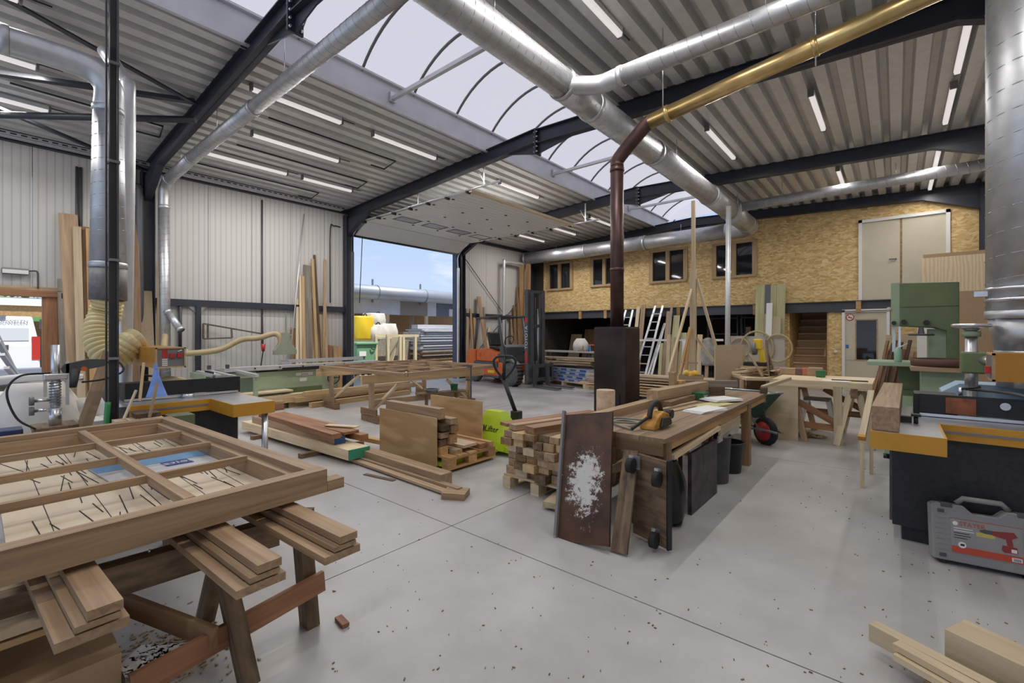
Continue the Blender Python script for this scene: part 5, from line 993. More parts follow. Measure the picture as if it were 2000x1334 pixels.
for k in range(9): fo.sphere((-2.05+rr(-.09, .09), 6.05+rr(-.06, .06), .86+rr(0, .05)), rr(.03, .05), 8, 6)
tag(fo.build('foam_filling', flat('yellow_foam', (.75, .48, .08), .9, 0, .2, 30)), 'heap of yellow foam sticking out of cardboard box', 'foam', kind='stuff')
on('upright_block', 'tall upright pine block standing behind oak beam', 'block', -1.9, 4.95, -1.84, 4.95, 0, .09, .30, PINE); on('upright_block', 'short honey block right of tall pine block', 'block', -1.88, 5.08, -1.80, 5.08, 0, .14, .20, HONEY); on('upright_block', 'small grey block left of tall pine block', 'block', -1.92, 4.83, -1.86, 4.83, 0, .07, .12, GREYW)
# small bench vice and square stick at far end
vc = thing('end_stop', 'dark end stop with pale stick at far bench corner', 'clamp', (-1.22, 6.2, BT)); MB().box((-1.26, 6.14, BT), (-1.19, 6.22, BT+.07)).build('block', DKW, vc); bar('stick', (-1.24, 6.2, BT+.07), (-1.02, 6.62, BT+.16), .05, .035, PALE, vc)
# ================================================================== forklift
fk = thing('forklift', 'orange forklift truck with dark mast parked before far wall', 'forklift', (-8.76, 10.02, 0), R(-9)); M = fr(fk)
FG_ = flat('forklift_grey', (.075, .08, .09), .5, 0, .15, 6)
def fb(n, a, b, mat, par=fk, bev=0): m = MB(); m.m = M.copy(); m.box(a, b); return m.build(n, mat, par, M, bev)
def ft(n, pts, r, mat, par=fk, seg=10, closed=False): m = MB(); m.m = M.copy(); m.tube(pts, r, seg, closed=closed); return m.build(n, mat, par, M)
def fp(n, poly, a, b, mat, par=fk, bev=0): m = MB(); m.m = M.copy(); m.prism(poly, a, b); return m.build(n, mat, par, M, bev)
fp('counterweight', [(-1.25, .30), (-1.25, .62), (-1.18, .90), (-.95, .98), (-.75, .96), (-.75, .22), (-1.1, .22)], -.50, .50, ORANGE, bev=.03)
fp('engine_cowl', [(-.75, .62), (-.75, .96), (-.35, .99), (.25, .86), (.30, .62)], -.46, .46, ORANGE, bev=.025)
fp('chassis', [(-.75, .22), (-.75, .62), (.55, .62), (.55, .36), (.4, .22)], -.48, .48, ORANGE, bev=.015); fb('side_step', (-.30, -.56, .18), (.42, -.48, .24), FG_); fb('side_skirt', (-.80, -.51, .48), (.30, -.46, .62), FG_)
fb('yellow_plate', (-.15, -.49, .30), (.15, -.485, .38), YEL); text('model_number', '25', .14, REDP, M @ facing((-.55, -.475, .80), (0, -1, 0)), fk, .001)
fp('dashboard', [(.30, .60), (.30, 1.0), (.42, 1.12), (.58, 1.05), (.60, .60)], -.42, .42, FG_, bev=.015)
fp('seat_base', [(-.42, .99), (-.42, 1.05), (.0, 1.05), (.05, .96)], -.23, .23, BLACK, bev=.015); fp('seat_back', [(-.45, 1.05), (-.55, 1.42), (-.50, 1.48), (-.42, 1.45), (-.32, 1.08)], -.22, .22, BLACK, bev=.02)
ft('steering_wheel', [(.22+.06*math.sin(a*math.pi/10), .16*math.cos(a*math.pi/10), 1.22+.14*math.sin(a*math.pi/10)) for a in range(20)], .014, BLACK, seg=6, closed=True); ft('steering_column', [(.36, 0, 1.05), (.24, 0, 1.22)], .02, BLACK)
for y in (-.44, .44):
    ft('guard_post', [(-.86, y, .95), (-.72, y, 1.86)], .04, FG_); ft('guard_post', [(.62, y, .62), (.42, y, 1.2), (.30, y, 1.90)], .038, FG_); ft('guard_rail', [(-.74, y, 1.88), (.34, y, 1.92)], .035, FG_)
for k in range(7): x = -.7+.16*k; ft('guard_bar', [(x, -.44, 1.885+.006*k), (x, .44, 1.885+.006*k)], .018, FG_, seg=6)
ft('gas_bottle_post', [(-.3, .3, 1.0), (-.3, .3, 1.86)], .02, GREYP)
for x, y, r, w in ((.92, -.47, .325, .22), (.92, .47, .325, .22), (-.82, -.42, .25, .18), (-.82, .42, .25, .18)):
    m = MB(); m.m = M.copy(); m.lathe([(r*.5, -w/2), (r*.94, -w/2), (r, -w/2+.03), (r, w/2-.03), (r*.94, w/2), (r*.5, w/2)], (x, y, r), 32, 'y'); tw = m.build('tyre', flat('dusty_tyre%d%d' % (x*10, y*10), (.10, .098, .095), .8, 0, .35, 14), fk, M)
    m = MB(); m.m = M.copy(); m.lathe([(0, -w/2+.03), (r*.2, -w/2+.0), (r*.24, -w/2+.04), (r*.52, -w/2+.05), (r*.54, w/2-.02), (0, w/2-.02)], (x, y, r), 24, 'y'); m.build('wheel_disc', GREYP, tw, M)
    for k in range(20 if r > .3 else 0):
        a = 2*math.pi*k/20; m = MB(); m.m = M @ Matrix.Translation((x, y, r)) @ Matrix.Rotation(a, 4, 'Y'); m.box((r-.006, -w/2+.01, -.02), (r+.012, w/2-.01, .02)); m.build('tread_lug', RUB, tw, M)
fp('front_mudguard', [(.58, .62), (.60, .72), (.92, .74), (1.15, .60), (1.12, .56), (.90, .68), (.66, .66)], -.57, -.38, FG_)
for s in (-1, 1):
    fb('mast_channel', (1.24, s*.26-.06, .08), (1.36, s*.26+.06, 2.60), FG_); fb('inner_channel', (1.36, s*.20-.04, .10), (1.43, s*.20+.04, 2.52), DKGREY); ft('lift_ram', [(1.30, s*.12, .15), (1.30, s*.12, 2.1)], .03, STEEL)
    ft('lift_chain', [(1.40, s*.09, .5), (1.40, s*.09, 2.4)], .014, DKGREY, seg=6); ft('tilt_ram', [(.60, s*.3, .5), (1.25, s*.3, .62)], .03, FG_)
    fb('fork_shank', (1.52, s*.24-.055, .05), (1.57, s*.24+.055, .62), DKGREY); fb('fork_tine', (1.55, s*.24-.055, .03), (2.45, s*.24+.055, .065), DKGREY)
for z in (2.52, 1.6, .12): fb('mast_crossbar', (1.24, -.3, z), (1.34, .3, z+.07), FG_)
for z in (.16, .52): fb('carriage_bar', (1.44, -.46, z), (1.52, .46, z+.09), DKGREY)
for y in (-.44, .44): fb('carriage_end', (1.44, y-.03, .14), (1.53, y+.03, .64), DKGREY)
WT = flat('decal_white', (.75, .75, .75), .5); P_ = M @ facing((1.30, -.322, 1.32), (0, -1, 0)); text('brand', 'TOYOTA', .15, WT, P_ @ Matrix.Rotation(R(90), 4, 'Z'), fk, .001)
fb('red_decal', (1.25, -.323, 1.72), (1.35, -.321, 1.85), REDP); fb('red_decal', (1.26, -.323, .62), (1.34, -.321, .95), REDP)
ft('hose_loop', bez([(1.3, .3, 2.0), (1.1, .35, 1.6), (.9, .3, 1.0), (.6, .2, .9)], 6), .018, BLACK)
# ================================================================== blue-wrapped packs, pile of boards
pallet('pale pallet under the blue-striped packs', (-6.9, 10.85, 0), 1.9, .8, R(-18), PALE)
BW = flat('pack_film', (.42, .46, .56), .35, 0, .15, 3); BB = flat('pack_blue', (.03, .10, .42), .35)
for k in range(4):
    c = Vector((-6.9+(.0, -.05, .03, .06)[k], 10.85, .16+.095*k)); d = Vector((math.cos(R(-18)), math.sin(R(-18)), 0)); t = thing('wrapped_pack', 'silver film-wrapped pack with blue print, %s from bottom' % NTH[k], 'pack', c-Vector((0, 0, .04)), group='blue-striped packs')
    bar('pack', c-d*.98, c+d*.98, .75, .085, BW, t); bar('dark_gap', c-d*.96+Vector((0, 0, .045)), c+d*.96+Vector((0, 0, .045)), .73, .006, DKGREY, t)
    n = Vector((d.y, -d.x, 0))
    for j in range(5): q = c-d*(.85-.4*j)+n*.377; bar('blue_mark', q-d*.12, q+d*.12, .004, .035 if j % 2 else .05, BB, t)
random.seed(33)
def board_pile(n, x0, x1, y0, y1, z0, rows, lab, group, mats, ln=(2.2, 3.4)):
    k = 0
    for r in range(rows):
        y = y0; q_ = 0
        while y < y1 and k < n:
            w = rr(.10, .2); L = rr(*ln); xc = (x0+x1)/2+rr(-.35, .35); a = rr(-.05, .05); h = rr(.022, .045)
            tag(bar('board', (xc-L/2, y+w/2-a*L/2, z0+.06*r+.03), (xc+L/2, y+w/2+a*L/2, z0+.06*r+.03), w, h, random.choice(mats)), lab % NTH[r]+', '+NTH[q_]+' from front', 'board', group); y += w+rr(.01, .05); k += 1; q_ += 1
for x in (-4.7, -3.4): tag(bar('bearer', (x, 9.2, .035), (x, 10.3, .035), .08, .07, OLD), 'rough bearer on floor under long board pile, %s' % ('left' if x < -4 else 'right'), 'bearer')
board_pile(44, -5.3, -2.4, 9.2, 10.2, .07, 9, 'long sawn board in pile behind the stove, %s layer up', 'long board pile behind the stove', [PINE, TAN, PALE, HONEY, PINE], (2.4, 3.3))
board_pile(12, -7.6, -5.9, 10.6, 11.1, .55, 4, 'short board lying on blue-striped packs, %s layer up', 'boards on the blue-striped packs', [TAN, PALE, PINE], (1.3, 1.9))
# ================================================================== things along the chipboard wall
def ladder(lab, xa, xb, lean, z1, w=.36, n=8):
    t = thing('ladder', lab, 'ladder', (xa, 13.2, 0))
    for s in (0, w): bar('rail', (xa+s, 13.0, 0), (xb+s+(-.06 if s else .06), 13.86, z1), .025, .065, ALU, t, up=(1, 0, 0))
    for k in range(1, n+1):
        u = k/(n+1); xx = xa+(xb-xa)*u; yy = 13.0+.86*u; bar('rung', (xx+.02, yy, z1*u), (xx+w-.02, yy, z1*u), .03, .03, ALU, t)
    return t
ladder('aluminium ladder leaning on mezzanine beam right of stove', -6.15, -5.85, 0, 2.3); ladder('second narrower aluminium ladder beside the first', -5.72, -5.55, 0, 1.75, .12, 6); ladder('aluminium stepladder half hidden behind the flue', -7.0, -6.85, 0, 2.2)
def lean_back(rows, y=13.85, base=.5, group='boards leaning on the chipboard wall'):
    for (xt, yt, wpx, col, lab) in rows:
        T = py(xt, yt, y); Bq = Vector((T.x, y-base, .01)); d = (T-O3).dot(Vector((-SN, CS, 0))); tag(bar('wall_board', Bq, T, wpx*d/888*1.15, .025, col, up=(0, 1, 0)), lab, 'board', group)
lean_back([(1308, 608, 10, TAN, 'brown board leaning right of the ladders'), (1322, 616, 11, GREENW, 'greenish board leaning left of timber post'), (1336, 650, 10, GREENW, 'short greenish board behind the timber post'), (1257, 596, 8, TAN, 'tan board leaning left of ladder'), (1247, 600, 6, PALE, 'pale narrow board behind the stove corner'), (1312, 598, 4, GREYW, 'thin grey board right of ladder top')])
lean_back([(1486, 557, 14, GREENW, 'green-tinted tall plank left of grey one'), (1511, 557, 9, GREENW, 'green-tinted tall plank right of grey one'), (1526, 555, 13, GREENW, 'widest green-tinted plank beside staircase'), (1500, 556, 9, flat('grey_laminate', (.12, .125, .14), .5), 'dark grey laminate board between green planks')], 13.8, .35, 'tall planks beside the staircase')
lean_back([(1503, 592, 9, WHITE, 'white board below the dark grey board'), (1498, 613, 7, MDF, 'pinkish board before the green planks'), (1517, 618, 13, MDF, 'wide short chipboard piece beside staircase')], 13.5, .3, 'tall planks beside the staircase')
tpst = thing('timber_prop', 'tall pale timber prop with three raking struts', 'prop', (-2.9, 8.68, 0)); P = pd(1354, 652, 8.3); bx_, by_ = P.x, P.y
bar('lower_post', (bx_, by_, 0), (bx_, by_, pd(1354, 527, 8.3).z), .10, .09, PALE, tpst, up=(1, 0, 0)); bar('upper_post', (bx_-.02, by_+.07, 1.6), (bx_-.02, by_+.07, pd(1354, 392, 8.35).z), .055, .06, PALE, tpst, up=(1, 0, 0))
for a, b, w in (((1353, 557), (1306, 727), .045), ((1361, 545), (1402, 690), .06), ((1361, 660), (1394, 706), .07)): bar('strut', pd(*a, 8.3), pd(b[0], b[1], 8.1), w, .04, PALE, tpst, up=(1, 0, 0))
for a, b in (((1349, 640), (1325, 745)), ((1346, 650), (1338, 745))): bar('side_leg', pd(*a, 8.2), pd(*b, 8.0), .08, .04, HONEY, tpst, up=(1, 0, 0))
bar('tie', pd(1330, 708, 8.05), pd(1362, 709, 8.15), .03, .03, STEEL, tpst)
P = pd(1420, 600, 9.4); tag(MB().tube([(P.x, P.y, .0), (P.x+.03, P.y, 4.05)], .05, 12).build('drop_pipe', ALU), 'slim grey pipe dropping from main duct elbow to floor', 'pipe')
# cabinets and clutter in the dark store
random.seed(8); kinds = [('cupboard', 'cupboard'), ('stacked_board', 'board')]
for k, (x, w, h, mat, lab) in enumerate([(-9.9, .5, 1.4, MDF, 'dim chipboard sheet leaning in far left of store'), (-9.2, .6, 1.6, BROWN, 'dim brown door blank leaning in the store'), (-8.5, .5, 1.5, MDF, 'dim chipboard sheet in middle of store')]): tag(bar('sheet', (x, 15.4, 0.01), (x, 15.8, h), w, .03, mat, up=(0, 1, 0)), lab, 'sheet')
for x, lab in ((-4.2, 'dark steel shelf rack in store behind timber prop'), (-3.2, 'dark steel shelf rack in store behind hose board')):
    t = thing('shelf_rack', lab, 'shelf', (x, 15.5, 0))
    for z in (.4, .9, 1.4, 1.9): MB().box((x-.45, 15.3, z), (x+.45, 15.7, z+.03)).build('shelf', DKGREY, t)
    for dx in (-.44, .44):
        for y in (15.31, 15.69): MB().box((x+dx-.02, y-.02, 0), (x+dx+.02, y+.02, 2.05)).build('upright', DKGREY, t)
for k in range(10): x = -4.55+.2*k; tag(MB().box((x, 15.4, (.43, .93, 1.43)[k % 3]), (x+.14, 15.6, (.43, .93, 1.43)[k % 3]+rr(.12, .3))).build('store_box', random.choice([CARD, GREYP, BLUE, TAN])), 'small dim box on store racks', 'box', 'boxes on the store racks')
wbk = thing('store_bench', 'low bench with pale top in front of the dark store', 'bench', (-8.6, 13.0, 0))
bar('top', (-9.6, 13.2, .82), (-7.3, 13.0, .82), .5, .05, ALU, wbk)
for x in (-9.4, -7.5):
    for y in (12.95, 13.3): bar('leg', (x, y, 0), (x, y, .8), .07, .07, MGREEN, wbk)
tag(MB().box((-8.9, 12.2, 0), (-8.2, 12.7, .5)).build('green_cabinet', MGREEN, bevel=.01), 'low green machine cabinet behind forklift mast', 'cabinet')
sack('tool_heap', 'crumpled pale sheeting heaped on the store bench', (-8.05, 13.1, .845), .26, .42, BAGW, roll=False)
tag(MB().box((-8.15, 12.9, .845), (-7.85, 13.05, 1.02)).build('carton', CARD), 'small cardboard carton on the store bench', 'box')
bt = thing('blue_trestle', 'small blue folding trestle beside store bench', 'trestle', (-6.9, 13.2, 0)); q = py(1148, 690, 13.0)
for s in (-.13, .13): MB().tube([(q.x+s, 13.0, 0), (q.x+s*.2, 13.1, 1.05)], .022, 8).build('leg', BLUE, bt)
MB().tube([(q.x-.22, 13.1, 1.05), (q.x+.22, 13.1, 1.05)], .02, 8).build('top_bar', ORANGE, bt)
a = py(1325, 690, 13.0)
for k in range(7):
    x = -5.3+.22*k; tag(bar('short_post', (x, 12.95+.06*(k % 2), 0.0), (x+.02, 13.1, 1.15+.25*((k*3) % 4)/3), .09+.02*(k % 3), .05, (GREENW, PALE, TAN, ALU)[k % 4]), 'upright offcut standing below the mezzanine, %s from ladder' % NTH[k], 'offcut', 'upright offcuts below the mezzanine')
tag(bar('rack_rail', (-6.4, 13.2, 1.22), (-3.6, 13.2, 1.25), .05, .06, WHITE), 'white rail running behind ladders and offcuts', 'rail')
sack('jacket', 'grey jacket and coiled wire hanging from rail', (-3.95, 13.1, .55), .20, .75, flat('grey_cloth', (.33, .32, .30), .9, 0, .3, 9, bumpy=.6), roll=False)
# hose board with coiled hoses
hb = thing('hose_board', 'grey board with coiled hoses before the staircase', 'board', (-2.4, 11.5, 0)); a, b = py(1427, 655, 11.5), py(1533, 655, 11.5)
bar('board', (a.x, 11.5, .72), (b.x, 11.5, .72), .03, 1.3, flat('grey_board', (.45, .42, .37), .7, 0, .06, 5), hb)
for cx_, r in ((1445, .2), (1478, .33), (1520, .26)):
    c = py(cx_, 680, 11.44); MB().tube([(c.x+r*math.cos(t*math.pi/16), 11.44-.002*t, c.z+r*1.15*math.sin(t*math.pi/16)) for t in range(-4, 30)], .022, 8).build('hose_coil', TANH, hb)
for x in (a.x+.1, b.x-.1): bar('foot', (x, 11.25, .035), (x, 11.8, .035), .06, .07, PALE, hb)
# ================================================================== middle right: chipboard sheet, offcut bench, trestle table
cs = pd(1425, 700, 7.6); tag(bar('chipboard_sheet', Vector((pd(1396, 700, 7.5).x, pd(1396, 700, 7.5).y, .62)), Vector((pd(1454, 700, 7.9).x, pd(1454, 700, 7.9).y, .62)), .022, 1.22, MDF), 'pale speckled chipboard sheet standing behind bench', 'board')
ob = thing('offcut_bench', 'rough shelf bench heaped with pale offcuts', 'bench', (-1.6, 8.6, 0)); a, b = pz(1455, 737, .80), pz(1515, 737, .80); OX0, OX1 = -1.95, -1.45
bar('top', (-1.95, 8.0, .72), (-1.2, 8.45, .72), .7, .04, PALE, ob); bar('shelf', (-1.95, 8.0, .35), (-1.2, 8.45, .35), .6, .03, PLY, ob)
for x, y in ((-1.85, 7.8), (-1.95, 8.3), (-1.15, 8.15), (-1.25, 8.7)): bar('leg', (x, y, 0), (x, y, .70), .06, .06, TAN, ob)
random.seed(14)
for k in range(46):
    c = Vector((-1.6+rr(-.28, .28), 8.2+rr(-.2, .25), .755+rr(0, .12))); a = rr(-.9, .9)+R(20); L = rr(.08, .2); d = Vector((math.cos(a), math.sin(a), rr(-.1, .15)))
    tag(bar('offcut', c-d*L, c+d*L, rr(.03, .06), rr(.012, .03), random.choice([PALE, PALE, PINE, TAN])), 'small pale offcut in heap on the rough bench', 'offcut', 'offcuts heaped on the rough bench')
for (a, b, w, mat, lab) in [((1503, 735), (1497, 665), .10, BROWN, 'brown pointed board standing on rough bench'), ((1515, 735), (1500, 690), .12, OLD, 'dark triangular offcut standing on rough bench'), ((1490, 735), (1462, 690), .1, TAN, 'tan board leaning on chipboard sheet')]: tag(bar('upright_offcut', pd(*a, 7.1), pd(*b, 7.25), w, .02, mat, up=(1, 0, 0)), lab, 'board')
yd = thing('yellow_mitre_saw', 'yellow and grey mitre saw behind chipboard sheet', 'power tool', pd(1475, 690, 7.9)); c = pd(1474, 680, 7.9); MB().cyl(c+Vector((-.03, .0, 0)), c+Vector((.03, 0, 0)), .12, 22).build('blade_guard', GREYP, yd); MB().cbox(c+Vector((.05, 0, .07)), (.12, .14, .18)).build('motor', YEL, yd, bevel=.02); MB().bar(c+Vector((.1, 0, -.02)), c+Vector((.12, 0, -.25)), .08, .07).build('arm', YEL, yd); MB().cbox(c+Vector((.04, 0, -.27)), (.35, .35, .06)).build('base', BLACK, yd); MB().bar(c+Vector((.05, .0, -.3)), c+Vector((.05, 0, -c.z)), .3, .3).build('stand', OLD, yd)
tt = thing('trestle_table', 'pale plank table on rough trestles beside the bandsaw', 'table', (-.75, 7.6, 0)); TT = .80
q = [pz(*p, TT) for p in ((1535, 735), (1722, 746), (1716, 722))]
for k in range(4): y = 7.12+.24*k; bar('top_plank', (-1.30, y+.12, TT-.02), (-.22, y+.12+.02, TT-.02), .235, .05, PALE, tt)
bar('front_edge', (-1.30, 7.11, TT-.045), (-.22, 7.13, TT-.045), .03, .09, PALE, tt)
for x in (-1.1, -.4):
    bar('trestle_beam', (x, 7.1, TT-.13), (x, 8.1, TT-.13), .07, .12, BROWN, tt)
    for y, s in ((7.15, 1), (7.95, -1)): bar('trestle_leg', (x-.05, y, TT-.15), (x-.18, y-.06*s, 0), .07, .05, PALE if x > -.5 else TAN, tt, up=(0, 1, 0)); bar('trestle_leg', (x+.05, y, TT-.15), (x+.18, y-.06*s, 0), .07, .05, PALE if x > -.5 else TAN, tt, up=(0, 1, 0))
for a, b in (((-1.15, 7.12, .6), (-.55, 7.12, .25)), ((-.8, 8.0, .62), (-.25, 8.0, .3)), ((-1.2, 7.16, .22), (-.5, 7.16, .2)), ((-1.2, 7.9, .3), (-.2, 7.9, .3))): bar('brace', a, b, .03, .08, RED, tt)
bar('front_leg', (-.56, 7.12, 0), (-.57, 7.10, TT-.05), .09, .05, PALE, tt, up=(0, 1, 0))
ss = thing('step_stool', 'pale grey step stool under the trestle table', 'stool', (-.85, 7.75, 0))
bar('step', (-1.0, 7.7, .5), (-.7, 7.7, .5), .25, .03, GREYP, ss)
for x, s in ((-.98, -1), (-.72, 1)):
    for y in (7.6, 7.82): bar('leg', (x, y, .5), (x+.1*s, y, 0), .05, .04, WHITE, ss, up=(0, 1, 0))
random.seed(9)
m = MB()
for k in range(150): a = rr(0, 6.28); r0 = rr(0, .22); s = rr(.01, .035); m.m = Matrix.Translation((-.95+r0*math.cos(a), 7.45+r0*math.sin(a)*.6, .012+rr(0, .05)*(1-r0*4))) @ Matrix.Rotation(rr(0, 3), 4, 'Z') @ Matrix.Rotation(rr(-.4, .4), 4, 'X'); m.box((-s, -s*.5, -.006), (s, s*.5, .006))
tag(m.build('chip_heap', TAN), 'heap of wood chips on floor below trestle table', 'wood chips', kind='stuff')
pp_ = pz(1500, 860, 0); tag(bar('plywood_panel', (-1.34, 6.98, .365), (-.99, 7.04, .365), .022, .73, PLYP), 'yellow plywood panel standing before the trestle table', 'plywood sheet')
for (p, s, mat, lab, nm) in [((1540, 722), (.2, .12, .10), CARD, 'brown carton at left end of trestle table', 'carton'), ((1562, 722), (.10, .1, .10), flat('plum', (.16, .09, .09), .6), 'dark plum can beside the brown carton', 'can'), ((1578, 722), (.16, .1, .11), flat('salmon', (.50, .17, .09), .6), 'orange cloth bundle on trestle table', 'cloth bundle'), ((1600, 720), (.14, .1, .06), YEL, 'yellow tape reel box beside green tub', 'box'), ((1603, 728), (.11, .11, .10), flat('tub_green', (.03, .16, .06), .45), 'dark green tub on trestle table', 'tub'), ((1592, 712), (.18, .12, .12), CARD, 'pale carton behind yellow box on table', 'carton')]:
    c = pz(p[0], p[1]+8, TT+.01); c.y = min(max(c.y, 7.3), 7.95); c.x = c.y*(ray(p[0], 700).x/ray(p[0], 700).y); o = MB().cbox((c.x, c.y, TT+.006+s[2]/2), s).build(nm.replace(' ', '_'), mat, bevel=.012); tag(o, lab, nm)
tag(bar('hand_saw', (-.65, 7.3, TT+.012), (-.27, 7.34, TT+.012), .03, .02, DKGREY), 'dark tool lying at right end of trestle table', 'tool'); tag(bar('paper_sheet', (-.75, 7.25, TT+.008), (-.45, 7.22, TT+.008), .2, .003, PAPER), 'white paper on trestle table', 'paper')
# wheelbarrow
wh = thing('wheelbarrow', 'green wheelbarrow with red-rimmed black wheel behind bench', 'wheelbarrow', (-1.3, 6.55, 0)); W0 = Vector((-1.28, 6.56, .17)); TG = flat('barrow_green', (.03, .09, .08), .5, 0, .2, 8)
m = MB(); m.m = Matrix.Translation(W0) @ Matrix.Rotation(R(55), 4, 'Z'); m.lathe([(.10, -.035), (.155, -.045), (.175, -.025), (.18, 0), (.175, .025), (.155, .045), (.10, .035)], (0, 0, 0), 28, 'x'); m.build('tyre', RUB, wh)
m = MB(); m.m = Matrix.Translation(W0) @ Matrix.Rotation(R(55), 4, 'Z'); m.lathe([(0, -.052), (.03, -.055), (.05, -.04), (.122, -.046), (.125, 0), (.122, .046), (0, .052)], (0, 0, 0), 24, 'x'); m.build('rim', REDP, wh)
d = Vector((-.82, .57, 0)); n = Vector((.57, .82, 0)); Tb = W0+d*.55
vs = [Tb-d*.28-n*.16+Vector((0, 0, .12)), Tb-d*.28+n*.16+Vector((0, 0, .12)), Tb+d*.3+n*.16+Vector((0, 0, .05)), Tb+d*.3-n*.16+Vector((0, 0, .05)), Tb-d*.55-n*.27+Vector((0, 0, .48)), Tb-d*.55+n*.27+Vector((0, 0, .48)), Tb+d*.5+n*.27+Vector((0, 0, .42)), Tb+d*.5-n*.27+Vector((0, 0, .42))]
m = MB(); m.add(vs, [(0, 1, 2, 3), (0, 1, 5, 4), (1, 2, 6, 5), (2, 3, 7, 6), (3, 0, 4, 7)]); tr_ = m.build('tray', TG, wh); so = tr_.modifiers.new('thickness', 'SOLIDIFY'); so.thickness = .01
MB().tube(vs[4:], .014, 8, closed=True).build('tray_rim', STEEL, wh)
for s in (-1, 1):
    MB().tube(bez([W0-d*.22+n*s*.04+Vector((0, 0, .02)), W0+n*s*.09+Vector((0, 0, .03)), Tb+n*s*.15+Vector((0, 0, .0)), Tb+d*.95+n*s*.26+Vector((0, 0, .22))], 6), .015, 8).build('frame_tube', GREYP, wh); MB().tube([Tb+d*.15+n*s*.18+Vector((0, 0, .03)), Tb+d*.3+n*s*.2+Vector((0, 0, -.165))], .014, 8).build('stand_leg', GREYP, wh); MB().tube([W0+n*s*.08, Tb-d*.35+n*s*.14+Vector((0, 0, .3))], .012, 8).build('strut', GREYP, wh)
# ================================================================== bandsaw
bsx = thing('bandsaw', 'big olive green bandsaw with tilted table on right', 'machine', (.25, 6.9, 0)); BX, BY = .28, 6.82
def bpx(x, y): q = py(x, y, BY-.22); return (q.x, q.z)
o_ = [bpx(*p) for p in ((1757, 553), (1874, 550), (1874, 800), (1849, 800), (1849, 646), (1825, 640), (1757, 637))]; zb = o_[2][1]
MB().prism([o_[0], o_[1], (o_[1][0], .55), (o_[3][0], .55), o_[4], o_[5], o_[6]], BY-.22, BY+.2).build('upper_housing', MGREEN, bsx, bevel=.008)
l0 = bpx(1740, 553); l1 = bpx(1740, 637); MB().box((l0[0], BY-.2, l1[1]), (o_[0][0], BY+.2, l0[1])).build('side_door', LGREEN, bsx)
MB().box((o_[3][0]-.14, BY-.15, .8), (o_[3][0], BY+.15, o_[4][1]+.02)).build('column', LGREEN, bsx)
lx0, lx1 = bpx(1755, 700)[0], o_[2][0]; MB().box((lx0, BY-.2, .06), (lx1, BY+.2, .80)).build('lower_housing', MGREEN, bsx, bevel=.008); MB().box((lx0-.02, BY-.25, 0), (lx1+.02, BY+.25, .06)).build('foot_plate', MGREEN, bsx); MB().box((lx0-.12, BY-.26, .08), (lx0+.12, BY-.2, .74)).build('lower_door', LGREEN, bsx)
tz = py(1720, 706, BY-.35).z; MB().box((py(1694, 706, BY-.3).x, BY-.45, tz-.04), (py(1808, 706, BY-.3).x, BY+.15, tz)).build('saw_table', LGREEN, bsx); MB().box((lx0+.0, BY-.1, .78), (lx0+.2, BY+.1, tz-.03)).build('table_trunnion', MGREEN, bsx)
bxp = py(1757, 640, BY).x; MB().box((bxp-.01, BY-.02, tz), (bxp+.01, BY+.02, l1[1]+.02)).build('blade', STEEL, bsx); MB().bar((bxp-.05, BY-.02, tz+.1), (bxp-.05, BY-.02, l1[1]), .03, .03).build('guide_post', ALU, bsx)
for x, y, r in ((1746, 631, .022), (1765, 629, .025), (1809, 630, .025)): q = py(x, y, BY-.22); MB().cyl((q.x, BY-.22, q.z), (q.x, BY-.30, q.z), r, 14).build('knob', BLACK, bsx)
q = py(1741, 604, BY-.2); MB().sphere((q.x-.02, BY-.2, q.z), .025).build('latch_knob', CREAM, bsx)
q = py(1799, 652, BY-.3); hwl = MB().lathe([(.10, 0), (.11, .012), (.10, .022), (.03, .016), (.02, .09)], (q.x, BY-.3, q.z-.02), 22).build('tension_wheel', DKGREY, bsx)
MB().bar((o_[0][0], BY-.223, (o_[0][1]+o_[6][1])/2-.03), (o_[1][0], BY-.223, (o_[0][1]+o_[6][1])/2-.03), .004, .006).build('door_seam', DKGREY, bsx)
q = [py(*p, BY-.5) for p in ((1778, 706), (1870, 700))]; c = (q[0]+q[1])/2; bw = thing('belt_coil', 'brown leather belt loop lying behind the saw table', 'belt', c); MB().lathe([(.27, 0), (.275, 0), (.28, .07), (.27, .075), (.262, .07), (.262, 0)], (c.x+.1, BY-.55, tz-.02), 28).build('belt', flat('leather', (.11, .05, .035), .6), bw); MB().box((c.x-.18, BY-.85, tz-.06), (c.x+.35, BY-.25, tz-.02)).build('tray', TAN, bw); MB().box((c.x-.1, BY-.75, 0), (c.x+.3, BY-.35, tz-.06)).build('stand', LGREEN, bw)
q = py(1754, 690, BY-.35); bo = thing('glue_bottle', 'pale green squeeze bottle on bandsaw table', 'bottle', (q.x, BY-.35, tz)); MB().lathe([(.03, 0), (.034, .01), (.034, .13), (.02, .15), (.012, .16)], (q.x, BY-.35, tz), 16).build('bottle', flat('bottle_green', (.30, .50, .38), .4), bo); MB().tube([(q.x, BY-.35, tz+.155), (q.x+.08, BY-.35, tz+.2)], [.008, .004], 8).build('spout', WHITE, bo)
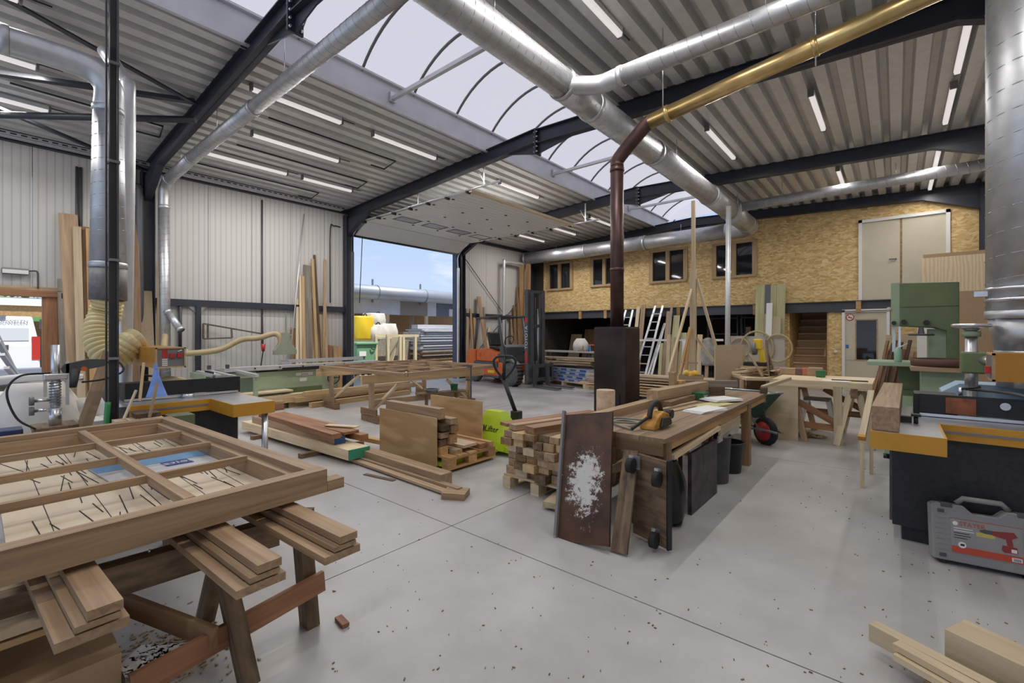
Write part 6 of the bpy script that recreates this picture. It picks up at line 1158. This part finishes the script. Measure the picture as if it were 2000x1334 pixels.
# rack of sticks and sheets behind the bandsaw
random.seed(4)
for k in range(14):
    x = -.24+.032*k; tag(bar('lath', (x-.13+rr(-.02, .02), 8.6+.05*(k % 3), .0), (x+.08, 8.88, 1.15+rr(-.2, .2)), .045, .02, random.choice([BROWN, TAN, DKW, RED])), 'thin lath leaning behind the bandsaw, %s from left' % NTH[k], 'lath', 'laths leaning behind the bandsaw')
lr = thing('lath_rack', 'chipboard lath rack standing behind the bandsaw', 'rack', (.05, 9.2, 0)); bar('front', (-.12, 8.95, .75), (.55, 8.95, .75), .03, .35, MDFB, lr); bar('back', (-.12, 9.25, .7), (.55, 9.25, .7), .03, 1.4, PALE, lr)
for x in (-.1, .53): bar('side', (x, 8.95, .6), (x, 9.25, .6), .03, 1.2, PLY, lr)
tag(bar('white_sheet', (py(1791, 660, 8.5).x, 8.5, .75), (py(1842, 660, 8.5).x, 8.5, .75), .02, 1.5, WHITE), 'white sheet seen through the bandsaw throat', 'sheet')
for (xt0, xt1, yt, yw, mat, lab, off) in [(1800, 1935, 505, 13.1, PLYP, 'pale plywood sheet leaning in far right corner, rear one', 0), (1803, 1935, 498, 13.35, MDFB, 'brown sheet edge above pale sheet in far right corner', .0), (1853, 1940, 570, 11.9, MDFB, 'brown hardboard sheet leaning before pale plywood in right corner', .0)]:
    a, b = py(xt0, yt, yw), py(xt1, yt, yw); tag(bar('leaning_sheet', ((a.x+b.x)/2, yw-.35, .01), ((a.x+b.x)/2, yw, a.z), b.x-a.x, .02, mat, up=(0, 1, 0)), lab, 'sheet')
# ================================================================== right moulder
rm, RMm, lb, lc = moulder('right spindle moulder with ochre rim and silver pump column', (-.12, 3.53), 0.0, 1, 1.45, .56, .34, .85, (.25, 1.35))
tag(bar('timber_fence', (-.05, 3.56, TZ+.075), (-.02, 5.35, TZ+.075), .13, .145, OAKL), 'thick brown beam lying along left edge of right moulder', 'timber')
cq = pd(1897, 760, 3.4); cx_, cy_ = cq.x, cq.y; pc = thing('feeder_stand', 'chrome feeder column with flat handwheel on right moulder', 'stand', (cx_, cy_, TZ))
zt = pd(1897, 634, 3.4).z; MB().cyl((cx_, cy_, TZ), (cx_, cy_, zt-.04), .036, 22).build('column', STEEL, pc); MB().lathe([(.02, -.03), (.05, -.012), (.10, .0), (.112, .008), (.112, .022), (.1, .026), (.03, .018), (0, .02)], (cx_, cy_, zt-.02), 30).build('handwheel', STEEL, pc); MB().cyl((cx_, cy_, zt-.09), (cx_, cy_, zt-.05), .052, 22).build('collar', LGREEN, pc)
zm = pd(1897, 708, 3.4).z; MB().cbox((cx_+.01, cy_, zm), (.14, .12, .16)).build('clamp_block', MGREEN, pc, bevel=.012); MB().cyl((cx_+.05, cy_-.02, zm+.02), (cx_+.16, cy_-.08, zm+.02), .045, 18).build('cross_tube', STEEL, pc); MB().cyl((cx_+.155, cy_-.078, zm+.02), (cx_+.165, cy_-.083, zm+.02), .034, 18).build('tube_bore', BLACK, pc); MB().lathe([(.07, 0), (.07, .03), (.04, .035)], (cx_, cy_, TZ), 20).build('base_flange', MGREEN, pc)
gb = pd(1836, 720, 3.35); tag(MB().lathe([(.03, 0), (.032, .01), (.032, .09), (.02, .12), (.008, .15)], (gb.x, gb.y, TZ), 14).build('oil_bottle', WHITE), 'small white oil bottle left of feeder column', 'bottle')
tag(MB().prism([(.28, TZ), (.28, TZ+.13), (.38, TZ+.2), (.86, TZ+.2), (.95, TZ+.1), (.95, TZ)], 4.98, 5.3).build('blue_hood', flat('pale_blue', (.42, .58, .74), .5, 0, .06, 5), rm), None)
b0 = pd(1938, 745, 3.0); b1 = pd(1938, 690, 3.0); g = MB().box((b0.x+.015, b0.y, b0.z), (b0.x+.45, b0.y+.28, b1.z)).build('control_box', BROWNP, rm); bf = MB().box((b0.x+.003, b0.y+.01, b0.z+.01), (b0.x+.015, b0.y+.27, b1.z-.01)).build('box_front', GREYP, g)
for q in (((b0.x, b0.y, b1.z-.014), (b0.x+.015, b0.y+.28, b1.z)), ((b0.x, b0.y, b0.z), (b0.x+.015, b0.y+.28, b0.z+.012)), ((b0.x, b0.y, b0.z), (b0.x+.015, b0.y+.012, b1.z)), ((b0.x, b0.y+.268, b0.z), (b0.x+.015, b0.y+.28, b1.z))): MB().box(*q).build('box_edge', PINE, g)
MB().cbox((b0.x-.01, b0.y+.09, b0.z+.07), (.03, .05, .05)).build('red_switch', REDP, g); MB().bar((b0.x+.3, b0.y+.14, TZ), (b0.x+.3, b0.y+.14, b0.z+.01), .08, .08).build('box_stand', BLACK, rm)
RUSTP = flat('worn_red_primer', (.28, .09, .04), .6, 0, .4, 14); MB().cbox((.34, 4.386, TZ+.09), (.15, .012, .11)).build('worn_patch', RUSTP, rm)
for x in (.55, .66): MB().cyl((x, 4.385, TZ+.11), (x, 4.375, TZ+.11), .025, 18).build('dial', STEEL, rm)
for k in (0, 1): MB().cyl((.80, 4.35+.0, TZ+.06+.05*k), (1.0, 4.30, TZ+.06+.05*k), .026, 14).build('fence_handle', BLACK, rm)
MB().cyl((.10, 4.0, TZ), (.10, 4.0, TZ+.05), .012, 10).build('table_knob', BLACK, rm); MB().cbox((.10, 4.0, TZ+.055), (.05, .05, .015)).build('knob_head', BLACK, rm); MB().cbox((.04, 4.03, TZ+.02), (.08, .05, .04)).build('stop_block', BLACK, rm)
MB().tube(bez([(.38, 4.55, TZ+.2), (.6, 4.3, TZ+.2), (.85, 4.15, TZ+.1), (.95, 4.1, TZ+.01)], 6), .012, 8).build('power_cable', DKGREY, rm)
tag(bar('push_stick', (.78, 4.14, TZ+.02), (.98, 4.2, TZ+.02), .05, .04, PALE), 'pale push block on right moulder table front', 'block')
RX, RY = .72, 4.93; ZT = pd(1980, 615, 3.35).z; ZB = pd(1980, 692, 3.35).z
duct('drop_duct', 'wide shiny galvanised drop duct at right picture edge', [((RX, RY, ZT), (RX, RY, 4.62), .205, .205), ((RX, RY, ZB), (RX, RY, ZT), .155, .2)], pitch=.17, seam=False)
m = MB(); helix(m, (RX, RY, ZT), (RX, RY, 4.6), .205, .17, .0045); q = m.build('spiral_seam', SEAM, bpy.data.objects['drop_duct.001'])
for z in (ZT+.11, ZT+.19): m = MB(); ring(m, (RX, RY, z), (0, 0, 1), .206, .012, .012); m.build('clamp_band', STEEL, bpy.data.objects['drop_duct.001'])
MB().box((RX-.27, RY-.05, ZT+.14), (RX-.18, RY+.05, ZT+.18)).build('bracket', STEEL, bpy.data.objects['drop_duct.001']); MB().tube([(RX+.02, RY-.1, ZB+.18), (RX+.25, RY-.3, ZB+.05)], [.09, .09], 18).build('side_spigot', GALV, bpy.data.objects['drop_duct.001'])
MB().cyl((RX, RY, TZ+.2), (RX, RY, ZB), .15, 20).build('lower_stub', GALV, bpy.data.objects['drop_duct.001'])
hose('corrugated_hose', 'cream corrugated hose hanging under right control box', [(RX+.25, RY-.3, ZB+.05), (RX+.33, RY-.42, ZB-.15), (RX+.22, RY-.5, TZ+.2), (RX+.05, RY-.42, TZ+.14)], .085, CREMH, sp=.045, amp=.13)
yb = thing('yellow_batten', 'yellow-tipped batten hanging left of right moulder', 'batten', (-.2, 4.4, .4)); a, b = pd(1684, 852, 4.2), pd(1702, 765, 4.6); bar('batten', a, b, .05, .04, PALE, yb); bar('yellow_tip', a-(b-a)*.05, a, .055, .045, YELL, yb); bar('leg', Vector((a.x, a.y, 0)), a, .03, .03, PALE, yb); bar('leg', Vector((b.x, b.y, 0)), b, .03, .03, PALE, yb)
# drill case
dc = thing('drill_case', 'grey plastic drill case with red STAYER label leaning on moulder', 'tool case', (.4, 3.95, 0), R(8)); M = fr(dc) @ Matrix.Translation((-.235, -.02, .0)) @ Matrix.Rotation(R(-11), 4, 'X'); CG = flat('case_grey', (.27, .265, .265), .5, 0, .04, 60)
def cb(n, a, b, mat, par=dc, bev=0): m = MB(); m.m = M.copy(); m.box(a, b); return m.build(n, mat, par, M, bev)
def cpoly(n, poly, a, b, mat, par=dc, bev=0): m = MB(); m.m = M.copy(); m.prism(poly, a, b); return m.build(n, mat, par, M, bev)
cpoly('front_shell', [(0, .02), (.47, .02), (.47, .335), (.445, .355), (.34, .355), (.30, .315), (.19, .315), (.15, .355), (.02, .355), (0, .34)], -.055, 0, CG, bev=.006); cpoly('rear_shell', [(0, .02), (.47, .02), (.47, .335), (.445, .355), (.34, .355), (.30, .315), (.19, .315), (.15, .355), (.02, .355), (0, .34)], .002, .055, CG, bev=.006)
m = MB(); m.m = M.copy(); m.tube([(.13, 0, .36), (.16, 0, .395), (.33, 0, .395), (.36, 0, .36)], .017, 10); m.build('handle', CG, dc, M)
for x in (.045, .38): cb('latch', (x, -.06, .335), (x+.055, .01, .362), DKGREY, bev=.004)
for x in (.02, .40):
    for k in range(9): cb('rib', (x, -.058, .05+.031*k), (x+.05, -.055, .054+.031*k), CG)
for x, z in ((.03, .30), (.41, .30), (.03, .04), (.41, .04)): cb('corner_boss', (x, -.06, z), (x+.03, -.055, z+.02), DKGREY)
for x in (.03, .40): cb('foot', (x, -.03, 0.0), (x+.04, .03, .02), BLACK)
LG = flat('label_grey', (.30, .29, .29), .35); RL = flat('label_red', (.52, .075, .04), .35); lbp = cb('label', (.085, -.0575, .075), (.395, -.0555, .275), LG); cb('label_border', (.083, -.0580, .273), (.397, -.0560, .2755), RL, lbp); cb('red_band', (.087, -.0585, .077), (.393, -.0572, .115), RL, lbp); cb('barcode', (.345, -.0595, .083), (.388, -.0585, .105), WHITE, lbp)
for k in range(9): cb('barcode_line', (.352+.0035*k, -.0600, .086), (.3538+.0035*k, -.0594, .101), BLACK, lbp)
def ctext(n, s, sz, x, z, mat, al='LEFT'): text(n, s, sz, mat, M @ facing((x, -.0588, z), (0, -1, 0)), lbp, .0004, al)
ctext('brand', 'STAYER', .034, .125, .247, RL); 
for k in range(5): cb('print_line', (.10, -.0582, .218-.014*k), (.10+(.085, .09, .07, .075, .06)[k], -.0573, .222-.014*k), BLACK if k > 1 else WHITE, lbp)
m = MB(); m.m = M.copy(); m.cyl((.108, -.0582, .247), (.108, -.0573, .247), .012, 16); m.build('round_emblem', WHITE, lbp, M); m = MB(); m.m = M.copy(); m.cyl((.135, -.0590, .125), (.135, -.0573, .125), .018, 18); m.build('round_photo', WHITE, lbp, M); cb('photo_tool', (.127, -.0595, .12), (.145, -.0588, .132), BLACK, lbp)
cb('yellow_flash', (.20, -.0582, .19), (.28, -.0573, .214), flat('flash_yellow', (.55, .48, .12), .4), lbp)
dr = flat('print_red', (.28, .04, .04), .4); cpoly('drill_body', [(.27, .21), (.27, .235), (.36, .245), (.375, .22), (.35, .205), (.355, .165), (.33, .165), (.325, .20)], -.0592, -.0582, dr, lbp); cpoly('drill_chuck', [(.215, .222), (.215, .228), (.235, .236), (.27, .236), (.27, .212), (.235, .214)], -.0592, -.0582, DKGREY, lbp); cpoly('drill_battery', [(.305, .14), (.31, .165), (.37, .162), (.372, .13), (.315, .125)], -.0592, -.0582, dr, lbp); cb('battery_label', (.345, -.0596, .131), (.368, -.0591, .15), WHITE, lbp)
# profiles on the floor, bottom right
GL = 'profiled timbers at lower right'
for (a, b, w, h, mat, lab, z) in [((-.08, 2.60), (.45, 2.33), .055, .075, PALE, 'pale rebated profile pointing left, rear one', .09), ((.0, 2.50), (.55, 2.20), .05, .025, PALE, 'pale moulding strip in lower right, upper', .115), ((-.0, 2.47), (.55, 2.17), .045, .025, PALE, 'pale moulding strip in lower right, lower', .085), ((.10, 2.42), (.6, 2.12), .07, .05, BROWN, 'dark strip under the pale mouldings', .045), ((.08, 2.33), (.5, 2.03), .06, .03, GREYW, 'grey thin strip at bottom right of floor', .02), ((.0, 2.27), (.12, 2.17), .03, .015, GREYW, 'small grey sliver on floor near mouldings', .01)]:
    tag(bar('moulding', (*a, z), (*b, z), w, h, mat), lab, 'moulding', GL)
tag(bar('rebate_groove', (-.075, 2.572, .075), (.2, 2.432, .075), .006, .03, BROWN), 'dark rebated edge strip of rear profile', 'moulding', GL)
tag(bar('heavy_block', (.19, 2.66, .12), (.66, 2.42, .12), .16, .16, PALE), 'heavy pale beam end at lower right corner', 'timber', GL)
for x, y in ((.2, 2.45), (.45, 2.3)): tag(bar('bearer', (x-.12, y+.25, .01), (x+.1, y-.25, .01), .05, .02, OLD), 'bearer under lower right timbers, %s' % ('left' if x < .3 else 'right'), 'bearer')
# ================================================================== outside: yard behind the big door
XC = -15.5; cn = thing('canopy_shed', 'open storage shed with white fascia across the yard', 'shed', (XC, 12, 0)); FW = flat('fascia_white', (.62, .64, .68), .6, 0, .08, 3); TA = flat('taupe', (.30, .25, .21), .6); GB_ = flat('fascia_grey', (.16, .17, .21), .6)
z0, z1 = px(690, 612, XC).z, px(690, 583, XC).z
for y0, y1, mat in ((7.5, 11.2, FW), (11.2, 12.62, TA), (12.62, 13.1, FW), (13.1, 17, GB_)): MB().box((XC, y0, z0), (XC+.08, y1, z1+.25)).build('fascia_panel', mat, cn)
MB().box((XC+.081, 13.85, z0+.02), (XC+.09, 17, z0+.35)).build('white_panel', WHITE, cn); MB().box((XC-6, 7.5, z1+.2), (XC+.05, 17, z1+.3)).build('roof', GREYP, cn); MB().box((XC-6, 7.5, 0), (XC-5.9, 17, z1+.2)).build('rear_boarding', HONEY, cn); MB().box((XC-2.0, 10.8, 1.5), (XC-1.9, 17, z0+.1)).build('inner_boarding', HONEY, cn)
for x in (731, 757, 833): q = px(x, 650, XC); bar('post', (XC-.02, q.y, 0), (XC-.02, q.y, z0+.02), .12, .12, PALE if x != 731 else TAN, cn)
q = px(800, 640, XC-.5); bar('raking_prop', (XC-.4, q.y-.1, 1.2), (XC-.4, q.y+.12, 2.2), .14, .1, GREYW, cn)
ZD = px(690, 572, XC+.3).z; duct('yard_duct', 'fat grey outdoor duct running along shed fascia', [((XC+.35, 6.5, ZD+.05), (XC+.35, 17.5, ZD+.12), .27, .27)], mat=flat('grey_duct', (.34, .36, .41), .5, .3, .05, 4), seam=False)
for y in (9.9, 12.2): m = MB(); ring(m, (XC+.35, y, ZD+.08), (0, 1, 0), .275, .02, .01); m.build('strap', GREYP, bpy.data.objects['yard_duct']); MB().box((XC+.1, y-.03, ZD-.3), (XC+.14, y+.03, ZD+.6)).build('bracket', GREYP, bpy.data.objects['yard_duct'])
BN = flat('bin_green', (.20, .42, .24), .5, 0, .05, 4); wbx = thing('wheelie_bin', 'green four-wheeled bin standing outside the big door', 'bin', (-13.5, 8.45, 0)); a, b = px(693, 700, -13.3), px(733, 668, -13.3); yb0, yb1, zt = a.y, b.y, b.z
m = MB(); m.add([(-13.9, yb0+.1, .15), (-13.3, yb0+.1, .15), (-13.3, yb1-.1, .15), (-13.9, yb1-.1, .15), (-14.0, yb0, zt-.08), (-13.2, yb0, zt-.08), (-13.2, yb1, zt-.08), (-14.0, yb1, zt-.08)], [(0, 3, 2, 1), (4, 5, 6, 7), (0, 1, 5, 4), (1, 2, 6, 5), (2, 3, 7, 6), (3, 0, 4, 7)]); m.build('tub', BN, wbx, bevel=.02)
MB().box((-14.05, yb0-.03, zt-.08), (-13.15, yb1+.03, zt)).build('lid', BN, wbx, bevel=.02); MB().tube([(-13.17, (yb0+yb1)/2+.22+.08*math.cos(t*math.pi/8), zt-.16+.08*math.sin(t*math.pi/8)) for t in range(-8, 1)], .015, 6).build('handle', BLACK, wbx); MB().box((-13.27, yb0+.1, zt-.45), (-13.2, yb0+.35, zt-.3)).build('sticker', WHITE, wbx)
for x in (-13.8, -13.4):
    for y in (yb0+.15, yb1-.15): MB().cyl((x, y-.03, .08), (x, y+.03, .08), .08, 14).build('wheel', BLACK, wbx)
def bulk(lab, x, y0p, ypx, w, h, mat, handles=True):
    c = px(y0p, ypx, x); t = sack('bulk_bag', lab, (x, c.y, 1.2 if c.z < 1.5 else c.z), w, h, mat, 1.0, False, True)
    if handles: MB().tube(bez([(x+w*.8, c.y-.1, max(0, c.z)+h*.95), (x+w*.85, c.y, max(0, c.z)+h*1.1), (x+w*.8, c.y+.1, max(0, c.z)+h*.95)], 5), .02, 6).build('strap', BLACK, t)
    return t
tag(MB().box((-15.2, 8.2, 0), (-14.3, 11.0, 1.2)).build('low_stack', GREYW), 'grey base stack under bulk bags in the yard', 'stack')
for lab, xp, yp, w, h, mat in (('yellow bulk bag standing in the yard by door post', 703, 664, .40, .85, YEL), ('white bulk bag right of the yellow bag', 728, 662, .42, .55, BAGW), ('white bulk bag on top of lower white bag', 730, 636, .34, .45, BAGW), ('white bulk bag behind brown yard post', 752, 664, .38, .6, BAGW)): bulk(lab, -14.7, xp, yp, w, h, mat)
cg = thing('pallet_cage', 'pale timber pallet cage on stacked pallets in yard', 'cage', (-13.2, 10.0, 0)); a, b = px(757, 656, -13.2), px(813, 656, -13.2); zt = a.z; PW = wood('fresh_pine', (.60, .50, .30), (.74, .64, .42), vary=.1)
for y in (a.y, (a.y+b.y)/2-.1, b.y-.05):
    for x in (-13.2, -13.9): bar('upright', (x, y, .3), (x, y, zt), .09, .09, PW, cg)
for x in (-13.2, -13.9): bar('top_rail', (x, a.y-.05, zt), (x, b.y+.1, zt), .05, .09, PW, cg); bar('mid_rail', (x, a.y, .40), (x, b.y, .40), .03, .09, PW, cg)
bar('tall_panel', (-13.5, a.y+.25, .4), (-13.5, a.y+.55, 1.3), .4, .03, PALE, cg)
for k in range(2): pallet('pale pallet under the yard cage, %s' % ('lower' if k == 0 else 'upper'), (-13.55, (a.y+b.y)/2, .0+.14*k), .9, 1.25, 0, PW, .14)
random.seed(6); a, b = px(812, 690, -14.0), px(885, 690, -14.0); zz_ = .25
LM = flat('pale_laminate', (.55, .56, .60), .4, 0, .06, 5)
tag(MB().box((-14.8, a.y, 0), (-13.6, b.y+.8, .23)).build('tarp_base', flat('dark_tarp', (.07, .07, .085), .5)), 'dark tarpaulin-covered base under the sheet stack', 'tarp')
for k in range(26):
    h = rr(.035, .065); j = rr(-.12, .12); tag(MB().box((-14.7+j, a.y+rr(-.1, .1), zz_), (-13.7+j, b.y+.8+rr(-.1, .2), zz_+h-.008)).build('stacked_sheet', LM if k > 8 else random.choice([GREYW, TAN, OLD])), 'flat sheet in tall stack outside the big door, number %d from bottom' % (k+1), 'sheet', 'sheets stacked outside the big door'); zz_ += h
tag(bar('wrapped_roll', (-14.2, a.y+.1, zz_+.09), (-13.9, b.y-.1, zz_+.09), .5, .16, LM), 'long white package on top of yard sheet stack', 'package')
# ---- van beyond the side door
XV = -17.0; vn = thing('white_van', 'white delivery van parked beyond the side doorway', 'van', (XV-2.4, .1, 0)); VW = flat('van_white', (.82, .83, .86), .3); ve = px(79, 640, XV).y; yv1 = ve; yv0 = ve-1.95; zr = px(60, 618, XV).z
m = MB(); m.add([(XV, yv0, .42), (XV, yv1, .42), (XV, yv1-.02, 1.15), (XV, yv0+.02, 1.15), (XV-.12, yv0+.14, zr), (XV-.12, yv1-.14, zr), (XV-4.6, yv0, .42), (XV-4.6, yv1, .42), (XV-4.2, yv0+.14, zr), (XV-4.2, yv1-.14, zr), (XV-4.6, yv0+.02, 1.15), (XV-4.6, yv1-.02, 1.15)], [(0, 1, 2, 3), (3, 2, 5, 4), (4, 5, 9, 8), (1, 7, 11, 2), (2, 11, 9, 5), (0, 3, 10, 6), (3, 4, 8, 10), (6, 7, 1, 0), (6, 10, 11, 7), (10, 8, 9, 11)]); m.build('body', VW, vn, bevel=.04)
ymid = (yv0+yv1)/2; MB().box((XV, ymid-.008, .5), (XV+.006, ymid+.008, zr-.15)).build('door_gap', GREYP, vn)
for s in (-1, 1): MB().box((XV-.06, ymid+s*.45-.32, 1.25), (XV+.004, ymid+s*.45+.32, zr-.3)).build('rear_window', flat('pale_pane%d' % s, (.66, .69, .74), .15), vn); MB().box((XV-.03, ymid+s*.9-.08, .75), (XV+.012, ymid+s*.9+.07, 1.35)).build('tail_light', REDP, vn)
MB().box((XV-.1, yv0-.02, .34), (XV+.1, yv1+.02, .55)).build('bumper', flat('bumper_grey', (.20, .22, .28), .6), vn, bevel=.03); MB().box((XV, ymid+.1, 1.02), (XV+.012, ymid+.42, 1.14)).build('number_plate', DKGREY, vn); MB().box((XV-.1, ymid+.05, zr-.03), (XV-.05, ymid+.38, zr+.02)).build('brake_light', GREYP, vn)
text('lettering', 'N.V. VAN BOUWELEN', .11, GREYP, facing((XV-.06, ymid+.22, zr-.14), (1, 0, .1)), vn, .002)
for y in (yv0+.15, yv1-.15):
    for x in (XV-.85, XV-3.7): MB().lathe([(.18, -.1), (.31, -.1), (.33, -.06), (.33, .06), (.31, .1), (.18, .1)], (x, y, .33), 24, 'y').build('wheel', RUB, vn)
MB().box((XV-.3, yv1, 1.55), (XV-.2, yv1+.12, 1.8)).build('mirror', DKGREY, vn)
gs = thing('garden_shed', 'timber carport with white and green trim behind van', 'shed', (-24, 1, 0)); MB().box((-24.3, -6, 2.44), (-24.1, 5, 2.70)).build('white_trim', WHITE, gs); MB().box((-24.4, -6, 2.02), (-24.2, 5, 2.45)).build('timber_fascia', HONEY, gs); MB().box((-24.35, -6, 1.88), (-24.15, 5, 2.03)).build('green_trim', flat('trim_green', (.12, .32, .10), .6), gs); MB().box((-28, -6, 2.66), (-24.3, 5, 2.74)).build('roof', GREYP, gs); MB().box((-28, -6, 0), (-27.9, 5, 2.6)).build('rear_wall', TAN, gs)
for y in (-4, 2.2, 4.6): bar('post', (-24.25, y, 0), (-24.25, y, 1.95), .2, .2, HONEY, gs)
random.seed(2)
for k in range(9):
    y = px(88+4*k, 650, -18).y+.1*k; tag(bar('fence_board', (-18.3, y, 0), (-18.3, y, 1.7+rr(-.1, .15)), .12, .03, PINE), 'sunlit yellow timber stacked upright right of van, %s' % NTH[k], 'timber', 'sunlit timber beside van')
hd = thing('hedge', 'green hedge above the carport roof', 'hedge', (-32, 0, 0)); m = MB()
for k in range(900):
    c = Vector((-31+rr(-.6, .6), rr(-9, 8), rr(2.2, 4.2))); a = rr(0, 3); s = rr(.1, .25); m.m = Matrix.Translation(c) @ Matrix.Rotation(a, 4, 'Z') @ Matrix.Rotation(rr(-1, 1), 4, 'X'); m.add([(-s, 0, 0), (0, 0, -s*.5), (s, 0, 0), (0, 0, s*.5)], [(0, 1, 2, 3)])
hl = m.build('leaves', flat('hedge_leaf', (.20, .30, .05), .7, 0, .3, 2), hd); hl['kind'] = 'stuff'; bar('stem_core', (-31.4, -9, 1.5), (-31.4, 8, 1.5), 1.0, 3.0, MGREEN, hd)

# ================================================================== last small things
ZD_ = -.18
for (x, y0, y1, lab) in [(-7.3, 2.9, 5.2, 'thin dark conduit under left roof deck, nearest skylight'), (-8.7, .3, 1.9, 'thin dark conduit under left roof deck before first rafter'), (-8.6, 2.9, 5.4, 'thin dark conduit under left roof deck in the second bay'), (-9.9, 2.6, 5.0, 'thin dark conduit under left roof deck near the wall')]:
    z = deck_z(x)+ZD_-.03; tag(MB().tube([(x, y0, z), (x, y1, z), (x-.45, y1+.05, z-.03), (x-.45, y1-.25, z-.03)], .014, 6).build('roof_conduit', BLACK), lab, 'conduit')
random.seed(77); m = MB()
for k in range(260):
    u = rr(620, 1990); v = rr(900, 1330); p = pz(u, v, 0)
    if -2.0 < p.x < -1.1 and 2.5 < p.y < 6.4 or p.x > XR-.1 or p.y < .2: continue
    s = rr(.0012, .0045); m.m = Matrix.Translation((p.x, p.y, .002)) @ Matrix.Rotation(rr(0, 3), 4, 'Z'); m.box((-s*1.6, -s*.6, -.002), (s*1.6, s*.6, .002))
tag(m.build('floor_debris', OLD), 'tiny dark wood crumbs scattered over concrete floor', 'debris', kind='stuff')
tag(bar('shaving_pile', (-4.1, 2.55, .004), (-3.7, 2.62, .004), .05, .006, OLD), 'dark wood shavings streak beside long brown beam', 'shavings')
for o in list(bpy.data.objects):
    if o.name in ('plywood_panel', 'panel_frame'): o.name = {'plywood_panel': 'plywood_sheet', 'panel_frame': 'carrying_frame'}[o.name]
